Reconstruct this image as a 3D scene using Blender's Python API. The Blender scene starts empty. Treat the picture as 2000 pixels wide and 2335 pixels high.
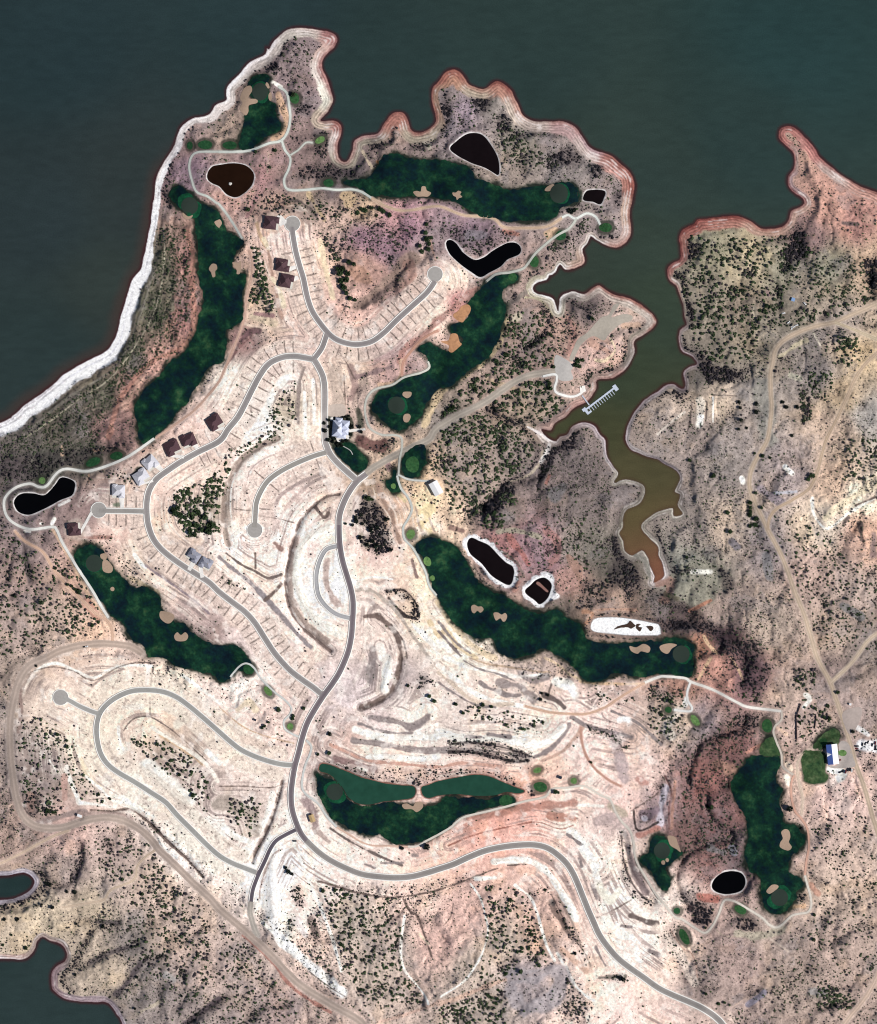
import bpy, math, random
import numpy as np
from mathutils import Vector, geometry

# ------------------------------------------------------------------ scene, camera, light
C = bpy.context.scene
COL = C.collection
S = 0.6                       # metres per survey unit (the plan below is drafted in 2000 x 2335 units)
W_, H_ = 2000.0, 2335.0
def wx(x): return (x - W_/2)*S
def wy(y): return (H_/2 - y)*S

cam_d = bpy.data.cameras.new('camera'); cam = bpy.data.objects.new('camera', cam_d); COL.objects.link(cam)
CAMZ = 6000.0
cam.location = (0, 0, CAMZ); cam.rotation_euler = (0, 0, 0)
cam_d.sensor_fit = 'HORIZONTAL'; cam_d.sensor_width = 36.0
cam_d.lens = 36.0*(CAMZ-10)/(W_*S)
cam_d.clip_start = 10; cam_d.clip_end = 80000
C.camera = cam
C.render.resolution_x = 877; C.render.resolution_y = 1024

SUN_EL, SUN_AZ = 43.0, 108.0          # azimuth clockwise from north: morning sun in the east-south-east
wld = bpy.data.worlds.new('World'); C.world = wld; wld.use_nodes = True
nt = wld.node_tree; nt.nodes.clear()
sky = nt.nodes.new('ShaderNodeTexSky'); sky.sky_type = 'NISHITA'; sky.sun_disc = False
sky.sun_elevation = math.radians(SUN_EL); sky.sun_rotation = math.radians(SUN_AZ); sky.altitude = 3000
bg = nt.nodes.new('ShaderNodeBackground'); bg.inputs[1].default_value = 0.055
wo = nt.nodes.new('ShaderNodeOutputWorld')
nt.links.new(sky.outputs[0], bg.inputs[0]); nt.links.new(bg.outputs[0], wo.inputs[0])
sd = bpy.data.lights.new('sun', 'SUN'); sd.energy = 4.9; sd.angle = math.radians(0.5); sd.color = (1.0, 0.955, 0.90)
so = bpy.data.objects.new('sun', sd); COL.objects.link(so)
az = math.radians(SUN_AZ); el = math.radians(SUN_EL)
sv = Vector((math.sin(az)*math.cos(el), math.cos(az)*math.cos(el), math.sin(el)))
so.rotation_euler = sv.to_track_quat('Z', 'Y').to_euler(); so.location = sv*900
C.view_settings.view_transform = 'Standard'; C.view_settings.look = 'None'
C.view_settings.gamma = 1.0; C.view_settings.exposure = 0.0
C.view_settings.use_curve_mapping = False
C.cycles.filter_width = 1.15

# ------------------------------------------------------------------ helpers
KALB = 1.22     # how bright a sunlit flat surface of albedo 1 renders; used to turn observed tones into albedos
def lin(c):
    c = np.asarray(c, dtype=np.float64)/255.0
    return np.where(c <= 0.04045, c/12.92, ((c+0.055)/1.055)**2.4)
def alb(c): return np.minimum(lin(c)/KALB, 0.86)

def T(s):
    """plan tracing: a two-digit token picks a 500-unit sheet, x,y tokens are its fine coordinates"""
    out = []; ox = oy = 0.0
    for t in s.split():
        if ',' in t:
            a, b = t.split(','); out.append((ox+float(a)/3.55, oy+float(b)/3.55))
        elif t[0] == 'g': ox = oy = None
        else:
            ox = int(t[0])*500.0; oy = 1835.0 if t[1] == '4' else int(t[1])*500.0
    return out

def smooth(pts, closed=False, step=4.0):
    P = np.array(pts, float); n = len(P); out = []
    rng_ = range(n if closed else n-1)
    for i in rng_:
        if closed: p0, p1, p2, p3 = P[(i-1) % n], P[i], P[(i+1) % n], P[(i+2) % n]
        else: p0, p1, p2, p3 = P[max(i-1, 0)], P[i], P[i+1], P[min(i+2, n-1)]
        L = np.hypot(*(p2-p1)); k = max(1, int(L/step))
        for j in range(k):
            t = j/k
            out.append(0.5*((2*p1)+(-p0+p2)*t+(2*p0-5*p1+4*p2-p3)*t*t+(-p0+3*p1-3*p2+p3)*t**3))
    if not closed: out.append(P[-1])
    return np.array(out)

_tab = np.random.RandomState(7).rand(16, 256, 256)
def vn(X, Y, scale, seed=0):
    x = X/scale; y = Y/scale
    xi = np.floor(x).astype(np.int64); yi = np.floor(y).astype(np.int64)
    fx = x-xi; fy = y-yi; fx = fx*fx*(3-2*fx); fy = fy*fy*(3-2*fy)
    t = _tab[seed % 16]; a = xi & 255; b = yi & 255; a1 = (xi+1) & 255; b1 = (yi+1) & 255
    return ((t[a, b]*(1-fx)+t[a1, b]*fx)*(1-fy)+(t[a, b1]*(1-fx)+t[a1, b1]*fx)*fy)*2-1
def fbm(X, Y, scale, seed=0, oct=4, gain=0.5):
    r = 0; a = 1.0; s = 0
    for i in range(oct):
        r = r+a*vn(X+31.7*i+seed*17.3, Y-19.1*i+seed*5.1, scale/(2.03**i), seed+i); s += a; a *= gain
    return r/s

# survey grid
STEP = 1.75
X0, X1, Y0, Y1 = -84.0, 2086.0, -30.0, 2420.0
gx = np.arange(X0, X1, STEP); gy = np.arange(Y0, Y1, STEP)
NX, NY = len(gx), len(gy)
GX, GY = np.meshgrid(gx, gy)            # [iy, ix]

def seg_dist(P, xs, ys, R, closed=False):
    """distance to a polyline on a window of a regular grid; returns (slices, D)"""
    P = np.asarray(P, float); st = xs[1]-xs[0]
    if closed: P = np.vstack([P, P[:1]])
    def ix(v): return int(np.clip((v-xs[0])/st, 0, len(xs)-1))
    def iy(v): return int(np.clip((v-ys[0])/st, 0, len(ys)-1))
    a0, a1 = ix(P[:, 0].min()-R), ix(P[:, 0].max()+R)+1
    b0, b1 = iy(P[:, 1].min()-R), iy(P[:, 1].max()+R)+1
    D = np.full((b1-b0, a1-a0), 1e9)
    for i in range(len(P)-1):
        p, q = P[i], P[i+1]
        c0, c1 = ix(min(p[0], q[0])-R), ix(max(p[0], q[0])+R)+1
        d0, d1 = iy(min(p[1], q[1])-R), iy(max(p[1], q[1])+R)+1
        x = xs[c0:c1][None, :]; y = ys[d0:d1][:, None]
        v = q-p; L = max(v@v, 1e-9)
        t = np.clip(((x-p[0])*v[0]+(y-p[1])*v[1])/L, 0, 1)
        d = np.hypot(x-p[0]-t*v[0], y-p[1]-t*v[1])
        w = D[d0-b0:d1-b0, c0-a0:c1-a0]; np.minimum(w, d, out=w)
    return (slice(b0, b1), slice(a0, a1)), D

def fill(P, xs, ys):
    P = np.asarray(P, float); M = np.zeros((len(ys), len(xs)), bool)
    Q = np.roll(P, -1, 0)
    for j, y in enumerate(ys):
        c = (P[:, 1] > y) != (Q[:, 1] > y)
        if not c.any(): continue
        xc = np.sort(P[c, 0]+(y-P[c, 1])*(Q[c, 0]-P[c, 0])/(Q[c, 1]-P[c, 1]))
        M[j] = (np.searchsorted(xc, xs) % 2) == 1
    return M
def sdist(P, R):
    """signed distance (positive inside) of a closed outline on a window of the survey grid"""
    sl, D = seg_dist(P, gx, gy, R, True)
    M = fill(P, gx[sl[1]], gy[sl[0]])
    return sl, np.where(M, D, -D)
def sstep(a, b, v):
    t = np.clip((v-a)/(b-a), 0, 1); return t*t*(3-2*t)

# ------------------------------------------------------------------ plan: shoreline
SHORE = ([(-900, 1500), (-200, 1040)] + T("""01 0,1640 100,1585 200,1495 330,1405 420,1335 500,1260 620,1185 750,1115 850,1065 910,990 950,885 972,785
 1002,690 1032,590 1062,490 1132,400 1162,280 1192,130 1220,0 00 1215,1775 1240,1600 1248,1500 1272,1400 1332,1290 1402,1180 1432,1080 1482,1000 1560,948 1680,922 1720,880 1732,850 1775,825
 10 50,800 60,700 150,600 240,500 370,430 380,380 400,390 450,310 560,228 700,218 860,240 940,270 960,320 930,380 850,460 835,530 870,620 910,740 920,820 880,900 820,970 930,970 990,1010 990,1080
 960,1180 970,1270 1030,1300 1070,1220 1090,1130 1170,1090 1280,1070 1330,990 1400,910 1480,900 1530,960 1560,1050 1650,1060 1740,1000 1750,930 1720,830 1720,720 1775,650
 20 50,580 130,550 200,600 250,670 360,712 440,662 500,650 580,710 630,800 690,920 770,970 900,975 1020,975 1110,1020 1180,1110 1250,1200 1400,1250 1480,1320 1560,1390 1590,1480 1580,1590 1555,1700 1560,1775
 21 1565,100 1530,180 1450,230 1370,215 1270,160 1234,135 1212,190 1170,240 1185,300 1170,370 1050,410 1012,395 985,368 952,425 925,445 900,452 880,492 800,510 765,560 800,598 880,612 940,650 970,740 980,640 1020,595
 1100,580 1180,600 1250,550 1310,530 1420,600 1560,640 1690,720 1770,810 1740,880 1660,940 1590,990 1595,1070 1550,1170 1500,1230 1400,1290 1290,1300 1280,1370 1210,1470 1110,1520 1040,1590 950,1650 910,1710
 840,1700 870,1750 22 900,0 955,15 21 980,1755 1040,1740 1090,1670 1190,1640 1270,1670 1310,1740 22 1355,10 1370,130 1420,220 1460,280 1430,352 1520,325 1640,360 1680,420 1640,520 1530,580 1500,640 1495,720 1470,770
 1500,830 1510,900 1570,945 1650,905 1700,960 1720,1040 1755,1120 1745,1165 32 10,1150 50,1110 40,1030 10,950 22 1775,880 1720,820 1650,745 1645,695 1700,640 1760,600 32 60,572 130,560 135,625 200,610 165,540 180,450
 140,430 180,330 160,270 100,230 30,190 22 1775,170 1700,150 1620,120 1560,90 1520,30 21 1515,1750 1540,1650 1600,1540 1680,1450 31 0,1390 70,1340 130,1330 200,1370 222,1340 210,1240 260,1190 320,1170 280,1110 200,1070
 170,990 180,890 235,850 215,790 210,700 175,600 150,540 90,490 80,400 120,350 185,310 180,220 175,140 210,70 300,30 30 320,1772 450,1757 620,1740 720,1765 31 760,12 830,60 920,72 1010,50 1060,0
 30 1080,1700 1150,1670 1188,1640 1170,1600 1110,1560 1060,1500 1060,1420 1100,1360 1110,1280 1090,1220 1030,1170 980,1110 990,1040 1050,1012 1120,1030 1190,1090 1270,1180 1320,1260 1420,1350 1530,1430 1650,1500 1775,1550""")
 + [(2100, 480), (2600, 600), (4000, 700), (4000, 4000), (-4000, 4000), (-4000, 2600), (-900, 2100)])
COVES = [[(-900, 1960), (-200, 2010)]+T("04 0,585 120,565 200,560 260,600 270,645 230,700 150,745 0,775")+[(-200, 2070), (-900, 2080)],
         [(-900, 2150), (-200, 2190)]+T("04 0,1255 150,1262 220,1245 270,1190 300,1110 340,1075 400,1110 490,1140 530,1200 520,1270 450,1310 410,1370 410,1470 430,1520 520,1580 620,1600 750,1605 850,1610 900,1650 940,1710 980,1775")+[(300, 2420), (340, 2700), (-900, 2700)]]
shore_s = smooth(SHORE, True, 5); coves_s = [smooth(c, True, 5) for c in COVES]
CS = 5.0                                     # coarse distance grid
cgx = np.arange(-100, 2105, CS); cgy = np.arange(-50, 2440, CS)
def coarse_sd(P):
    sl, D = seg_dist(P, cgx, cgy, 420, True)
    full = np.full((len(cgy), len(cgx)), 420.0); full[sl] = np.minimum(D, 420)
    return np.where(fill(P, cgx, cgy), full, -full)
SDc = coarse_sd(shore_s)
for c in coves_s: SDc = np.minimum(SDc, -coarse_sd(c))
def bil(A, xs, ys, x, y):
    st = xs[1]-xs[0]
    u = np.clip((x-xs[0])/st, 0, len(xs)-1.001); v = np.clip((y-ys[0])/st, 0, len(ys)-1.001)
    i = u.astype(int); j = v.astype(int); fu = u-i; fv = v-j
    if A.ndim == 3: fu = fu[..., None]; fv = fv[..., None]
    return (A[j, i]*(1-fu)+A[j, i+1]*fu)*(1-fv)+(A[j+1, i]*(1-fu)+A[j+1, i+1]*fu)*fv
SD = bil(SDc, cgx, cgy, GX, GY)
# crisper shoreline: redo distances near the water's edge on the fine grid
for P, sg in [(shore_s, 1)]+[(c, -1) for c in coves_s]:
    sl, D = seg_dist(P, gx, gy, 14, True)
    M = fill(P, gx[sl[1]], gy[sl[0]]); d = np.where(M, D, -D)*sg
    w = SD[sl]; near = np.abs(d) < 13; w[near] = np.where(np.abs(d[near]) < 13, d[near], w[near])
SD = SD + 1.6*fbm(GX, GY, 16, 3, 3)*np.exp(-(SD/30)**2)
# ------------------------------------------------------------------ plan: roads, paths, lawns, ponds
ROADS = [ # name-kind, half width, centreline, tone, wear tone
 ('spine', 7.2, T("11 765,1135 805,1200 840,1280 852,1380 852,1500 852,1620 855,1775 12 868,60 900,130 960,200 1030,265 1105,330"), (176,171,168), (160,154,152)),
 ('spine', 7.2, T("12 968,700 970,800 980,900 1000,1000 1030,1100 1060,1200 1080,1300 1082,1400 1076,1500 1068,1600 1040,1730 13 980,100 920,200 840,310 770,420 710,530 670,650 640,770 610,880 590,1000 580,1120 590,1230 620,1330 660,1420 705,1480"), (150,141,143), (118,108,114)),
 ('spine', 7.4, T("13 705,1480 800,1570 900,1640 1020,1700 1150,1750 14 1280,580 1430,590 1560,580 1680,550 24 0,520 120,480 250,420 380,370 520,340 660,325 780,325 880,350 970,410 1040,480 1090,560 1130,650 1170,750 1210,850 1250,940 1300,1050 1370,1150 1450,1240 1550,1320 1650,1390 34 0,1480 120,1540 240,1590 350,1640 430,1690 490,1740 520,1775")+[(1656, 2350), (1668, 2400)], (166,161,157), (146,141,138)),
 ('side', 6.8, T("11 590,60 595,130 618,260 650,380 680,480 700,580 720,660 750,740 800,820 880,920 945,972 1030,1003 1120,1013 1230,990 1330,920 1440,812 1560,702 1680,592 1745,500"), (168,162,160), (146,140,140)),
 ('side', 6.6, T("11 870,925 830,1040 765,1130"), (168,162,160), (150,144,143)),
 ('side', 7.2, T("11 765,1135 690,1120 600,1108 500,1120 400,1170 330,1260 270,1370 210,1490 150,1600 70,1700 02 1775,20 1600,110 1460,190 1370,250 1270,325 1212,410 1190,500 1188,600 1200,700 1235,800 1292,880 1370,950 1470,1022 1580,1092 1690,1162 12 0,1242 100,1320 210,1405 290,1495 370,1620 450,1740 13 560,90 660,170 760,240 830,298"), (170,165,162), (150,145,144)),
 ('side', 6.2, T("12 862,112 760,142 620,200 500,262 400,335 340,420 300,520 290,640 286,720"), (164,160,154), (160,156,150)),
 ('side', 5.6, T("12 960,868 870,895 820,970 790,1070 785,1160 800,1260 840,1330 900,1390 970,1430 1070,1455"), (170,168,168), (184,184,186)),
 ('side', 6.2, T("02 800,580 900,585 1050,586 1185,590"), (166,162,158), (158,154,150)),
 ('side', 5.8, T("03 510,325 560,345 640,390 730,430 790,450"), (174,172,168), (170,168,164)),
 ('side', 6.4, T("13 600,868 500,860 380,830 270,790 170,740 80,670 03 1770,595 1650,490 1530,390 1430,320 1320,275 1190,260 1060,270 940,320 850,390 800,465 780,560 785,660 812,770 870,860 960,930 1080,1000 1220,1090 1340,1170 1430,1270 1550,1390 1680,1520 13 0,1602 100,1660 200,1700 300,1740"), (170,169,165), (164,163,159)),
 ('side', 5.4, T("13 625,1388 540,1430 460,1480 410,1550 370,1640 14 325,545 290,630 268,700 256,785"), (120,112,120), (100,92,102)),
 ('spine', 7.2, T("12 1190,285 1110,350 1040,450 990,560 970,640 968,704"), (164,157,155), (146,138,139)),
]
CULS = [(666.5, 510, 17.8), (992, 625, 17.6), (580.5, 1208.7, 17.8), (225, 1163, 18), (138, 1590, 18)]
GRAVEL = [
 (6.6, T("12 1180,290 1250,235 1300,205 1420,138 1560,72 1700,5 21 -20,1700 150,1592 300,1520 420,1450 530,1372 640,1302 760,1257 950,1235"), (182,172,160)),
 (7.2, T("02 380,1775 480,1722 620,1682 780,1660 900,1662 1050,1682 1150,1740"), (196,176,162)),
 (7.6, T("02 380,1775 03 250,60 170,160 120,300 88,450 76,600 82,780 100,950 130,1130 180,1270 260,1350 380,1380 520,1370 680,1320 850,1292 1000,1320 1130,1390 1230,1480 1290,1560 1400,1660 04 1550,622 1700,762 14 0,850 120,950 270,1080 400,1200 560,1370 700,1490 900,1610 1100,1720 1190,1800"), (192,174,162)),
 (5.6, T("14 256,785 250,870 270,960 310,1060"), (190,182,172)),
 (4.4, T("31 1800,670 1600,760 1430,835 1300,860 1150,910 1020,980 950,1060 930,1160 912,1250 915,1400 920,1550 890,1775 32 820,130 760,250 742,380 780,500 840,630 890,740 950,850 1010,970 1060,1100 1110,1250 1180,1420 1230,1580 1290,1775 33 1380,170 1440,330 1500,500 1560,700 1600,850 1680,1080 1740,1300 1800,1480"), (205,184,162)),
 (3.0, T("31 1430,835 1600,900 1800,985"), (210,192,165)),
 (3.0, T("31 1800,1060 1680,1170 1600,1280 1540,1420 1450,1620 1370,1775 32 1330,130 1300,250 1230,400 1100,490 960,570 900,650 890,740"), (200,176,152)),
 (4.6, T("34 1800,1340 1720,1500 1640,1620 1540,1740 1460,1850"), (215,190,172)),
 (3.6, T("33 1400,200 1560,50 32 1640,1720 1700,1640 1800,1560"), (212,192,170)),
 (2.6, T("02 120,750 200,830 350,920 450,1080 600,1240 760,1400 890,1500 912,1640"), (220,184,160)),
 (2.4, T("04 0,480 200,380 400,270 560,205"), (214,190,168)),
 (2.2, T("04 500,835 700,800 840,770 900,690 1080,610 1110,500 1170,430 1260,365"), (212,190,168)),
 (2.6, T("11 1775,900 1660,960 1560,1060 1490,1160 1480,1260"), (208,160,140)),
 (2.2, T("11 240,250 265,330 260,470 220,620 210,760 180,880 130,1010 70,1150 5,1300 01 1680,1430 1580,1540 1450,1640 1260,1775"), (212,176,158)),
 (2.4, T("10 1230,1600 1330,1660 1450,1700 1560,1700 1775,1672 20 200,1742 430,1760 21 530,62 700,70 870,60 960,15 20 1000,1762"), (214,186,160)),
 (2.4, T("23 1775,160 1670,202 1500,300 1350,400 1200,452 1050,452 900,440 700,390"), (222,184,160)),
 (2.2, T("23 1150,560 1160,680 1200,800 1270,900 1380,990 1480,1040"), (206,160,142)),
 (2.2, T("33 1160,1270 1170,1130 1140,1000 1130,850 1200,760 1300,740"), (222,200,180)),
]
PATHS = [
 (2.4, T("10 0,1228 00 1740,1226 1600,1230 1548,1268 1530,1350 1550,1450 1590,1550 1680,1590 1750,1640 10 0,1655 90,1775 11 185,155"), (200,205,198)),
 (2.6, T("10 0,1228 130,1228 260,1215 400,1160 500,1135 555,1060 575,950 565,850 545,750 480,700"), (214,220,212)),
 (2.5, T("10 505,1135 530,1210 575,1280 560,1370 525,1450 540,1520 600,1540 720,1533 830,1523 950,1535 1070,1530 1150,1550 1230,1600"), (214,220,212)),
 (2.0, T("10 575,1252 640,1210 700,1152 755,1152"), (210,214,204)),
 (2.4, T("20 1000,1760 1050,1740 1110,1767 1200,1725 1265,1745 1290,1775 21 1310,40"), (232,236,230)),
 (2.6, T("20 1120,1768 21 1060,70 960,130 880,190 790,270 730,350 680,400 570,430 470,442 390,500"), (200,202,192)),
 (2.2, T("11 1690,1150 1700,1200 1640,1240 1500,1280 1400,1340 1280,1370 1210,1420 1180,1510 1190,1620 1230,1700 1320,1745 1430,1748 1475,1775 12 1478,80 1460,170 1452,285"), (206,206,196)),
 (2.4, T("12 1440,300 1470,400 1530,480 1560,570 1530,650 1490,720 1500,810 1570,890 1620,980 1670,1080 1700,1190 1760,1270"), (208,212,206)),
 (2.0, T("12 1445,290 1540,332 1700,345"), (214,216,210)),
 (2.0, T("13 90,155 160,72 220,45 280,80 340,170 440,270 540,350 585,410 570,460 525,510 530,570 580,610 650,642"), (216,218,214)),
 (2.3, T("13 705,668 745,715 735,780 700,860 678,950 670,1040 700,1100 800,1180 870,1280 950,1370"), (214,216,212)),
 (1.5, T("13 950,1370 1050,1430 1150,1490 1250,1520 1400,1522 1530,1528"), (225,190,170)),
 (2.3, T("13 1530,1528 1600,1525 1680,1480 1775,1430 23 100,1370 200,1292 400,1240 560,1200 700,1160 860,1125 920,1062 1050,1050 1160,1035 1230,1060 1310,1110 1390,1150 1430,1240 1480,1320 1550,1400 1580,1500 1590,1600 1620,1680 24 1680,590 1760,725 34 60,810 140,910 200,930 290,990 380,1035 440,980 490,890 530,790 570,770 640,790 740,850 850,920 900,970 960,995 1010,970 1080,900 1150,880 1210,870 1240,820 1235,740 1210,650 1190,570"), (226,218,206)),
 (2.2, T("34 1190,570 1200,450 1220,330 1210,200 1160,110 33 1110,1240 1080,1120 1080,1010 1100,950"), (222,176,156)),
 (2.2, T("33 1095,945 1010,880 1000,780 960,680 935,600 950,550 1000,500 1000,430"), (206,196,184)),
 (2.8, T("33 1000,432 740,400 640,360 450,260 270,195 220,165 60,150 0,158 23 1670,200"), (238,234,226)),
 (2.4, T("33 265,200 240,270 240,340 275,400 265,430 200,430 130,420"), (240,240,236)),
 (2.4, T("21 845,1270 945,1255 958,1300 940,1370 970,1410 1080,1435 1150,1410 1180,1375"), (246,246,242)),
 (2.9, T("02 1250,0 1050,140 870,220 700,265 540,245 460,280 380,380 320,392 240,365 140,390 60,450 30,520 50,620 120,690 250,735 420,715 460,740 500,830 570,950 650,1080 750,1230 830,1370 880,1450"), (228,228,222)),
]
LOTS = [ # gravel or paved plazas
 (T("21 940,1120 970,1100 1085,1175 1075,1230 1090,1290 1030,1310 970,1290 940,1200"), (190,186,182)),
 (T("21 1060,1130 1090,1050 1130,970 1210,910 1310,800 1380,770 1420,690 1465,690 1400,790 1500,765 1570,780 1560,820 1470,850 1380,930 1340,980 1250,945 1160,1010 1120,1080 1085,1150"), (180,172,160)),
 (T("33 1470,690 1540,690 1580,800 1590,880 1440,895 1380,880 1380,865 1460,860"), (188,178,172)),
 (T("33 1510,430 1640,400 1640,500 1560,620 1500,510"), (186,172,165)),
 (T("11 885,1510 1008,1500 1012,1590 885,1590"), (206, 190, 178)),
]
POND_ = {
 'brown': T("00 1775,1335 1720,1350 1682,1400 1682,1450 1720,1482 1775,1505 10 60,1570 130,1592 200,1560 260,1500 280,1430 260,1380 200,1337 100,1322"),
 'dark1': T("20 95,1200 150,1140 230,1085 320,1080 380,1115 440,1200 480,1290 490,1380 480,1415 440,1390 370,1350 260,1310 150,1250"),
 'dark2': T("20 1190,1560 1230,1540 1345,1545 1340,1600 1310,1650 1250,1630 1175,1615"),
 'black3': T("21 60,190 90,165 140,190 200,270 290,328 370,308 450,250 560,195 630,195 665,235 650,280 560,320 500,380 420,420 340,465 260,420 170,350 90,270"),
 'black4': T("02 115,520 140,470 190,445 270,445 350,460 400,430 450,370 490,320 540,320 600,350 605,400 580,460 490,495 420,535 330,580 230,615 150,590"),
 'dark5': T("22 235,850 265,805 330,830 400,860 470,930 540,1000 600,1040 610,1100 580,1180 510,1160 420,1100 350,1010 260,930"),
 'dark6': T("22 700,1240 750,1180 800,1140 860,1130 910,1180 900,1240 880,1290 820,1340 780,1310"),
 'black7': T("34 440,670 460,610 530,555 610,540 680,560 710,610 700,670 650,710 560,725 480,710"),
 'green8': T("13 810,890 830,860 900,870 1000,910 1150,970 1300,1010 1450,1030 1565,1040 1588,1080 1560,1130 1450,1150 1330,1160 1220,1185 1120,1175 1050,1130 1010,1060 960,1000 890,940 820,920"),
 'green9': T("13 1640,1050 1700,1030 23 0,1000 150,970 280,950 400,960 520,1010 650,1060 690,1080 640,1095 550,1085 450,1110 300,1115 120,1100 0,1110 13 1700,1132 1650,1110"),
}
POND_TONE = {'brown': (34,20,12), 'dark': (22,16,18), 'black': (6,6,8), 'green': (38,76,62)}
SALT = T("22 1240,1500 1290,1455 1500,1455 1775,1505 32 15,1525 22,1580 0,1590 22 1720,1590 1550,1590 1380,1575 1250,1555")
FAIR = {
 'north': T("10 250,640 320,600 400,620 395,700 405,800 460,850 465,960 500,1000 480,1060 400,1100 300,1180 250,1215 165,1200 170,1120 200,1000 230,880 300,820 235,740"),
 'west': T("00 1375,1560 1440,1510 1530,1560 1600,1620 1700,1660 1765,1710 10 20,1775 11 60,80 110,110 190,180 160,230 120,310 105,380 180,430 215,450 195,600 190,780 150,850 60,900 60,1000 30,1150 01 1775,1160 1700,1200 1640,1280 1560,1400 1520,1480 1440,1560 1390,1640 1290,1740 02 1240,10 1190,50 1140,30 01 1130,1775 1110,1620 1090,1510 1180,1370 1290,1270 1370,1150 1480,1080 1530,1000 1590,900 1600,800 1640,720 1640,600 1600,450 1600,200 1575,80 00 1560,1740 1480,1700 1400,1640"),
 'northeast': T("10 1340,1260 1440,1240 1560,1290 1775,1290 20 120,1320 220,1340 280,1400 310,1450 420,1480 540,1530 640,1530 760,1500 880,1500 1000,1480 1090,1490 1140,1560 1130,1620 1060,1660 980,1680 960,1740 900,1775 21 850,8 700,18 560,15 20 430,1765 300,1740 230,1690 150,1640 60,1620 10 1740,1600 1600,1590 1450,1600 1330,1590 1230,1590 1150,1530 1040,1500 1000,1460 1100,1450 1220,1430 1290,1330"),
 'middle': T("21 590,430 640,440 640,490 540,550 510,620 540,700 540,800 500,920 460,1020 400,1120 310,1180 200,1270 120,1340 0,1370 11 1700,1470 1620,1600 1500,1700 1400,1690 1300,1620 1240,1540 1250,1450 1300,1380 1400,1360 1490,1290 1640,1250 1700,1200 1680,1110 1610,1050 1700,1000 1775,1040 21 70,1080 160,1040 190,960 100,910 100,850 190,835 260,760 250,670 330,580 410,490 500,450"),
 'practice': T("12 1480,160 1560,70 1660,50 1680,180 1640,250 1600,320 1500,300 1480,220"),
 'clubhouse lawn': T("12 930,80 1050,30 1150,120 1200,180 1180,250 1110,270 1000,180"),
 'range tee': T("12 1400,250 1440,260 1430,340 1470,420 1410,440 1360,400 1350,340 1395,320"),
 'southeast': T("12 1620,830 1700,800 1775,810 22 100,850 170,910 250,1030 320,1150 420,1220 520,1270 640,1340 740,1390 850,1410 960,1390 1030,1450 1150,1500 1180,1600 1230,1640 1400,1660 1600,1645 1775,1640 32 80,1610 200,1620 290,1680 280,1775 33 285,60 260,150 130,140 0,130 23 1600,150 1450,130 1300,190 1190,190 1100,80 1000,10 22 950,1750 860,1700 740,1760 600,1775 480,1720 430,1620 350,1620 280,1600 160,1520 80,1440 0,1290 12 1740,1220 1690,1080 1640,960 1580,880"),
 'southwest': T("02 600,950 650,880 760,860 830,900 850,950 930,1050 1000,1130 1080,1200 1200,1210 1290,1280 1310,1380 1400,1480 1500,1500 1580,1600 1775,1680 12 100,1670 200,1720 230,1775 13 270,80 230,130 150,100 60,180 0,180 03 1700,140 1500,80 1400,50 1330,0 02 1200,1775 1160,1680 1050,1610 1000,1500 900,1430 850,1350 780,1280 700,1150 640,1050"),
 'south': T("13 780,930 830,950 900,980 980,1040 1040,1130 1100,1180 1220,1200 1380,1170 1500,1190 1640,1200 1775,1180 23 50,1120 200,1130 380,1140 500,1110 600,1130 610,1180 500,1200 380,1230 200,1280 100,1350 0,1420 13 1650,1480 1500,1510 1400,1490 1300,1420 1250,1440 1100,1400 1000,1350 900,1290 850,1200 800,1100 790,1000"),
 'east': T("33 720,810 800,790 880,810 960,790 1000,830 960,920 960,1000 1010,1070 980,1160 1010,1260 1020,1330 1100,1350 1160,1400 1200,1460 1150,1550 1080,1600 1060,1700 34 1060,550 1150,580 1190,650 1130,700 1110,780 1050,860 960,890 880,860 850,800 840,720 830,600 750,530 710,440 720,340 730,230 710,90 640,0 33 600,1080 590,1020 640,930 700,860"),
 'short': T("34 0,250 60,260 110,340 200,390 100,470 60,520 100,600 80,690 20,670 24 1740,560 1640,470 1640,430 1700,380 1730,280 1775,240"),
 'strip': T("33 870,660 930,640 985,740 990,790 880,790 820,760"),
 'lodge': T("33 1260,725 1320,640 1400,575 1470,590 1470,650 1440,700 1370,690 1310,745"),
}
FIELD = T("33 1180,760 1250,752 1350,780 1355,930 1382,950 1350,1010 1200,1010 1180,950 1160,830")
PG = [ # putting greens: centre, radii, collar offset
 ('00 1535,1665', 19.5, 19.5), ('10 330,740', 18.5, 20), ('20 975,1565', 20.5, 22), ('11 1435,1505', 19.5, 19.5),
 ('02 762,1010', 19, 19.5), ('13 935,1085', 19, 19), ('32 190,1745', 19.5, 19.5), ('34 985,750', 19.5, 19.5), ('24 1808,370', 18.5, 18.5)]
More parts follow.
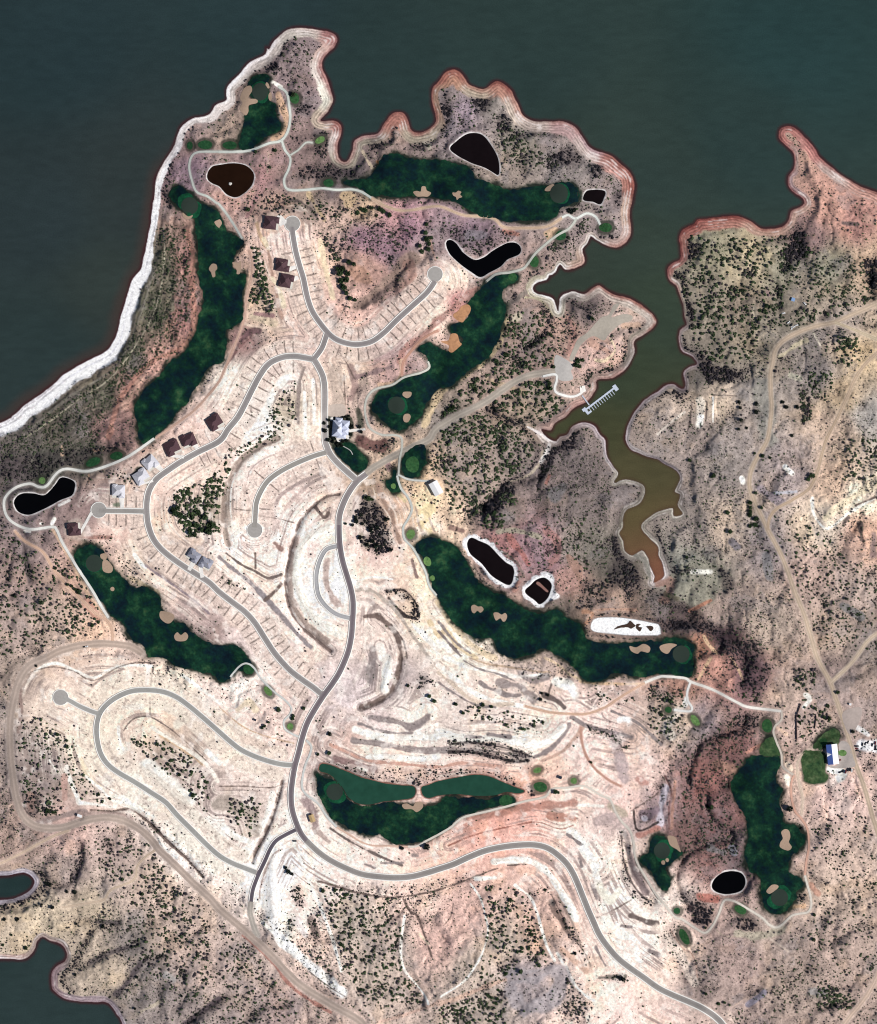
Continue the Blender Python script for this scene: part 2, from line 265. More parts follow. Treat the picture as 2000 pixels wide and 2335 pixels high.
TEES = [('00 1535,1175',7,9,0,0),('00 1660,1170',17,10,0,0),('10 85,1175',17,9,0,0),('10 610,795',11,12,0,1),('10 815,1130',12,7,-30,2),('10 885,1480',12,9,0,0),
 ('21 1355,65',15,10,0,1),('21 990,130',13,11,-30,0),('21 775,340',11,13,0,1),('21 600,465',10,9,0,1),('02 755,190',18,9,-25,0),('02 945,140',15,9,-10,0),
 ('02 340,340',8,7.5,0,2),('12 1410,385',6,6,0,2),('12 1565,210',16,18,0,1),('12 1550,775',10,11,30,2),('12 1685,995',8.5,11,-20,2),('12 1725,1130',6,6,0,2),
 ('13 395,270',13,7,50,2),('13 575,555',7.5,7.5,0,2),('13 240,90',13,12,0,0),('23 800,910',9.5,6,-20,2),('23 825,1045',16,11,10,1),('23 1095,995',7.5,7,0,2),
 ('23 545,1155',16,12,-15,0),('33 85,420',8,7,0,1),('33 300,505',8,14,-35,2),('33 885,550',12,15,0,1),('33 1340,680',9,9,30,1),('33 1495,770',10,7,0,2),
 ('34 670,850',15,9,25,1),('34 155,860',8,7,0,0),('34 215,1070',9,19,-25,1)]
def blob(c, rx, ry, rot=0, wob=0.0, n=28, sd_=0):
    (cx, cy), = T(c) if isinstance(c, str) else (c,)
    r = math.radians(rot); out = []; R = random.Random(sd_)
    ph = [R.uniform(0, 6.28) for _ in range(3)]
    for i in range(n):
        a = 2*math.pi*i/n; k = 1+wob*(math.sin(2*a+ph[0])*.6+math.sin(3*a+ph[1])*.5+math.sin(5*a+ph[2])*.25)
        x, y = rx*k*math.cos(a), ry*k*math.sin(a)
        out.append((cx+x*math.cos(r)-y*math.sin(r), cy+x*math.sin(r)+y*math.cos(r)))
    return np.array(out)
BUNK = [ # outline, tone(0 pale,1 orange), label
 (T("10 165,790 200,710 250,690 265,730 235,790 300,800 305,830 240,850 235,900 210,930 165,880 185,830"),0,'large lobed sand bunker on the west side of the northernmost putting green'),
 (blob('10 390,690',4,7,-20,.1),0,'tiny sand bunker at the northeast edge of the northernmost putting green'),
 (blob('10 412,780',4.2,9.5,0,.08),0,'narrow upright sand bunker at the southeast edge of the northernmost putting green'),
 (T("10 1570,1555 1600,1545 1630,1550 1640,1510 1670,1510 1680,1540 1715,1560 1690,1590 1650,1590 1600,1590"),0,'three-lobed sand bunker in the western half of the fairway under the northern bays'),
 (T("20 113,1560 140,1560 160,1545 185,1555 175,1575 192,1595 165,1605 150,1620 140,1595 120,1585"),0,'ragged star-shaped sand bunker in the middle of the fairway under the northern bays'),
 (T("20 860,1535 880,1510 920,1490 940,1500 925,1530 900,1545 870,1545"),0,'slanting sand bunker at the north end of the fairway beside the small square pond green'),
 (T("00 1480,1720 1520,1750 1560,1740 1545,1765 1510,1772 1480,1750"),0,'crescent sand bunker hugging the south of the green by the white beach'),
 (T("01 1735,20 1760,5 11 5,0 20,30 0,65 01 1775,70 1750,50"),0,'sand bunker at the east edge of the west fairway, nearest its green'),
 (T("01 1690,400 1715,360 1750,365 1758,400 1742,420 1742,460 1720,467 1708,430"),0,'heart-shaped sand bunker in the middle of the west fairway'),
 (T("11 105,350 150,350 175,340 175,400 165,440 140,440 140,410"),0,'hooked sand bunker on the east edge of the west fairway'),
 (T("21 120,770 160,740 190,700 240,690 262,720 250,760 220,800 190,835 130,800"),1,'orange clay bunker, upper one of two beside the middle fairway'),
 (T("21 20,990 80,980 100,930 150,930 170,990 188,1010 160,1040 110,1078 80,1060 85,1022"),1,'orange cloverleaf clay bunker, lower one of two beside the middle fairway'),
 (T("11 1490,1400 1520,1395 1555,1400 1552,1430 1520,1448 1485,1425"),0,'sand bunker just northeast of the green next to the gravel road'),
 (T("11 1500,1580 1535,1575 1550,1600 1530,1640 1500,1640 1488,1610"),0,'oval sand bunker just southeast of the green next to the gravel road'),
 (T("22 265,1360 290,1345 320,1360 350,1360 365,1385 340,1410 315,1395 290,1415 270,1400"),0,'dumbbell sand bunker below the two brown ponds, left one of the pair'),
 (T("22 445,1415 480,1408 510,1425 540,1412 556,1440 540,1478 520,1480 500,1455 465,1472"),0,'dumbbell sand bunker below the two brown ponds, right one of the pair'),
 (T("22 1548,1680 1600,1690 1660,1662 1712,1690 1700,1732 1640,1722 1610,1742 1560,1720"),0,'long sand bunker on the fairway south of the white salt pan'),
 (T("32 18,1680 90,1658 155,1670 115,1700 80,1742 30,1722"),0,'pinkish sand bunker at the northwest of the green southeast of the salt pan'),
 (blob('02 840,955',8.5,7,15,.12),0,'round sand bunker at the upper right of the southwest green'),
 (T("02 833,990 868,985 912,1040 905,1080 870,1088 832,1065"),0,'big sand bunker at the lower right of the southwest green'),
 (blob('02 910,1218',4.8,4.8,0,.05),0,'small round sand bunker in the upper southwest fairway'),
 (T("02 1298,1400 1350,1402 1400,1420 1412,1450 1380,1492 1340,1492 1295,1450"),0,'wide scalloped sand bunker on the north edge of the southwest fairway'),
 (T("02 1410,1600 1435,1568 1465,1590 1500,1568 1524,1600 1500,1637 1430,1637"),0,'butterfly sand bunker in the lower southwest fairway'),
 (T("13 1480,1190 1520,1178 1568,1200 1590,1168 1640,1168 1648,1210 1600,1248 1560,1225 1500,1222"),0,'heart-shaped sand bunker below the gap between the green ponds'),
 (T("33 998,1410 1030,1385 1062,1400 1072,1450 1060,1490 1082,1530 1050,1557 988,1530 990,1490 1010,1460"),0,'figure-eight sand bunker in the east fairway'),
 (T("34 878,695 920,648 965,648 974,670 920,712 895,718"),0,'slanting sand bunker at the northwest of the southeasternmost green'),
 (T("33 80,1440 140,1450 162,1500 185,1570 150,1548 110,1525 92,1500"),0,'curving sand bunker north of the green west of the creek'),
 (blob('33 43,1655',4.6,5,0,.05),0,'small round sand bunker south of the green west of the creek, left of a pair'),
 (blob('33 75,1635',4,4.4,0,.05),0,'small round sand bunker south of the green west of the creek, right of a pair'),
]

def blur(A, r):
    for ax in (0, 1):
        c = np.cumsum(np.concatenate([np.repeat(np.take(A, [0], ax), r+1, ax), A, np.repeat(np.take(A, [-1], ax), r, ax)], ax), ax)
        n = A.shape[ax]
        A = (np.take(c, range(2*r+1, 2*r+1+n), ax)-np.take(c, range(0, n), ax))/(2*r+1)
    return A
# ------------------------------------------------------------------ heights
DEVPOLY = [(590,490),(700,490),(745,620),(775,740),(900,690),(1000,600),(1080,650),(960,760),(850,830),(740,900),(740,960),(830,1080),(960,1130),(1000,1230),(960,1290),(1010,1370),(1100,1490),(1300,1560),(1450,1570),(1500,1750),(1440,1850),(1500,2020),(1520,2200),(1600,2330),(1700,2450),(1400,2450),(1300,2120),(1230,2030),(1080,1990),(950,2010),(800,2010),(700,2080),(640,2100),(560,2030),(400,1890),(220,1850),(80,1880),(30,1750),(35,1550),(120,1490),(250,1490),(400,1560),(520,1600),(640,1690),(600,1560),(470,1460),(350,1350),(260,1240),(180,1220),(180,1150),(240,1100),(400,1000),(480,900),(540,800),(640,780),(600,650),(580,560)]
dsl, dsd = sdist(smooth(DEVPOLY, True, 8), 60)
DEV = np.zeros_like(GX); DEV[dsl] = sstep(-22, 16, dsd + 14*fbm(GX[dsl], GY[dsl], 60, 5, 3))
inland = np.clip(SD, 0, None)
n1 = fbm(GX, GY, 330, 1, 3); n2 = fbm(GX, GY, 120, 2, 4); n3 = fbm(GX, GY, 34, 4, 3); n4 = fbm(GX, GY, 9, 6, 3)
ridge = 1-np.abs(fbm(GX, GY, 150, 8, 3))*2.4
H = np.where(SD < 0, SD*0.09, 0.055*np.minimum(SD, 34))
cliff = sstep(26, 44, SD+10*n3)
H = H + cliff*(2.6+1.6*n2)
H = H + 9*(1-np.exp(-inland/170))*(1+0.5*n1)*cliff
wild = (1-0.82*DEV)*cliff
rdg2 = 1-np.abs(fbm(GX+20*n2, GY, 62, 14, 4))*2.6
H = H + wild*(8.0*n2*sstep(30, 160, SD) + 2.7*n3 - 8.0*np.clip(ridge-.6, 0, 1) - 3.6*np.clip(rdg2-.55, 0, 1)*sstep(20, 60, SD))
H = H + cliff*(0.62*n4*(1-0.75*DEV)) + 0.12*n4*(SD > 2)
GULLY = [ # centreline, half width, depth
 (T("22 900,60 860,180 800,300 700,330 560,350 480,420 360,560"), 11, 4.5), (T("22 880,150 830,300 800,420"), 7, 3),
 (T("22 1720,1250 32 200,1380 400,1500 600,1640 700,1775 33 700,100 680,250"), 13, 4), (T("32 100,1480 300,1500 450,1560 500,1700 33 200,20"), 9, 3.5),
 (T("33 710,470 700,530 600,600 480,630 350,690 300,800 250,960 270,1040 390,1090 410,1240 480,1350 590,1410 600,1470 450,1500 300,1560 200,1640 150,1775 34 180,720 240,830"), 6, 3.4),
 (T("04 640,300 660,450 600,560 550,640 480,660 400,650"), 9, 4), (T("04 740,1000 680,1120 640,1200 600,1300 500,1400 540,1470 600,1520"), 9, 4),
 (T("04 1300,1230 1130,1300 1000,1480 900,1560"), 13, 4), (T("04 1100,1130 850,1220 730,1280 600,1320"), 11, 3), (T("04 1800,1560 1600,1700 1500,1800"), 12, 4),
 (T("04 330,560 380,650 330,720 180,790 0,850"), 7, 3), (T("04 960,950 830,1000 740,940 600,950"), 10, 2.5),
 (T("31 1150,60 1100,250 1020,400"), 15, 5), (T("31 320,1060 400,1220 600,1280 700,1240"), 16, 5), (T("31 1775,300 1720,420 1740,600"), 12, 5),
 (T("31 270,180 330,250 250,340"), 8, 4), (T("31 245,640 250,860"), 6, 4), (T("31 180,1480 230,1350 250,1250"), 7, 4),
 (T("22 1420,800 1460,950 1560,1080 1620,1180 1560,1290"), 12, 4), (T("21 380,1520 480,1600 640,1650 720,1730"), 9, 4), (T("21 840,700 900,780 880,900 700,1040"), 10, 4),
 (T("20 480,940 560,1060 720,1100"), 8, 3), (T("20 900,1320 1060,1200 1150,1300"), 13, 3), (T("20 60,800 80,950 20,1080"), 8, 3),
 (T("12 480,0 330,60 200,150 100,300 50,450 40,600 50,750 70,850"), 9, 1.8), (T("12 970,450 850,480 740,570 650,680 610,800 570,930 540,1100 540,1250 590,1420 680,1540 800,1640 900,1720"), 6, 2.4),
 (T("13 510,1000 470,1150 430,1280 370,1420 300,1560 260,1660"), 5, 2.6), (T("03 730,1230 900,1240 1050,1230 1200,1330 1350,1480 1500,1620 1640,1775"), 5, 3),
 (T("13 1470,0 1450,150 1390,280 1280,350 1120,400"), 9, 2.6), (T("23 0,540 300,560 600,560 850,520"), 12, 2), (T("24 920,780 980,920 1080,1080"), 10, 2.5),
 (T("24 1490,240 1530,450 1600,620 1740,790"), 10, 3), (T("22 360,560 430,640 420,720"), 8, 3),
 (T("02 180,800 200,950 240,1150"), 10, 3), (T("11 1110,700 1250,620 1400,480 1560,330"), 16, 2),
]
for P, w, dep in GULLY:
    sl, D = seg_dist(smooth(P, False, 6), gx, gy, w*2.2)
    D = D + w*0.35*n3[sl]
    H[sl] -= 1.35*dep*np.exp(-np.abs(D/w)**1.6)*cliff[sl]
H = np.where(SD > 0, np.maximum(H, 0.055*np.minimum(SD, 40)), H)
# terrace mounds of the graded lots
BERM = [(T("12 900,720 780,770 690,850 640,960 630,1100 650,1250 720,1380 800,1480 900,1540"), 9, 1.6),
 (T("03 1200,880 1320,960 1450,1080 1530,1130"), 18, 2), (T("23 0,660 300,680 600,690 900,640 1010,560"), 13, 2.2), (T("23 200,60 500,90 850,130"), 7, 1.4),
 (T("24 450,460 700,450 850,520 950,640 1050,800 1100,900"), 9, 2), (T("14 440,350 430,500 430,700 440,900"), 12, 2), (T("13 1400,0 1370,120 1330,250"), 8, 2)]
for P, w, dep in BERM:
    sl, D = seg_dist(smooth(P, False, 6), gx, gy, w*2.2); H[sl] += dep*np.exp(-(D/w)**2)

HB = blur(blur(H, 9), 9); CONC = sstep(.2, 2.2, HB-H)*(1-DEV)*(SD > 24)      # drainage lines hold the brush
Hs = H.copy()      # softened heights used to bed the roads and lawns
Hs = blur(blur(Hs, 6), 6)
BED = np.zeros_like(H)
def bed_line(P, w, soft=7):
    sl, D = seg_dist(smooth(P, False, 6), gx, gy, w+soft+2); BED[sl] = np.maximum(BED[sl], 1-sstep(w, w+soft, D))
def bed_poly(P, soft=6):
    sl, d = sdist(smooth(P, True, 5), soft+3); BED[sl] = np.maximum(BED[sl], sstep(-soft, -1, d))
for r in ROADS: bed_line(r[2], r[1]+4)
for w, P, c in GRAVEL: bed_line(P, w+2, 5)
for w, P, c in PATHS: bed_line(P, w+2.5, 4)
for P in list(FAIR.values())+[FIELD]: bed_poly(P)
for P, c in LOTS: bed_poly(P)
for x, y, r in CULS: bed_poly(blob((x, y), r+3, r+3))
for t in TEES: bed_poly(blob(t[0], t[1]+2, t[2]+2, t[3]))
for b_ in BUNK: bed_poly(b_[0])
dock_end = T("21 1170,1430")[0]
H = H*(1-BED)+np.where(SD > 6, Hs, np.minimum(Hs, H+.0))*BED
ponds_s = {}; pond_z = {}
for k, P in list(POND_.items())+[('salt', SALT)]:
    Ps = smooth(P, True, 4); ponds_s[k] = Ps
    sl, d = sdist(Ps, 26); d = d+1.2*n3[sl]
    L = float(H[sl][d > 0].mean())-0.3; pond_z[k] = L-(0.35 if k != 'salt' else -.05)
    rim = sstep(-16, -3, d); H[sl] = H[sl]*(1-rim)+(L+0.35)*rim
    if k != 'salt': H[sl] = H[sl]-2.2*sstep(-3.5, 4, d)
    else: H[sl] = H[sl]-0.5*sstep(-3, 3, d)
def hz(x, y): return bil(H, gx, gy, np.asarray(x, float), np.asarray(y, float))
def pad(cx, cy, r):
    i0, i1 = np.searchsorted(gx, [cx-r*2, cx+r*2]); j0, j1 = np.searchsorted(gy, [cy-r*2, cy+r*2])
    sl = (slice(j0, j1), slice(i0, i1)); d = np.hypot(GX[sl]-cx, GY[sl]-cy); k = 1-sstep(r, r*1.7, d)
    h = float(H[sl][d < r].mean()); H[sl] = H[sl]*(1-k)+h*k
    return h
# brush density over the open ground
dg = 4.0; dx_ = np.arange(-84, 2086, dg); dy_ = np.arange(-30, 2420, dg); DX, DY = np.meshgrid(dx_, dy_)
dsd_ = bil(SD, gx, gy, DX, DY); dbed = bil(BED, gx, gy, DX, DY); ddev = bil(DEV, gx, gy, DX, DY)
DEN = 0.021*(1-.90*ddev)*(0.35+1.5*sstep(-.5, .5, fbm(DX, DY, 80, 41, 3)))
RS = np.full(DX.shape, 1.12)+.25*fbm(DX, DY, 120, 42, 2); DRK = np.zeros(DX.shape); GRN = np.full(DX.shape, .35)
ZN = """.016,2.6,0,.7|02 1380,560 1420,430 1560,370 1775,250 12 100,240 60,400 20,520 02 1775,750 1650,790 1500,790 1400,640
.014,2.0,.1,.6|11 330,1775 400,1600 500,1400 560,1320 640,1300 630,1450 620,1600 560,1700 480,1775 12 0,240 60,100
.017,2.5,.1,.7|11 240,220 330,230 380,450 450,700 430,760 220,700 230,600 260,420
.007,2.3,.1,.5|03 1040,640 1300,620 1600,850 1700,1000 1700,1250 1560,1150 1450,1000 1200,830
.007,2.3,.1,.5|13 20,1120 280,1120 350,1200 280,1480 100,1350 0,1200
.009,1.8,.1,.5|03 170,500 350,430 430,520 620,700 650,900 900,1180 650,1160 500,900 500,1280 170,1290 130,900
.010,2.1,.1,.6|14 800,650 1000,680 1180,740 1440,760 1470,1000 1450,1250 1560,1450 1650,1600 1200,1680 1050,1400 950,1050
.008,2.1,.1,.6|24 320,620 620,680 760,830 820,1000 900,1250 600,1400 250,1480 390,1200 400,980 360,800
.011,2.3,.2,.6|24 0,1640 540,1480 560,1775 0,1775
.004,1.1,.1,.7|14 1650,1000 1775,950 24 100,700 260,700 360,900 370,1120 280,1300 100,1450 14 1700,1550 1550,1350 1500,1150
.0105,2.2,.2,.65|31 250,130 850,130 1180,130 1300,300 1700,300 1775,700 1400,830 1100,880 900,870 700,1180 350,1130 240,800 180,450
.016,1.7,.25,.75|31 1180,320 1550,300 1700,420 1650,700 1400,780 1200,700 1050,560
.07,2.5,1,0|31 1040,170 1180,60 1200,150 1200,320 1100,360 1030,330
.070,2.3,1,0|31 330,1060 460,1180 700,1220 650,1310 420,1330 350,1200
.055,2.3,1,0|31 1660,310 1775,310 1775,580 1690,500
.045,2.0,1,0|31 240,160 350,200 310,300 240,330
.030,2.0,.9,.1|31 230,640 290,680 290,860 240,860
.040,2.0,.9,.1|31 130,1400 240,1240 250,1400 180,1500
.035,2.2,.7,.3|31 680,380 780,400 790,460 690,450
.030,2.3,.5,.5|31 1130,1330 1200,1350 1260,1600 1180,1680 1150,1450
.016,2.2,.2,.7|31 1200,1240 1420,1240 1400,1480 1250,1440
.015,2.4,.2,.6|31 1440,950 1600,940 1640,1050 1560,1200 1400,1180
.060,2.3,1,.05|22 830,220 1000,-30 1110,-30 1110,80 960,130 840,420 795,440
.060,2.3,1,.05|21 970,1775 1040,1720 1100,1680 1180,1690 1140,1775
.045,2.2,.9,.1|22 320,620 560,350 625,400 600,520 410,650
.045,2.0,.9,.1|22 1400,790 1440,800 1520,970 1640,1080 1640,1180 1520,1320 1500,1200 1400,1200 1350,1150 1420,1000
.025,1.8,.7,.4|22 1150,1150 1400,1150 1400,1300 1250,1380 1120,1380
.045,2.0,.9,.1|22 1340,310 1440,290 1400,420 1350,380
.026,2.4,.3,.6|22 480,440 600,440 660,500 620,560 520,560
.022,2.6,.2,.7|22 380,600 540,600 540,700 440,740 350,720
.050,1.9,1,0|20 280,800 440,790 400,900 310,940
.045,1.9,1,0|20 480,930 560,930 620,1060 770,1060 770,1100 720,1130 560,1100
.040,1.8,1,0|20 940,1250 1080,1180 1190,1300 1040,1340 900,1330
.040,1.8,1,0|20 1230,1340 1330,1330 1300,1420 1240,1440
.035,1.8,1,0|20 1430,1560 1520,1520 1520,1580 1440,1700 1400,1720
.050,1.8,1,0|20 0,780 70,850 100,950 30,1080 0,1060 50,950
.055,1.9,1,0|10 370,490 460,470 500,570 460,600 370,560
.036,1.7,.8,.2|10 710,1330 900,1330 1100,1370 1150,1440 700,1450 580,1450 640,1380
.035,1.8,.8,.3|10 720,1070 870,1060 890,1140 860,1280 780,1280 780,1180
.045,1.8,1,0|10 690,830 780,860 740,920 600,910
.030,1.7,.8,.1|10 1180,1130 1300,1080 1350,1180 1240,1240
.025,1.6,.8,.2|10 1520,1150 1700,1130 1640,1200 1500,1200
.020,1.7,.6,.3|10 560,1100 700,1080 740,1160 600,1190
.055,1.8,1,.0|32 -60,1470 100,1460 440,1490 500,1590 420,1590 200,1540 50,1560
.040,1.8,.75,.1|32 500,1640 800,1640 880,1775 560,1775 470,1690
.040,1.8,.75,.1|33 500,0 640,0 660,100 560,60
.036,1.8,.75,.2|33 720,0 920,60 880,240 800,340 680,280 700,120
.022,2.0,.3,.6|33 1100,90 1290,80 1270,200 1150,290 1090,240
.040,1.7,.9,.1|32 30,860 100,1050 160,1080 120,1100 60,1000
.035,1.6,.9,.1|32 480,1020 560,1080 640,1200 560,1260 520,1160
.055,2.2,1,.05|12 1100,600 1160,500 1240,490 1330,580 1350,760 1400,900 1320,940 1200,900 1140,820 1220,780 1200,700
.034,1.4,.3,.75|01 1290,50 1500,50 1560,300 1540,800 1400,1000 1000,1380 850,1600 800,1775 02 850,100 600,230 350,330 60,380 0,400 0,60 01 200,1740 500,1500 900,1230 1150,850 1260,400
.030,1.6,.8,.5|02 0,150 500,100 850,60 1100,20 900,100 600,230 350,330 200,350 0,300
.022,1.4,.4,.5|33 180,600 700,470 720,700 640,900 580,1080 650,1500 700,1775 34 700,500 300,500 33 130,1600 200,1200 180,900
.050,1.6,.9,.4|33 640,470 700,440 820,470 820,600 700,640 500,640 600,560
.022,1.4,.8,.2|34 160,700 300,700 460,900 460,1000 270,850
.055,1.8,1,0|34 340,780 430,880 420,990 300,960 280,860
.045,1.8,1,0|34 640,930 780,920 840,1010 700,1020 650,990
.045,1.7,1,0|34 1130,700 1200,720 1200,790 1130,790
.045,1.7,1,0|33 1130,1340 1200,1400 1190,1560 1100,1600 1080,1500
.009,1.5,.2,.5|34 1200,0 1775,0 1775,1775 1250,1775
.014,1.4,.2,.5|34 900,1250 1250,1250 1250,1700 900,1700
.022,2.3,.2,.6|34 1300,1450 1600,1520 1600,1680 1300,1650
.012,1.9,.2,.6|33 920,370 1030,370 1000,700 1100,850 1050,700
.012,1.8,.2,.5|33 1200,120 1300,240 1480,700 1300,560 1150,650
.010,1.7,.2,.6|32 880,600 1250,700 1775,1150 1775,1700 1300,1700 1050,1050
.022,1.6,.3,.7|32 1450,1350 1700,1330 1660,1560 1500,1540
.014,1.8,.2,.6|33 900,400 700,340 500,230 700,200
.011,2.0,.2,.7|32 1500,0 1775,0 1775,330 1500,350
.014,2.3,.1,.7|21 500,750 900,750 950,1000 900,1250 640,1270 330,1480 0,1640 0,1600 200,1340 480,1180 500,900
.013,2.3,.1,.7|21 600,1330 900,1290 960,1400 1040,1480 1000,1600 850,1640 500,1560 420,1480
.015,2.3,.1,.7|21 0,1720 300,1560 400,1600 700,1700 780,1775 22 760,200 540,330 380,560 250,640 100,560 30,300 0,0
.030,2.2,.6,.4|21 380,1500 480,1480 560,1600 700,1640 640,1660 460,1600
.028,1.1,.2,.4|22 1000,130 1300,100 1400,350 1400,800 1300,850 1100,650 800,640 780,480 880,280
.028,2.0,.5,.3|21 860,680 930,800 900,900 860,900 880,780
.035,1.8,.8,.2|21 1200,640 1260,600 1220,700 1200,790
.016,1.6,.3,.5|21 1040,900 1100,1000 1000,1080 930,1080 880,960
.030,2.0,.6,.4|21 1220,1190 1260,1260 1240,1350 1180,1340 1200,1250
.018,1.8,.2,.7|21 1270,1220 1500,1160 1520,1040 1540,1120 1440,1240 1300,1260
.030,1.9,.5,.5|21 1110,10 1190,0 1190,100 1100,160 1060,230 900,270 880,220 1040,140
.020,1.9,.5,.5|21 700,430 860,280 940,300 820,440 720,500
.030,1.9,.9,.2|21 1240,80 1340,150 1500,90 1440,160 1320,180
.016,1.9,.3,.5|20 380,850 800,1140 1000,1340 700,1400 540,1300 520,1140
.030,1.8,.8,.2|21 580,600 640,600 660,680 600,700
.016,1.6,.2,.6|22 1000,700 1200,580 1400,830 1380,1000 1180,1100 1080,900 1000,860
.010,1.2,.2,.6|22 900,950 1100,950 1150,1200 980,1280 920,1120
.035,1.6,.8,.2|04 0,800 400,650 380,720 200,800 0,880
.035,1.8,.9,.2|04 640,280 680,400 640,520 560,640 530,640 600,520 620,420
.045,1.8,1,.1|04 740,1000 770,1010 700,1120 660,1200 600,1330 520,1390 500,1430 590,1510 560,1500 480,1430 560,1340 640,1200
.010,1.9,.2,.5|04 700,260 1200,300 1300,480 1500,700 1700,900 1700,1500 1200,1400 1000,1100 1000,700 800,500
.011,1.7,.2,.5|14 0,900 300,1200 500,1450 650,1700 600,1775 0,1775
.022,1.8,.3,.6|04 1450,1500 1650,1380 1600,1600 1500,1650
.008,2.0,.2,.6|02 100,750 700,1100 850,1400 700,1600 300,1650 0,1775 0,700
.055,1.3,.9,.3|23 80,690 250,675 450,700 740,780 740,840 600,850 400,800 80,760 300,730 600,790 660,770 400,730
.040,1.4,.8,.5|13 870,850 1100,900 1300,970 1560,1010 1560,1025 1300,990 1080,930 880,870
.016,1.4,.6,.5|13 1250,900 1775,900 23 400,900 640,1000 660,1040 400,950 100,960 0,990 13 1600,1010 1400,990
.050,1.5,.8,.5|23 520,960 700,1040 690,1060 540,1010
.040,1.8,.9,.2|23 730,1040 780,1010 800,1110 880,1090 860,1120 760,1140
.030,1.7,.8,.3|23 700,880 740,860 760,960 700,920
.010,2.0,.2,.6|23 230,370 560,430 880,500 800,620 640,590 450,520 200,480
.010,1.6,.3,.7|23 1190,260 1600,260 1600,340 1300,400 1200,370
.014,1.9,.3,.7|23 1700,230 1775,220 1775,640 1650,500 1700,380
.016,1.9,.3,.7|33 0,280 200,260 200,640 0,640
.022,1.6,.4,.6|23 1200,540 1400,590 1560,720 1500,740 1380,640 1210,600
.045,1.6,.8,.4|24 1460,200 1480,400 1520,600 1600,720 1760,820 1730,830 1560,720 1490,560
.040,1.5,.9,.3|24 1530,250 1580,420 1680,620 1600,500 1550,380
.016,1.7,.5,.5|24 950,760 1080,980 1200,1260 1180,1320 1060,1100 960,880
.020,1.7,.5,.5|24 1040,1350 1080,1500 1200,1600 1200,1750 1000,1700 1020,1450
.020,1.5,.5,.5|24 1290,1390 1460,1370 1560,1430 1480,1450
.030,1.7,.6,.5|14 570,650 660,640 700,800 660,860 580,760
.016,1.7,.4,.6|14 520,860 620,900 600,1100 740,1180 860,1260 940,1400 900,1420 740,1260 600,1120
.022,1.5,.7,.5|14 780,900 800,1100 720,1100 760,960
.014,1.6,.3,.5|02 760,260 1100,250 1180,370 1020,360 860,340
.010,1.7,.3,.5|12 0,1080 130,1130 260,1240 100,1180 0,1200
.014,1.5,.4,.5|02 1020,1000 1180,1100 1050,1150 960,1060
.012,1.5,.3,.4|10 500,200 800,320 760,420 740,560 800,760 780,850 600,850 560,700 500,600
.022,1.8,.3,.7|20 520,1130 720,1110 700,1220 540,1240
.018,1.7,.4,.5|10 200,1620 400,1550 700,1620 1100,1680 1000,1775 300,1775
.020,1.5,.4,.3|11 960,60 1400,20 1650,60 1500,260 1300,300 1000,280
.018,1.9,.3,.5|11 820,100 1000,160 980,320 880,380 840,250
.030,2.0,.7,.3|11 1350,290 1430,280 1400,350 1350,370
.026,1.5,.5,.3|21 0,50 500,50 640,150 500,190 350,300 250,260 150,160 0,150
.012,1.6,.3,.5|12 1700,0 1775,0 1775,330 1720,300
.040,2.0,.8,.5|12 1260,100 1380,60 1460,10 1400,-60 1330,60
.045,2.2,1,.2|12 1350,640 1370,700 1370,860 1330,860 1320,700
.030,1.6,.9,.2|12 1400,1240 1560,1290 1610,1380 1620,1450 1560,1460 1430,1360 1540,1420 1560,1350 1450,1270
.030,1.6,.7,.3|13 1610,120 1680,130 1750,220 1690,200 1640,290 1610,240
.030,1.6,.8,.3|03 180,1090 280,1090 320,1180 290,1290 200,1260 210,1150
.035,1.8,.5,.6|03 330,1180 440,1200 440,1280 360,1280
.012,1.5,.3,.6|02 250,1550 340,1500 420,1600 350,1700"""
for l in ZN.split('\n'):
    a, b = l.split('|'); d, r, dk, gn = (float(v) for v in a.split(','))
    P = np.array(T(b))
    # test on warped coordinates so that thickets have uneven edges
    M = np.zeros(DX.shape, bool)
    i0, i1 = np.searchsorted(dx_, [P[:, 0].min()-12, P[:, 0].max()+12]); j0, j1 = np.searchsorted(dy_, [P[:, 1].min()-12, P[:, 1].max()+12])
    if i1 <= i0 or j1 <= j0: continue
    m = fill(P, dx_[i0:i1], dy_[j0:j1]); w = (slice(j0, j1), slice(i0, i1))
    DEN[w] = np.where(m, min(d*(2.1 if dk < .75 else 1.9), .09), DEN[w]); RS[w] = np.where(m, r, RS[w]); DRK[w] = np.where(m, dk, DRK[w]); GRN[w] = np.where(m, gn, GRN[w])
cc_ = bil(CONC, gx, gy, DX, DY); DEN = DEN+cc_*.030*(1-ddev); DRK = np.maximum(DRK, cc_*.75)
for P, w, dep in GULLY[:24]:
    sl_, D_ = seg_dist(smooth(P, False, 6), dx_, dy_, w*2.5); g_ = np.exp(-(D_/(w*.75))**2)*(dep > 2)*(1-ddev[sl_])
    DEN[sl_] += .045*g_; DRK[sl_] = np.maximum(DRK[sl_], .9*g_)
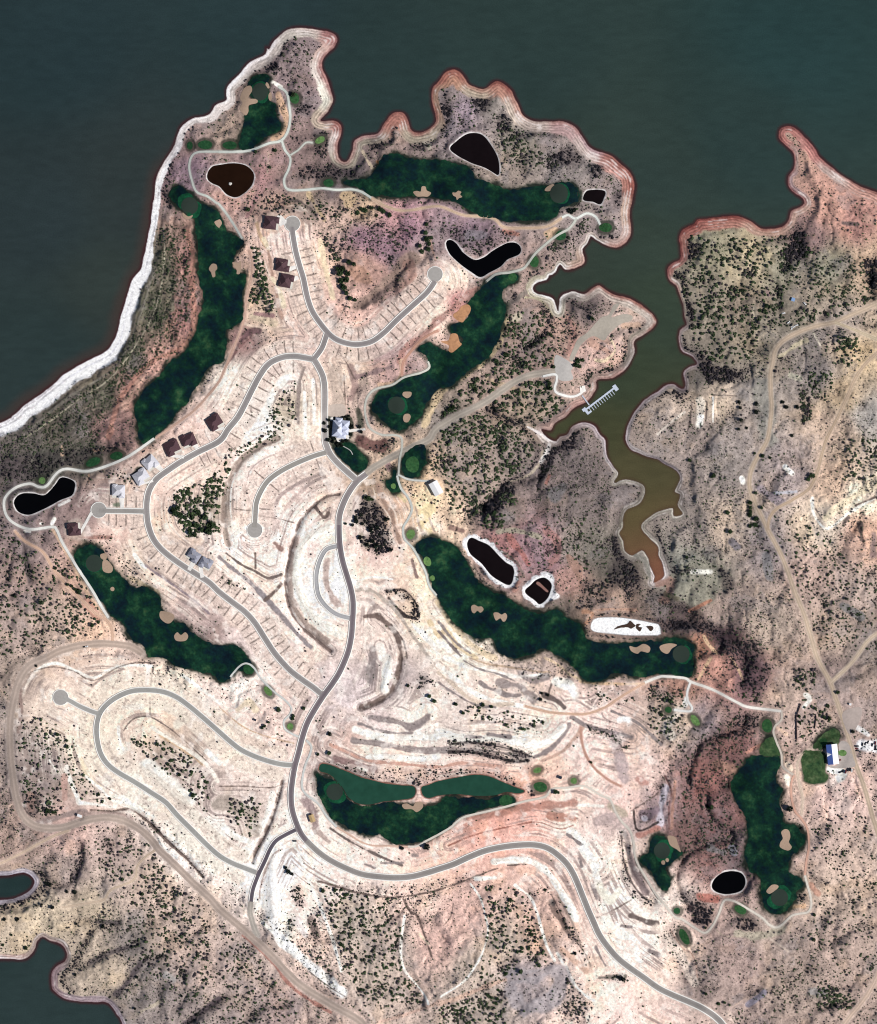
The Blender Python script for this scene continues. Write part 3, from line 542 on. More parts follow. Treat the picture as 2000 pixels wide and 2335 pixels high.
LINES_B = [l.split('|') for l in """21 975,700 1000,665 1060,660 1130,690 1180,740 1200,790|3
21 1240,615 1205,700 1205,790|5
21 840,690 900,760 890,860 840,930|6
21 1540,905 1620,880 1700,830|4
21 1400,930 1450,900 1540,990 1540,1080 1480,1180 1280,1250|4
21 400,1520 480,1600 600,1640 700,1640|4
21 720,1590 780,1650 850,1650 1000,1570 1040,1500|4
31 240,370 200,420 150,440 180,480 240,560 245,700 240,880|4
31 215,960 220,1040 300,1080 340,1190|4
22 1660,400 1530,380 1440,400|4
22 1640,450 1590,510 1510,560 1480,640 1450,760 1450,850|4
21 1540,1700 1580,1600 1660,1510 1775,1440 31 100,1400 200,1440 250,1380|4
32 30,195 110,245 165,300 190,360 175,430 205,520 215,570|3.5
32 0,640 0,760 60,900 130,1050 160,1085 260,1050|3.5
22 740,20 790,80 780,190 700,280 560,340 480,390|4
10 590,320 540,340 510,420 470,470 340,540 240,590 180,680 150,800 140,870|2.2
00 1480,1100 1450,1180 1380,1360 1340,1480 1340,1600 1400,1690|3.5
10 880,1300 920,1330 1040,1350|4
20 40,760 90,870 60,1000|4
04 300,550 370,620 340,710 180,790 0,845|4
04 600,1520 520,1470 505,1400 560,1340 650,1200 670,1120 750,1010|3.5
04 880,1580 960,1650 1010,1750|3
31 1010,1110 960,1180 960,1260|2
33 710,470 700,530 600,600 480,630 350,690 300,800 250,960 270,1040 390,1090 410,1240 480,1350 590,1410 600,1470 450,1500 300,1560 200,1640|3.2
24 1470,200 1480,400 1530,600 1600,730 1740,800|2.6
24 1540,220 1580,420 1690,640 1775,760|2.6
23 90,690 250,680 450,705 650,755 745,800 720,840 600,845 400,800 250,765 90,760|2.4
13 850,855 1000,900 1160,960 1400,1005 1570,1025 1640,1015 1775,985 23 200,945 400,945 560,1000 700,1060|2.2
22 1200,1560 1230,1490 1290,1440 1500,1440 32 20,1500|2.4
22 1230,1570 1400,1600 1600,1600 1775,1600|3
12 1350,1235 1480,1235 1560,1290 1610,1400 1600,1460|2.4""".split(chr(10))]
for s_, w_ in LINES_B:
    sl_, D_ = seg_dist(smooth(T(s_), False, 6), dx_, dy_, 14); g_ = np.exp(-(D_/(float(w_)+1.5))**2)
    DEN[sl_] = np.maximum(DEN[sl_], .085*g_); DRK[sl_] = np.maximum(DRK[sl_], np.clip(1.2*g_, 0, 1)); RS[sl_] = np.where(g_ > .4, 1.7, RS[sl_])
DENb = blur(DEN, 1); DRb = blur(blur(DRK*np.clip(DEN/.05, 0, 1), 1), 1)
DENb *= (0.55+0.9*sstep(-.45, .5, fbm(DX, DY, 28, 45, 3)))
# ------------------------------------------------------------------ buildings list (pads must be level before the ground is made)
def tp(s): return T(s)[0]
HOUSES = [ # centre, width, depth (units), turn, roof, walls, label, garage side (+1 east / -1 west etc. as turn of drive), drive end
 (tp('11 425,30'), 34, 30, -6, 'maroon', tp('11 545,20'), 'maroon roofed house at the north cul-de-sac with white patio'),
 (tp('11 517,373'), 32, 29, -9, 'maroon', tp('11 620,385'), 'maroon roofed house, upper of the two beside the north street'),
 (tp('11 548,500'), 32, 31, -10, 'maroon', tp('11 640,470'), 'maroon roofed house, lower of the two beside the north street'),
 (tp('01 1742,1645'), 33, 32, 32, 'maroon', tp('11 40,1690'), 'maroon roofed house standing alone on the outer bend above the paired maroon houses'),
 (tp('02 1530,18'), 33, 29, 24, 'maroon', tp('02 1600,78'), 'maroon roofed house, right one of the touching pair on the west street'),
 (tp('02 1398,78'), 34, 32, 24, 'maroon', tp('02 1490,150'), 'maroon roofed house, left one of the touching pair on the west street'),
 (tp('02 1222,200'), 30, 31, -48, 'grey', tp('02 1315,260'), 'pale grey roofed house, upper of the diagonal pair on the west bend'),
 (tp('02 1148,312'), 30, 34, -58, 'grey', tp('02 1240,340'), 'pale grey roofed house, lower of the diagonal pair on the west bend'),
 (tp('02 962,430'), 30, 30, 0, 'grey', tp('02 990,560'), 'light roofed house facing the short west cul-de-sac street from the north'),
 (tp('02 605,735'), 29, 29, 3, 'maroon', tp('02 742,600'), 'maroon roofed house southwest of the west cul-de-sac at the end of a curved drive'),
 (tp('02 1570,952'), 29, 25, -32, 'slate', tp('02 1530,1065'), 'slate grey roofed house, left one of the pair on the straight street'),
 (tp('02 1665,1012'), 29, 25, -32, 'slate', tp('02 1640,1125'), 'slate grey roofed house, right one of the pair on the straight street'),
]
for h in HOUSES: pad(h[0][0], h[0][1], 19)
CLUB = tp('11 975,1690'); pad(CLUB[0], CLUB[1], 34)
BARN = (994.5, 1113.5); pad(*BARN, 18)
SHOP = tp('33 1410,780'); pad(*SHOP, 26)
HUT = tp('13 752,1298'); pad(*HUT, 11)
SHEDS = [(tp('23 985,967'), 8, 7, 'blue', 'small dark blue shed between two tee boxes east of the long green pond'),
         (tp('13 292,502'), 5, 5, 'blue', 'tiny blue shed among the shrubs left of the southern round tee'),
         (tp('03 645,1278'), 11, 6, 'white', 'white trailer-sized shed beside the wide brown bend of the gravel road'),
         (tp('31 1095,650'), 8, 8, 'sky', 'light blue canopy among the junipers of the east headland'),
         (tp('33 1555,375'), 5, 5, 'white', 'small white shed in the bare yard north of the pro shop')]
for s in SHEDS: pad(*s[0], 7)
pad(*tp('21 1170,1368'), 5)

# ------------------------------------------------------------------ ground tones
ANCH = """680,130,150,132,130 700,200,150,130,128 450,285,160,138,130 520,300,170,148,130 420,340,160,132,128 560,370,148,124,120 600,400,160,124,124 640,400,148,124,120 560,440,186,148,134
620,470,196,162,142 700,470,158,140,126 430,380,138,114,124 740,330,140,118,112 760,420,112,98,98 800,400,104,95,96 900,320,160,138,128 950,330,146,128,122 1010,230,148,134,130 1060,250,160,142,150
1100,230,148,140,130 1200,330,152,143,128 1250,320,146,132,126 1300,390,148,138,132 1400,420,146,132,128 1380,480,158,143,138 1150,400,158,143,130 830,470,198,170,138 760,500,205,175,156 900,500,192,146,144
830,540,168,130,142 880,560,162,126,138 930,520,170,130,142 1000,560,162,142,142 1060,530,148,124,134 850,620,184,146,130 820,600,186,148,130 900,640,150,122,114 800,690,215,176,158 960,600,200,170,152
1040,640,230,206,182 1000,700,234,210,186 1050,690,202,142,134 380,600,110,108,88 350,700,104,104,84 300,800,102,102,84 240,900,106,104,86 160,960,104,99,88 60,1020,108,102,94
430,600,168,122,112 420,720,166,120,110 350,820,184,142,126 290,900,168,126,114 260,980,152,118,110 200,1040,98,96,84 100,1060,88,90,78 20,1080,106,97,95
600,540,222,188,168 570,600,210,172,148 590,640,196,168,146 600,720,215,188,160 560,770,150,116,110 660,560,232,202,188 680,700,222,193,174 720,600,232,198,170 740,760,212,184,168 800,850,212,188,164
820,900,192,168,152 880,800,182,152,146 900,850,188,154,144 640,860,232,212,198 560,860,236,222,202 600,960,244,234,220 660,930,188,175,150 700,960,222,203,182 560,1040,232,212,198
480,1020,222,193,178 440,1080,232,203,183 470,1150,168,152,134 620,1100,236,212,198 680,1250,236,216,202 640,1400,232,212,198 740,1330,246,236,222 560,1300,232,212,194 540,1250,236,216,202 330,1250,226,203,178
370,1350,222,198,178 420,1400,184,160,150 470,1450,158,136,130 560,1450,212,193,183 600,1380,232,212,198 250,1130,158,136,130 200,1160,150,126,120 100,1180,142,122,118 300,1130,222,193,174 260,1200,226,193,174
50,1250,150,130,125 50,1350,165,142,132 100,1400,186,163,145 180,1300,192,158,140 200,1430,210,178,154 30,1430,168,149,138 150,1480,198,174,154 300,1490,210,186,168 400,1560,232,212,188 480,1560,222,203,188
560,1570,232,212,198 620,1620,218,193,178 30,1560,163,145,130 100,1620,213,194,174 60,1700,160,145,135 100,1760,150,136,130 150,1600,218,198,178 280,1560,232,212,188 200,1700,236,217,190 330,1620,232,208,184
380,1760,166,149,138 420,1700,188,169,150 330,1800,240,226,208 470,1800,190,172,160 480,1900,232,216,202 400,1950,236,222,208 530,1700,232,212,194 560,1880,194,178,165 600,1960,240,226,212
150,1900,196,164,150 60,1900,164,140,126 250,1930,184,162,150 150,1990,165,148,138 100,2080,193,177,150 200,2060,188,171,145 260,2000,188,169,154 340,2000,193,171,152 300,2150,146,136,128 250,2200,183,167,145
400,2100,193,171,154 450,2200,198,174,157 350,2280,150,139,132 430,2300,160,146,138 520,2200,180,160,148 560,2300,164,148,140 640,2300,184,160,150 600,2150,184,164,150 720,2300,192,169,154 640,2000,248,240,230
640,2100,240,228,212 700,2150,226,198,178 740,2020,232,212,198 700,2050,232,208,193 800,2100,184,170,154 860,2200,188,171,154 900,2150,184,165,150 960,2050,220,190,172 1000,2150,212,176,160 1050,2080,210,174,158
1080,2200,188,171,154 1150,2150,193,174,154 1200,2230,174,160,157 1100,2290,180,165,150 1250,2050,218,183,164 1240,2130,203,169,146 1300,2200,232,203,184 1350,2280,236,208,188 1450,2150,236,217,202 1430,2050,240,222,207
1400,1950,232,212,194 1480,2000,203,179,165 1400,2300,232,203,188 1500,2250,222,198,179 700,1880,226,208,193 850,1970,232,210,194 1000,1900,236,194,174 1100,1880,222,166,146 1200,1860,222,169,150 1150,1830,213,151,132
1050,1860,203,150,131 1300,1850,226,198,179 1350,1700,232,203,189 1300,1700,227,203,189 1450,1760,222,194,179 1430,1830,222,189,174 1250,1750,227,189,165 1200,1780,222,174,150 1350,1900,232,208,194 1400,1880,203,180,170
1500,1850,165,136,135 800,1600,203,189,184 900,1560,180,166,160 950,1620,232,217,203 870,1650,217,198,189 850,1700,232,208,189 900,1730,232,203,184 780,1750,184,165,155 800,1680,198,170,155 1050,1650,213,198,184
1150,1650,217,198,184 1200,1700,236,222,203 1050,1450,236,222,198 1000,1400,222,203,179 980,1330,232,208,174 900,1330,222,198,179 850,1400,213,194,179 850,1250,222,194,179 900,1200,213,184,160 900,1150,208,174,146
960,1150,232,203,160 940,1080,213,184,150 990,1200,232,203,170 830,1170,222,203,189 850,1110,170,146,122 1020,960,150,136,120 1150,880,165,143,128 1200,800,150,129,120 1150,740,150,131,120 1280,750,188,155,136
1350,800,198,165,150 1330,700,132,117,112 1430,720,188,165,150 1100,700,150,136,125 1200,930,165,146,126 1060,1050,174,153,136 1100,1100,170,151,136 1180,1040,150,136,126 1150,1180,136,124,118 1250,1100,136,121,116
1300,1050,130,118,114 1330,1150,134,122,116 1300,1250,150,139,128 1200,1230,155,122,126 1250,1270,165,127,131 1150,1230,178,127,122 1290,1320,174,136,123 1350,1250,128,122,110 1400,1300,104,98,88 1280,1380,124,110,100
1380,1380,174,146,126 1620,560,155,150,122 1700,600,188,174,141 1780,620,150,145,122 1900,600,150,148,127 1600,680,150,141,122 1700,700,150,136,117 1800,720,137,130,114 1650,820,142,133,117 1580,860,114,108,100
1740,780,160,149,126 1850,680,165,151,131 1950,500,184,136,122 1900,480,198,151,131 1850,540,150,122,117 1980,600,188,160,131 1900,750,170,155,141 1800,800,146,136,126 1850,850,146,136,129 1950,820,198,174,136
1930,900,180,160,131 1720,900,160,151,141 1650,920,198,179,155 1560,920,188,170,151 1600,980,155,141,131 1700,980,160,149,141 1900,980,194,170,146 1980,950,170,165,155 1560,1050,160,146,136 1650,1050,150,141,133
1800,1080,165,151,146 1900,1100,203,174,146 1960,1130,232,212,184 1950,1220,213,170,141 1880,1200,227,208,180 1580,1200,150,139,129 1650,1200,194,174,151 1750,1250,150,139,136 1850,1300,188,162,146 1950,1350,180,160,146
1600,1330,137,134,117 1560,1300,150,150,136 1650,1400,165,146,133 1750,1420,184,165,146 1900,1450,180,158,139 1980,1480,150,136,126 1560,1420,104,88,86 1650,1450,98,74,82 1600,1470,174,124,98 1700,1540,130,97,102
1640,1540,194,143,124 1800,1580,194,170,151 1900,1540,150,131,122 1950,1600,170,151,141 1850,1620,184,160,146 1560,1560,172,131,112 1600,1640,162,146,146 1540,1640,208,186,163 1650,1700,146,104,98 1600,1780,162,108,98
1620,1900,136,98,94 1650,1850,150,110,107 1560,1900,136,103,96 1680,1960,128,103,104 1640,1960,162,118,108 1800,1800,198,170,151 1900,1830,217,186,172 1900,1900,194,170,155 1950,1950,198,174,155 1900,2050,194,172,152
1900,2150,180,158,143 1950,2250,180,158,143 1800,2250,170,151,136 1700,2200,165,143,133 1650,2150,165,143,133 1750,2130,174,155,141 1600,2250,160,141,131 1550,2150,222,198,179 1600,2100,188,160,146 1520,2050,232,212,194
1700,2280,174,153,141 1520,2320,222,194,179 1600,2330,188,165,151"""
A = np.array([[float(v) for v in t.split(',')] for t in ANCH.split()])
cx_, cy_ = np.meshgrid(np.arange(-84, 2100, 12.0), np.arange(-30, 2432, 12.0))
wxy = cx_+14*fbm(cx_, cy_, 70, 11, 3); wyy = cy_+14*fbm(cx_, cy_, 70, 12, 3)
num = np.zeros(cx_.shape+(3,)); den = np.zeros(cx_.shape)
for a in A:
    w = 1/((wxy-a[0])**2+(wyy-a[1])**2+90)**2.0
    num += w[..., None]*lin(a[2:5]); den += w
BASE = num/den[..., None]
RGB = bil(BASE, np.arange(-84, 2100, 12.0), np.arange(-30, 2432, 12.0), GX, GY)

gr_ = RGB.mean(-1, keepdims=True); RGB = (gr_+(RGB-gr_)*0.88)*(1.34+0.02*DEV[..., None])
RGB *= np.array([1.0, 0.978, 1.01])
# mottling of bare soil, grit and dry grass (real tone changes of the ground, no light in them)
m1 = fbm(GX, GY, 26, 21, 3); m2 = fbm(GX, GY, 7, 22, 3); m3 = fbm(GX, GY, 3.6, 23, 2); m4 = fbm(GX, GY, 60, 24, 3)
RGB = RGB*(1+0.15*m1+0.20*m2+0.24*m3)[..., None]
sage = sstep(0.22, 0.5, m4+0.35*m2)*(1-0.75*DEV)
RGB = RGB*(1-0.34*sage[..., None])+lin((150, 146, 150))*0.34*sage[..., None]
spk = sstep(0.26, 0.42, m3*.9+.5*m2)*(1-.7*DEV)*0.5
RGB = RGB*(1-spk[..., None])+lin((112, 102, 94))*spk[..., None]
warm = sstep(0.15, .5, fbm(GX, GY, 44, 26, 3))
RGB[..., 0] *= 1+0.03*warm; RGB[..., 2] *= 1-0.06*warm
RGB *= (1+0.10*DEV*sstep(-.2, .5, m2))[..., None]

def paint_sl(sl, a, c):
    g0 = sum(c[:3])/3; c = tuple(g0+(v-g0)*.86 for v in c[:3])
    paint_raw(sl, a, c)
def paint_raw(sl, a, c): RGB[sl] = RGB[sl]*(1-a[..., None])+lin(c)*(1+0.12*m2[sl]+0.10*m3[sl])[..., None]*a[..., None]
def stroke(P, w, c, al=0.85, soft=None, rag=0.75):
    """w = full width in units"""
    soft = soft or max(1.6, w*0.3); h = w/2
    Ps = smooth(P, False, 5)
    sl, D = seg_dist(Ps, gx, gy, h+soft+3+h*rag)
    D = D+(h*rag*m1[sl]+1.6*rag*m2[sl]*min(1, w/4))
    paint_sl(sl, al*(1-sstep(h-soft*.5, h+soft*.5, D)), c)
def area(P, c, al=0.85, soft=4, rag=5):
    sl, d = sdist(smooth(P, True, 5), soft+rag+3); d = d+rag*m1[sl]+1.5*m2[sl]
    paint_sl(sl, al*sstep(-soft, soft, d), c)

# bathtub ring of the reservoir
BCH = [ # x, y, outer tone, inner tone, width
 (380,620,(236,236,244),(248,248,252),26),(300,760,(232,232,242),(248,248,252),29),(230,830,(228,228,238),(248,248,252),31),(80,940,(200,196,200),(248,248,252),32),(0,975,(200,196,200),(248,248,252),32),
 (350,520,(230,228,238),(240,240,246),17),(355,430,(226,216,212),(240,236,238),18),(380,330,(214,206,206),(232,228,230),16),(420,275,(236,232,234),(222,212,208),17),(490,240,(240,236,234),(226,214,208),20),(530,190,(238,234,236),(220,208,200),22),
 (610,110,(236,230,232),(204,190,182),26),(650,68,(216,204,196),(206,196,184),22),(700,65,(218,198,188),(212,200,188),24),(758,80,(176,120,118),(186,128,122),34),(745,120,(182,130,124),(210,176,164),22),(736,160,(186,132,126),(228,214,204),26),
 (750,200,(190,140,134),(236,230,214),28),(755,235,(196,170,156),(214,210,194),26),(735,270,(190,150,142),(196,176,156),22),(775,285,(170,106,98),(176,120,112),28),(775,320,(188,140,132),(210,196,188),24),(785,362,(190,150,140),(176,164,146),20),
 (830,310,(196,150,146),(170,158,140),24),(900,262,(178,112,100),(190,128,112),30),(950,300,(176,116,106),(180,166,146),26),(990,220,(176,112,100),(168,132,112),16),(1030,165,(180,112,96),(196,142,116),32),(1090,200,(190,140,120),(190,172,150),26),
 (1140,190,(170,98,86),(196,140,120),34),(1180,250,(196,146,130),(206,188,172),32),(1220,275,(200,176,164),(190,172,162),26),(1290,285,(184,132,126),(196,160,158),30),(1340,340,(196,160,164),(206,184,176),28),(1400,375,(176,110,98),(208,152,140),34),(1440,420,(170,98,86),(196,134,118),30),
 (1440,480,(184,128,114),(200,170,150),22),(1420,550,(196,146,134),(206,176,166),22),(1345,540,(240,236,232),(190,170,156),10),(1320,610,(200,160,146),(190,160,142),20),(1265,610,(245,243,240),(190,176,160),10),(1230,660,(238,236,234),(196,186,160),16),(1260,680,(242,240,236),(200,190,170),16),
 (1300,665,(236,230,224),(150,140,134),16),(1370,655,(190,130,118),(196,178,166),18),(1450,690,(186,120,106),(206,190,176),22),(1495,730,(176,112,98),(206,190,178),20),(1450,770,(206,180,170),(170,156,140),16),(1445,820,(210,196,190),(160,148,136),16),(1400,860,(196,150,140),(176,146,134),16),
 (1355,880,(206,166,158),(190,160,146),16),(1310,920,(206,156,146),(190,150,138),16),(1250,980,(206,166,156),(186,152,140),14),(1240,1000,(246,244,244),(210,196,186),16),(1350,975,(206,190,196),(176,160,160),12),(1390,1040,(206,190,196),(176,166,166),9),(1420,1100,(230,226,214),(170,160,146),13),(1470,1120,(226,222,206),(150,140,128),12),(1415,1220,(224,220,200),(140,130,116),11),(1460,1270,(206,200,186),(150,140,132),14),(1490,1320,(222,210,208),(178,166,160),15),
 (1530,1020,(196,186,196),(140,128,132),7),(1430,970,(212,198,202),(160,150,150),10),(1500,900,(198,178,188),(160,148,148),11),(1540,880,(180,156,164),(150,138,134),11),(1560,820,(190,170,176),(150,136,130),10),(1555,770,(176,146,148),(160,146,140),10),(1555,700,(176,140,132),(176,164,146),9),
 (1545,640,(176,128,122),(180,160,146),12),(1535,610,(166,96,92),(176,120,110),16),(1555,560,(150,76,72),(180,124,110),22),(1580,510,(150,72,66),(176,110,98),28),(1650,510,(158,76,68),(190,130,114),32),(1740,520,(190,126,112),(196,156,136),20),(1830,490,(176,124,118),(196,160,144),18),(1810,420,(166,104,104),(176,146,146),14),(1810,360,(170,112,108),(190,160,150),10),
 (1790,300,(160,92,88),(196,128,118),18),(1850,340,(170,104,100),(206,140,130),24),(1900,390,(176,116,110),(196,170,160),22),(1980,440,(186,128,116),(206,156,140),26),
 (40,2000,(206,200,214),(176,166,176),12),(60,2070,(206,204,216),(170,160,172),12),(20,2190,(220,206,206),(196,160,150),12),(90,2160,(196,170,164),(170,150,140),10),(150,2170,(180,150,150),(150,136,130),12),(120,2230,(176,140,148),(160,136,140),16),(200,2290,(186,160,168),(170,150,156),14),(280,2330,(196,180,190),(160,146,156),12)]
cgX, cgY = np.meshgrid(cgx, cgy)
bo = np.zeros(cgX.shape+(3,)); bi = bo.copy(); bw = np.zeros(cgX.shape); bd = bw.copy()
for x, y, c1, c2, w in BCH:
    k = 1/((cgX-x)**2+(cgY-y)**2+60)**2.2
    bo += k[..., None]*lin(c1); bi += k[..., None]*lin(c2); bw += k*w; bd += k
BO = bil(bo/bd[..., None], cgx, cgy, GX, GY); BI = bil(bi/bd[..., None], cgx, cgy, GX, GY); BW = bil(bw/bd, cgx, cgy, GX, GY)
f = SD/BW
mix = sstep(0.05, 0.6, f+0.25*m4+0.12*m2)[..., None]
bc = BO*(1-mix)+BI*mix; gb = bc.mean(-1, keepdims=True); bc = gb+(bc-gb)*.86
line = np.sin(SD*1.0+3.4*m4+1.6*m1)*0.8+np.sin(SD*2.1+5*m1)*0.35+0.5*m2       # strand lines left by the falling water
wf_ = sstep(.5, .8, bc[..., 2]); bc = bc*(1+0.30*line*(SD > 2.5)*(.45+.9*sstep(-.3, .3, m1))*(1-.8*wf_)+0.10*m2+.06*m3)[..., None]*(1+.12*wf_[..., None])
whitef = sstep(0.48, .62, bc[..., 2])
deb = sstep(0.28, 0.42, m2+0.5*m1)*whitef*sstep(.2, .5, f)*0.35
bc = bc*(1-deb[..., None])
k = (1-sstep(0.88, 1.1, f+0.22*m1+0.08*m2))[..., None]
RGB = RGB*(1-k)+bc*k
sal = sstep(.25, .6, fbm(GX, GY, 22, 51, 3)+.25*np.sin(SD*.9))*sstep(3, 6, SD)*(1-sstep(.7, 1, f))*.6
RGB = RGB*(1-sal[..., None])+lin((236, 226, 222))*sal[..., None]
wet = (1-sstep(0.2, 2.6, SD))[..., None]; RGB = RGB*(1-wet)+lin((84, 44, 46))*wet

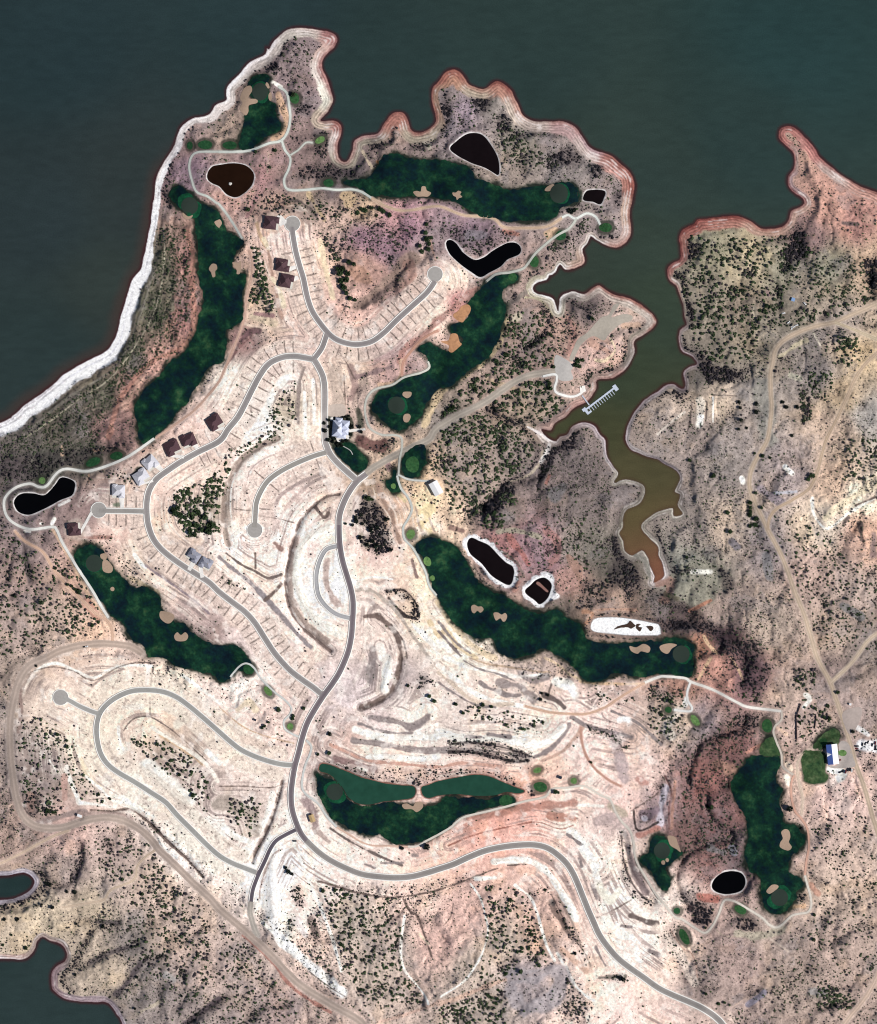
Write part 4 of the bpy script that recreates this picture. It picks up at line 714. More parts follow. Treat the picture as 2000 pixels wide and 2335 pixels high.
cW=(255,250,238); cG=(156,143,142); cB=(128,106,98); cD=(70,58,58); cR=(205,140,120); cP=(226,184,168); cO=(230,190,150); cL=(166,132,146)
STR = [l.split('|') for l in """21 530,830 490,980 420,1080 300,1190 150,1290 50,1370 0,1430 11 1700,1560 1660,1650|65|228,200,156
21 330,560 200,640 100,740 0,820 11 1650,950 1500,1060 1480,1150|55|200,142,130
11 1480,1150 1450,1300 1300,1340|30|220,180,150
12 1350,1230 1500,1230 1600,1350 1620,1450 1560,1460 1450,1380 1370,1290|15|D
12 1380,1330 1460,1420 1560,1450|30|D
12 1290,1440 1380,1520 1450,1640 1470,1775 13 1440,150 1390,260 1280,350 1150,400|42|B
12 1390,1500 1490,1640 1520,1775|14|C
12 1300,1680 1330,1775 13 1360,0 1350,150 1340,260|70|W
12 1250,1700 13 1230,60 1220,180|70|G
12 1180,1440 1300,1430|34|B
12 1100,1225 1220,1225 1320,1290 1450,1420 1600,1640 1700,1775|26|200,184,170
12 1560,1500 1700,1650 1775,1740|30|W
12 1640,1560 1775,1700 22 0,1640 100,1720|34|W
12 1700,1480 1775,1600 22 60,1560 160,1680 300,1775|40|240,214,170
22 0,1330 90,1470 180,1580 300,1700 450,1775|50|236,210,170
22 0,1480 60,1560 140,1650 260,1740|18|G
22 0,1560 90,1660 180,1760|22|130,118,120
23 0,60 150,180 300,290 500,360 700,395 900,430|36|W
23 0,120 120,220 250,330 400,380 600,370|30|226,204,182
23 0,200 150,300 300,380 460,400|20|G
23 60,0 250,80 400,100 600,150 880,140|36|W
23 200,20 330,90 480,130 620,190|16|G
23 250,0 400,50 600,80 800,110 900,120|16|214,182,152
23 480,200 640,225 700,270 760,330|60|G
23 340,200 400,240 560,300 660,300|34|G
23 660,130 760,180 880,150|50|150,138,138
23 930,170 900,260 880,330|14|C
23 960,190 1060,230 1100,290|80|W
23 1040,230 1100,300|40|255,252,250
23 860,300 960,350 1020,400|40|C
23 1150,190 1400,210 1660,210|26|O
23 860,0 960,50 1060,130 1180,190|18|230,200,165
23 780,800 900,740 1010,630 1060,540|36|G
23 850,830 1000,760 1100,650 1180,550|26|216,176,156
23 0,600 200,655 500,650 800,700 930,640 1010,560|60|W
23 220,640 350,640|22|G
23 400,620 580,640|30|G
13 1100,580 1300,640 1500,650 1775,640|52|W
13 1080,670 1300,700 1600,745 1775,750 23 100,730|46|G
13 1130,530 1350,600 1560,610|20|G
13 1220,480 1450,520 1560,560 1680,480|50|150,136,136
13 900,700 1050,770 1200,830 1500,860 1775,880 23 200,850 500,880|26|222,168,148
13 1200,800 1400,800 1600,820 1775,800|46|W
13 940,820 1100,850 1250,900|50|150,112,112
13 1120,890 1190,910|26|W
23 90,700 250,685 450,710 650,760 740,800|16|D
23 90,760 250,760 420,790 600,840 730,830|26|D
23 90,730 420,755 700,800|22|170,152,148
23 1080,480 1200,550 1400,600 1560,640|28|G
23 1400,430 1600,520 1720,620 1800,700|26|G
23 1420,640 1480,850 1500,980|90|200,178,178
23 1470,500 1530,500|60|255,250,245
23 1500,550 1560,580|70|228,196,180
23 1620,980 1680,1020|60|210,150,136
23 1100,1190 1330,1200|24|W
23 1400,1200 1500,1260|60|200,184,160
23 300,1290 700,1210 1100,1180|55|200,138,120
23 900,1280 1100,1300|60|206,140,118
23 80,1520 300,1430 600,1360 800,1330 980,1385 1090,1355|9|178,104,86
23 1060,1400 1120,1440 1200,1560 1280,1680|50|W
23 1040,1430 1140,1500|20|G
23 1280,1320 1380,1300|80|200,176,172
24 0,690 200,620 430,530 480,515|14|B
24 450,460 700,450 850,520 950,640 1050,800 1110,920|60|W
24 300,600 460,590|32|W
24 560,490 710,480|14|B
24 910,790 950,880 1000,950 1070,1080|48|B
24 920,790 930,810|30|C
24 960,730 1080,950 1150,1130 1230,1300|14|190,165,150
24 920,740 1000,900 1100,1080 1200,1220|10|150,125,115
24 1270,1150 1350,1300|18|G
24 1280,915 1420,850 1560,770|7|B
24 1250,650 1280,760|30|G
24 1170,360 1250,480 1290,640|60|W
24 1140,440 1160,500|30|G
24 1060,250 1150,320|22|G
24 1300,660 1380,780 1460,700|60|250,244,225
24 1530,340 1600,560 1680,700|56|150,128,130
24 1480,230 1500,450 1560,620 1650,740 1740,800|11|C
24 1580,300 1600,480 1680,620 1775,760|11|C
24 620,650 740,750 800,880 840,1030 880,1150 940,1260|22|W
24 960,1200 1010,1290|22|W
24 1030,1300 1100,1450 1200,1550 1260,1580|20|W
24 260,640 340,760 380,900 400,1020 370,1160 300,1300 200,1430 20,1550|15|W
24 0,1610 250,1530 500,1430 740,1380 900,1340|34|212,176,156
24 120,800 100,900 40,980|8|B
24 600,1400 800,1380 980,1350 950,1560 700,1650 600,1500|120|184,174,178
24 1300,1400 1500,1380|40|150,140,128
24 1000,1160 1190,1340|50|220,178,154
24 1700,1180 1775,1210|34|G
24 1480,980 1560,990|34|G
24 1560,900 1700,950 1775,960|40|C
13 900,1380 1050,1480 1200,1560 1330,1620 1480,1680|22|C
13 1180,1670 1260,1700|20|G
13 1310,1660 1490,1660|20|G
13 1570,1600 1600,1600|50|G
13 690,1140 760,1250 790,1400|60|168,142,142
13 770,1390 890,1490|50|190,168,158
14 640,400 760,700 850,900 930,1130 990,1340|26|W
14 1110,710 1300,745 1480,745 1700,710 1775,690|18|B
14 800,620 950,660 1100,710|16|B
14 1490,760 1540,860 1600,900 1640,1000 1720,1230|18|B
14 1620,1050 1690,1130|30|240,220,190
14 430,450 420,700 430,900 480,1050 600,1180 750,1310 880,1420 1000,1520|85|252,248,242
14 350,950 450,1050 600,1200|30|W
14 510,360 440,400 380,520 330,680 330,760|14|190,165,155
14 640,940 700,1060|60|245,232,226
14 740,930 780,1060|60|150,128,122
14 1500,900 1480,1050 1470,1200 1500,1340 1580,1440 1660,1540 1700,1630|20|W
14 770,640 850,800 930,1000 980,1200 1030,1400 1150,1600 1280,1775|20|222,200,186
14 1280,1760 1500,1700 1700,1630 1775,1590|26|222,184,166
14 730,1350 860,1450 1020,1550|8|B
14 200,1060 400,1240 560,1440 700,1560 900,1680|30|190,130,116
14 600,1400 700,1500 900,1600 1100,1720|10|176,120,108
13 510,1000 470,1150 430,1280 370,1420 300,1560 260,1660|26|B
13 430,1100 390,1250 330,1400|40|W
13 0,1040 200,1040 420,1050 520,1020|8|B
13 0,1350 150,1450 280,1500|50|W
13 0,1180 100,1190 250,1260 300,1400|110|188,172,158
13 150,420 240,360 300,420|60|238,218,184
13 0,400 200,560 400,640 600,690|10|222,186,150
13 200,660 400,720|60|226,184,168
03 540,880 540,920 600,1060 640,1170|34|W
03 640,1170 800,1190 930,1210|28|W
03 520,960 520,1140|40|214,170,156
03 400,830 460,920|14|W
03 960,560 970,680 1000,740|24|W
03 1230,560 1400,680 1600,800 1700,900 1760,1000|30|250,240,224
03 1280,620 1500,760 1660,880|14|226,190,152
03 1200,880 1320,960 1450,1080 1530,1130|120|250,244,232
03 1680,760 1775,850|40|W
03 1300,380 1480,470 1440,540|80|246,234,214
03 1000,400 1150,390|40|W
03 280,110 400,50 500,55 620,110 760,160 900,90 1050,60 1230,70|24|W
03 250,115 350,85 450,75 600,110 720,180 800,170 950,80 1100,40 1250,45|10|B
03 1200,80 1190,210|30|252,240,234
03 1240,80 1220,220|10|C
03 1215,320 1215,460|9|C
03 1000,590 1050,520 1120,480 1220,480 1330,540 1400,590|12|C
03 1400,590 1550,720 1700,860|7|B
03 1100,1120 1250,1220|60|W
03 1540,1260 1680,1340 1775,1420|80|250,242,230
03 1400,1330 1600,1560 1740,1700|110|W
03 730,1230 900,1240 1050,1230 1200,1330 1350,1480 1500,1620 1640,1775|22|B
03 300,1340 500,1280 700,1240|40|170,148,142
03 640,1280 900,1270 1050,1300|60|188,160,150
03 185,1100 185,1150 210,1240 270,1290|12|C
03 280,1110 310,1180 300,1250|16|C
03 240,1110 250,1220|60|212,170,152
03 160,200 170,400 150,600|26|170,142,132
03 660,820 700,940 850,1080|20|244,224,190
03 700,960 880,1120|22|W
03 1480,140 1650,270 1775,370|26|W
04 240,270 0,430|12|B
04 1130,1300 1000,1480 930,1540|46|118,106,112
04 1050,1150 850,1220 730,1280|44|128,116,116
04 1775,1570 1600,1700 1500,1775|34|112,98,104
04 800,950 940,960|44|120,110,112
04 640,560 600,600|30|122,110,122
04 1100,1700 1300,1600|26|190,176,156
04 1340,1380 1400,1420|60|190,184,180
33 60,1050 30,1200 20,1340|56|216,208,220
33 60,960 110,1080 90,1200 90,1380|14|150,104,100
33 140,1000 120,1200 110,1370|30|196,146,128
23 1650,1270 1775,1230|70|150,128,140
23 1660,1300 1670,1300|40|240,230,240
23 1580,1240 1600,1380 1660,1390 1775,1330|18|D
23 1560,1240 1700,1150 1775,1100|10|B
23 1620,1440 1775,1380|50|206,138,122
33 430,0 330,170|20|O
33 600,0 670,130 690,180|22|O
32 370,1600 420,1680 480,1740|22|O
33 220,380 230,330|40|W
33 180,420 60,560 100,620|70|226,214,200
33 1640,700 1775,720|90|252,252,254
33 1610,560 1700,620|40|240,236,232
33 1400,900 1500,940 1400,1020|56|W
33 1380,1000 1520,1180 1420,1240|90|238,210,198
33 1040,960 1060,1010|50|250,240,220
33 960,560 1040,620|30|232,196,170
33 1050,860 1080,900|40|240,216,190
33 480,860 560,900 600,900|90|214,160,136
33 720,760 840,700|20|214,150,130
33 1200,300 1230,340 1180,400|40|W
32 1250,480 1260,600 1330,710 1400,720 1550,600 1775,470|24|250,244,232
32 1350,650 1500,530 1700,400 1775,350|60|246,228,192
32 1280,570 1330,650|12|C
32 1600,540 1775,470|22|B
32 1540,640 1500,690|34|C
32 1640,690 1650,820|40|C
32 1750,780 1740,930|60|170,142,138
32 1030,230 1080,280|40|W
32 950,440 1120,430|34|196,196,206
32 820,400 1000,520|60|164,150,160
32 690,350 680,320|40|W
32 1500,1350 1640,1440|60|140,140,140
32 880,960 900,1120|70|150,148,150
32 600,830 640,880|46|128,124,136
32 0,1180 100,1180 60,1300|90|184,140,124
32 250,1080 420,1090 480,1180 380,1240 200,1240|150|164,160,142
32 280,1080 430,1080|34|236,234,222
32 60,1260 150,1300|60|112,106,84
32 260,1400 430,1310|20|206,140,112
31 350,1480 340,1650|70|232,220,204
31 350,1600 340,1660|60|W
31 450,1440 450,1640|16|W
31 530,1480 520,1650|60|196,176,154
31 280,1480 260,1650 240,1720|13|C
31 400,1480 390,1640|11|C
31 440,1420 640,1430|10|C
31 850,1350 870,1500 900,1750|140|166,162,152
31 730,1280 900,1200|40|190,176,156
31 780,700 790,780 860,830|50|178,166,146
31 775,700 780,780 820,830|10|216,202,176
31 700,500 820,490|60|196,178,148
31 880,260 900,330|90|204,188,152
31 900,590 910,610|40|170,140,136
31 770,1010 850,940 930,880|14|210,192,166
31 1000,1110 1100,1030 1200,980|36|206,192,160
31 1260,920 1310,1020|14|226,214,192
31 1080,1270 1150,1290|50|206,200,176
31 1180,700 1200,800|40|170,160,146
31 1000,760 1150,760|90|160,146,130
31 0,1740 100,1650 220,1560|20|226,214,200
31 1500,30 1620,40|30|132,110,108
31 1700,0 1775,30|60|206,160,144
10 430,660 500,700|30|W
10 480,760 500,850 520,900 545,950 520,1060 440,1120|44|230,185,148
10 350,1370 350,1500 300,1600 220,1750|34|188,142,140
10 400,1240 390,1400|12|184,160,142
10 720,1570 800,1700 850,1775|46|212,184,142
10 1010,1580 1080,1580 1050,1650|60|216,184,142
10 500,1640 620,1620 750,1700 800,1775|24|128,112,106
10 480,1700 620,1720 720,1775|60|200,170,156
10 1160,1220 1200,1300 1240,1360|34|214,192,164
10 1280,1310 1300,1330|24|222,150,96
10 1660,1150 1700,1180|40|200,188,170
11 300,30 340,150 400,260|26|O
11 400,260 440,500 480,700 510,800|24|200,160,140
11 360,160 400,240|30|246,226,190
11 430,480 480,560 520,700|34|242,224,190
11 820,170 850,350 900,550 920,640|40|246,222,184
11 210,850 300,870 450,890 600,900|20|230,202,180
11 280,780 450,850|50|222,200,170
11 290,760 430,780|28|186,142,140
11 180,980 240,920 320,900|50|128,92,98
11 60,1180 150,1050 250,960|20|150,108,106
11 1060,1200 1100,1350 1060,1450|50|168,136,130
11 1010,1250 1020,1500|9|B
11 1100,1280 1250,1240 1400,1190|40|166,136,134
11 930,1030 1010,1130 1100,1300|10|B
11 930,860 1000,750 1040,640|18|190,160,150
11 945,1230 950,1400 950,1540|108|216,192,174
11 690,1200 650,1300 640,1500 640,1650|30|168,150,142
11 690,1400 700,1775|24|W
11 760,1300 770,1650|24|W
11 250,1500 400,1420 350,1550 200,1650|90|252,246,236
11 600,1180 500,1340|60|W
11 1110,700 1250,620 1400,480 1560,330|110|166,138,124
11 1160,720 1300,620 1440,480|40|136,112,106
11 1100,420 1200,500|90|206,158,134
11 1540,380 1600,560|90|196,150,134
11 1700,150 1750,330|16|212,170,150
12 480,0 330,60 200,150 100,300 50,450 40,600 50,750 70,850|54|168,146,132
12 110,280 75,400 65,560 90,720|12|230,208,188
12 620,800 590,950 570,1130 580,1280 640,1420 740,1540 860,1640|60|172,150,138
12 970,450 850,480 740,570 650,680 610,800 570,930 540,1100 540,1250 590,1420 680,1540 800,1640 900,1720|20|134,112,106
12 900,720 780,770 690,850 640,960 630,1100 650,1250 720,1380 800,1480 900,1540 1000,1590|66|250,244,230
12 0,960 120,1060 250,1170 370,1290 520,1450 640,1590 740,1690|34|158,148,152
12 60,930 180,1020 300,1080 400,1130 500,1100|20|C
12 290,930 295,1050|18|B
12 370,1310 450,1240 500,1180|24|B
12 780,560 850,640 880,600|28|B
12 120,570 250,590|9|B
12 340,630 480,650 600,680|9|B
12 130,280 100,400 90,560 110,700|10|W
12 450,850 500,900|40|170,130,120
12 690,850 830,700|6|B
12 870,180 920,290|16|190,165,155
12 870,1000 880,1200 960,1340|50|200,172,162
12 1150,340 1080,440 1050,600|34|232,214,198
12 1290,380 1330,500 1400,620 1420,720 1470,850|34|184,148,128
12 1700,560 1650,640 1700,750|80|244,222,168
12 1420,420 1500,500|40|238,216,164
12 1560,980 1600,1120|24|156,126,120
12 1090,1160 1250,1120 1400,1140|14|W
12 1150,780 1200,860|50|206,192,170
12 1160,20 1240,60 1330,60|90|120,70,70
12 1370,220 1380,240|60|150,112,122
12 1060,940 1100,940|24|W
02 430,740 520,900 640,1120 740,1300 850,1440 920,1600|22|226,188,156
02 1090,940 1130,1000 1180,1040|30|W
02 1060,1130 1200,1200 1280,1250|40|230,204,168
02 1180,1030 1350,1150 1550,1290 1700,1420|16|162,142,150
02 420,690 440,650|30|W
02 330,690 345,690|20|W
02 200,750 240,755|24|W
02 480,540 560,500|20|230,226,220
02 1370,700 1460,800 1520,830|7|222,204,192
02 1430,420 1385,550 1370,690|7|222,204,192
02 640,800 900,800|24|190,140,126
02 700,1330 800,1450|60|208,150,128
02 180,800 200,950 240,1150|40|134,118,118
02 500,60 500,130|20|214,180,150
02 720,100 850,90|12|206,160,130
02 720,290 720,360|10|206,160,130
01 1520,100 1560,300 1550,500 1570,700 1560,900 1450,1050 1250,1140 1100,1280 980,1450 920,1600 880,1775|44|190,134,116
01 1000,1520 1080,1400 1150,1300|60|206,162,142
01 1320,60 1330,300 1290,600 1200,850 1000,1160 850,1320 650,1450 450,1600 200,1770|9|190,182,156
01 1270,60 1240,400 1130,780 1000,1100 850,1260 500,1480 250,1700|16|130,124,112
01 1370,500 1380,720|60|150,142,118
22 880,750 960,830 960,950 880,1010|70|186,134,128
22 760,800 820,950 840,1000|90|166,136,144
22 560,790 640,880 690,950 720,1020|50|196,124,116
22 500,900 640,1010 690,1110|24|160,138,128
22 640,1160 620,1220|40|190,140,126
22 1050,960 1130,1060 1150,1200|60|184,142,124
22 900,300 870,360|30|190,130,116
22 1000,400 940,460|90|136,132,134
22 0,130 120,130 240,90|16|190,168,146
22 480,760 620,740 820,800|40|180,170,148
22 100,720 200,750|30|170,134,122
22 1180,1400 1250,1420 1190,1500|34|206,152,120
22 1270,1390 1400,1380 1600,1390|20|206,160,136
22 1600,950 1680,1000 1720,1150|30|150,146,136
22 850,110 830,180 780,250 700,310 560,350|22|206,190,166
22 900,50 870,130 830,190|34|250,244,240
21 720,1680 800,1720 870,1775|18|236,228,224
21 590,1640 720,1660|14|206,190,170
21 540,700 620,650 700,590|50|150,138,128
21 620,800 650,780|50|214,200,174
21 1050,800 1100,900 1060,1080|56|200,150,136
21 1300,960 1380,1000|60|206,166,146
21 1240,1000 1390,1080|60|212,166,146
21 1390,960 1430,1060 1350,1140 1270,1140|26|236,214,176
21 1500,860 1620,850|50|214,176,150
21 700,630 820,650 930,780|20|196,184,150
21 400,1300 700,1400|40|190,164,136
21 1050,1350 1150,1310|60|190,164,150
21 250,130 350,120|70|160,150,160
21 540,100 640,120|40|206,142,126
21 870,110 950,90 900,150|40|212,176,142
34 0,1000 150,1180 250,1340 300,1440|70|240,220,204
34 100,1010 200,1160 270,1200 310,1300 320,1400|8|214,170,150
34 340,740 480,770|60|206,120,104
34 1060,830 1180,820|40|232,186,146
34 640,1040 850,1060 1000,1000|60|190,180,158
34 1060,1190 900,1080|20|206,186,170
34 600,1640 750,1540 900,1410 1050,1350 1180,1270 1230,1190|6|216,184,166
34 460,1000 540,1060 700,1060|5|190,170,150
34 1210,1240 1240,1180 1230,1130|6|D
34 740,1620 860,1520|40|146,140,158
34 1250,1520 1350,1520|80|164,160,158
34 1240,650 1300,720|40|214,160,136
34 600,350 620,380|60|150,156,170
34 560,1700 640,1775|60|226,200,184
34 1200,1540 1500,1600|20|170,156,140
33 420,1540 530,1580|60|150,148,150
33 850,1330 1000,1240|6|170,110,96
22 780,1150 840,1230|4|170,110,96""".strip().split('\n')]
BASE_STREAKS = 1
# streaks of spoil and dry weeds running beside streets, terraces and tracks
DG = np.full(H.shape, 120.0)
GUIDES = [r[2] for r in ROADS]+[g_[1] for g_ in GRAVEL[:4]]+[T(s[0]) for s in STR if s[0][:2] in ('22', '23', '24', '13', '12') and len(T(s[0])) > 3]
for P in GUIDES:
    sl, D = seg_dist(smooth(P, False, 9), gx, gy, 90); w = DG[sl]; np.minimum(w, D, out=w)
al_ = (GX*.55+GY*.83)+26*m4
s1 = vn(DG*11+3*m2, al_*.5, 24, 3); s2 = vn(DG*6.0+3*m1, al_*.4+90, 26, 5); s2 = s2+.25*m2
sk = 0.6*s1+0.6*s2
kd = DEV*(1-BED)*sstep(.05, .5, fbm(GX, GY, 90, 33, 3)+.35)
kk = kd*sstep(.2, .45, sk)*.68; RGB = RGB*(1-kk[..., None])+lin((148, 132, 130))*kk[..., None]
kk = kd*sstep(.2, .5, -sk)*.55; RGB = RGB*(1-kk[..., None])+lin((255, 246, 232))*kk[..., None]
TN = {'W': cW, 'G': cG, 'B': cB, 'D': cD, 'C': (118, 102, 98), 'R': cR, 'P': cP, 'O': cO, 'L': cL}
for s in STR:
    c = TN[s[2]] if s[2] in TN else tuple(int(v) for v in s[2].split(','))
    P = T(s[0])
    w = float(s[1])/3.55
    if len(P) == 1: P = P+[(P[0][0]+2, P[0][1]+1)]
    wt = sum(c) > 690; stroke(P, w, c, 0.97 if wt else (0.84 if w > 12 else 0.94), None, .5 if wt else .8)

# residential lots beside the kerbs: bare cream soil, survey furrows and scratches
def lots(P, a, b, sides=(1, -1), c=(236, 212, 196), every=20.0, ln=True, seed=0):
    Ps = smooth(P, False, 4); Rr = random.Random(seed)
    seg = np.hypot(*np.diff(Ps, axis=0).T); cum = np.concatenate([[0], np.cumsum(seg)]); L = cum[-1]
    s0, s1 = a*L, b*L; Q = Ps[(cum >= s0) & (cum <= s1)]
    nrm = np.gradient(Q, axis=0); nrm = np.stack([-nrm[:, 1], nrm[:, 0]], 1); nrm /= np.maximum(np.hypot(*nrm.T), 1e-6)[:, None]
    for sd in sides:
        M = Q+nrm*sd*24
        stroke(M, 32, tuple(min(255, v+6) for v in c), 0.6, 4, 0.18)
        sl, D = seg_dist(M, gx, gy, 20)
        scr = sstep(0.24, 0.5, m2[sl]*0.7+m3[sl]*0.8+0.3*m1[sl])*(1-sstep(13, 17, D))*0.55
        RGB[sl] = RGB[sl]*(1-scr[..., None])+lin((150, 134, 128))*scr[..., None]
        if ln:
            s = s0+8
            while s < s1-6:
                i = min(np.searchsorted(cum, s), len(Ps)-2); t = Ps[i+1]-Ps[i]; t = t/np.hypot(*t); n = np.array([-t[1], t[0]])*sd
                p = Ps[i]
                stroke([tuple(p+n*9.5), tuple(p+n*24+t*.6), tuple(p+n*(32+6*Rr.random()))], 2.6, (118, 100, 92), 0.85 if Rr.random() > .15 else .3, 1.4, 0.5)
                s += every*Rr.uniform(.85, 1.15)
lots(ROADS[3][2], 0.08, 0.47, seed=1); lots(ROADS[3][2], 0.5, 0.98, seed=2)
lots(ROADS[5][2], 0.03, 0.22, seed=3); lots(ROADS[5][2], 0.2, 0.6, (1,), seed=4); lots(ROADS[5][2], 0.24, 0.33, (-1,), seed=5); lots(ROADS[5][2], 0.56, 0.97, seed=6)
lots(ROADS[8][2], 0.1, 0.9, seed=7)
lots(ROADS[6][2], 0.05, 0.95, every=70, seed=8)
lots(ROADS[10][2], 0.03, 0.97, every=90, c=(240, 224, 204), seed=9, ln=False)
# graded hillside streaks that follow the contour
cont = np.sin(H*5.5+2.2*m4)*0.5+0.5
st = DEV*(0.20*sstep(.62, .95, cont)+0.22*sstep(.25, .6, m2+m1*.6))*(1-BED)
RGB = RGB*(1-st[..., None])+lin((160, 140, 132))*st[..., None]
hi = DEV*0.45*sstep(.2, .55, fbm(GX, GY, 20, 28, 3)+.3*m2); RGB = RGB*(1-hi[..., None])+lin((255, 246, 238))*hi[..., None]

wz = sstep(560, 480, GX)*sstep(300, 480, GY)*sstep(1120, 1000, GY)*(SD < 170)*(1-BED)
RGB = RGB*(1+wz*(.12+.22*np.sin(SD*.42+2.5*m4+.8*m1)+.12*np.sin(SD*.9+2*m1)))[..., None]
# darker ground under the thickets and along brushy gullies
lt = bil(DRb, dx_, dy_, GX+6*m1, GY+6*m1)*sstep(-.5, .3, m2+.3)*0.66*(1-BED)
RGB = RGB*(1-lt[..., None])+lin((74, 64, 70))*lt[..., None]
# rims, halos and worn verges
for k, Ps in ponds_s.items():
    sl, d = sdist(Ps, 20)
    c = (222, 218, 216) if k in ('brown', 'dark1', 'dark2', 'black3', 'black4', 'black7') else ((246, 246, 248) if k[:4] == 'dark' else ((150, 92, 76) if k[:5] == 'green' else (90, 78, 72)))
    w = 8.5 if k in ('dark5', 'dark6') else (3.2 if k != 'salt' else 1.5)
    e = d+w*(0.45*m1[sl]+0.5*m2[sl]); paint_sl(sl, 0.92*sstep(-w-1, -w+1.2, e)*(1 if k != 'black7' else 1), c)
    if k == 'salt': paint_sl(sl, sstep(-2, 1, d), (246, 250, 254))
ex = []
area(T("22 820,1090 870,1075 930,1120 940,1220 980,1280 900,1310 900,1240 915,1180 860,1130"), (246,246,248), .9, 2, 1)
area(T("22 190,830 240,790 260,800 230,850 240,900 210,900"), (246,246,248), .9, 2, 1)
for nm, P in FAIR.items():
    Ps = smooth(P, True, 5); sl, d = sdist(Ps, 22)
    e = d+7*m1[sl]+5*m2[sl]
    paint_sl(sl, 0.62*sstep(-15, -1, e), (58, 70, 50)); paint_sl(sl, 0.9*sstep(-6.5, -.5, e), (22, 46, 34))
sl, d = sdist(smooth(FIELD, True, 5), 8); paint_sl(sl, 0.8*sstep(-5, 0, d+2*m2[sl]), (70, 86, 56))
for t in TEES:
    sl, d = sdist(blob(t[0], t[1]+6, t[2]+6, t[3]), 12); e = d+3*m1[sl]+2*m2[sl]; paint_sl(sl, 0.75*sstep(-4, 2, e), (48, 60, 42))
for w, P, c in GRAVEL: stroke(P, w*2+3.5, tuple(min(255, v+8) for v in c), 0.7, 3, .25)
for r in ROADS: stroke(r[2], r[1]*2+5, (222, 206, 194), 0.5, 3, .2)
for w, P, c in PATHS: stroke(P, w*2+3, tuple(int(v*.86) for v in c), 0.45, 2.5, .4)
for h in HOUSES: 
    sl, d = sdist(blob(h[0], 24, 22, 0, .1), 8); paint_sl(sl, 0.5*sstep(-5, 3, d+3*m1[sl]), (206, 190, 176))
area(T("11 850,1600 1060,1590 1090,1740 1040,1775 870,1775 840,1700"), (44, 62, 46), .85, 2, 2)
area(T("12 860,0 1050,0 1030,60 950,80"), (52, 66, 50), .8, 2, 2)
area(T("11 1110,1530 1150,1560 1170,1680 1120,1680"), (40, 66, 48), .8, 3, 3)
area(T("02 1110,230 1140,250 1080,340 1050,330"), (46, 64, 44), .8, 2, 1); area(T("02 1190,350 1225,345 1210,400"), (70, 96, 66), .8, 2, 1)
area(T("02 915,525 975,520 975,550 915,552"), (110, 132, 104), .8, 2, 1); area(T("33 1465,745 1530,745 1530,790 1465,790"), (100, 124, 86), .85, 2, 1)
area(T("12 1120,600 1180,520 1260,500 1350,620 1340,720 1200,720 1120,690"), (112, 98, 90), .6, 4, 4)
L_ = np.clip(RGB @ np.array([.3, .55, .15]), .01, 2)[..., None]; RGB = RGB*(L_**.24*1.22)
RGB = np.clip(RGB/KALB, 0.004, 0.88)
# ------------------------------------------------------------------ materials
MATS = {}
def new_mat(name, rough=0.9):
    m = bpy.data.materials.new(name); m.use_nodes = True; MATS[name] = m
    b = m.node_tree.nodes['Principled BSDF']; b.inputs['Roughness'].default_value = rough
    b.inputs['Specular IOR Level'].default_value = 0.25
    return m, m.node_tree, b
def noise_node(nt, scale, detail=4, rough=0.6):
    tc = nt.nodes.new('ShaderNodeNewGeometry')
    n = nt.nodes.new('ShaderNodeTexNoise'); n.inputs['Scale'].default_value = scale
    n.inputs['Detail'].default_value = detail; n.inputs['Roughness'].default_value = rough
    nt.links.new(tc.outputs['Position'], n.inputs['Vector']); return n
def ramp(nt, src, stops):
    r = nt.nodes.new('ShaderNodeValToRGB'); e = r.color_ramp.elements
    e[0].position, e[0].color = stops[0][0], tuple(stops[0][1])+(1,)
    e[1].position, e[1].color = stops[-1][0], tuple(stops[-1][1])+(1,)
    for p, c in stops[1:-1]:
        x = e.new(p); x.color = tuple(c)+(1,)
    nt.links.new(src, r.inputs[0]); return r
def mul(nt, a, b, fac=1.0):
    m = nt.nodes.new('ShaderNodeMix'); m.data_type = 'RGBA'; m.blend_type = 'MULTIPLY'; m.inputs[0].default_value = fac
    nt.links.new(a, m.inputs[6]); nt.links.new(b, m.inputs[7]); return m.outputs[2]
def attr_mat(name, rough, sc=(1.1, 0.35), lo=0.72, hi=1.25, bump=0.0):
    m, nt, b = new_mat(name, rough)
    at = nt.nodes.new('ShaderNodeAttribute'); at.attribute_name = 'tone'
    o = at.outputs['Color']
    for s in sc:
        n = noise_node(nt, s, 3)
        r = ramp(nt, n.outputs[0], [(0.3, (lo,)*3), (0.7, (hi,)*3)]); o = mul(nt, o, r.outputs[0])
    nt.links.new(o, b.inputs['Base Color'])
    if bump:
        n = noise_node(nt, 1.5, 4); bp = nt.nodes.new('ShaderNodeBump'); bp.inputs['Strength'].default_value = bump; bp.inputs['Distance'].default_value = 0.4
        nt.links.new(n.outputs[0], bp.inputs['Height']); nt.links.new(bp.outputs[0], b.inputs['Normal'])
    return m
def flat_mat(name, c, rough=0.7, var=0.12, scale=1.5, metal=0.0):
    m, nt, b = new_mat(name, rough); a = alb(c)
    n = noise_node(nt, scale, 4); r = ramp(nt, n.outputs[0], [(0.3, a*(1-var)), (0.7, np.minimum(a*(1+var), .9))])
    nt.links.new(r.outputs[0], b.inputs['Base Color']); b.inputs['Metallic'].default_value = metal
    return m
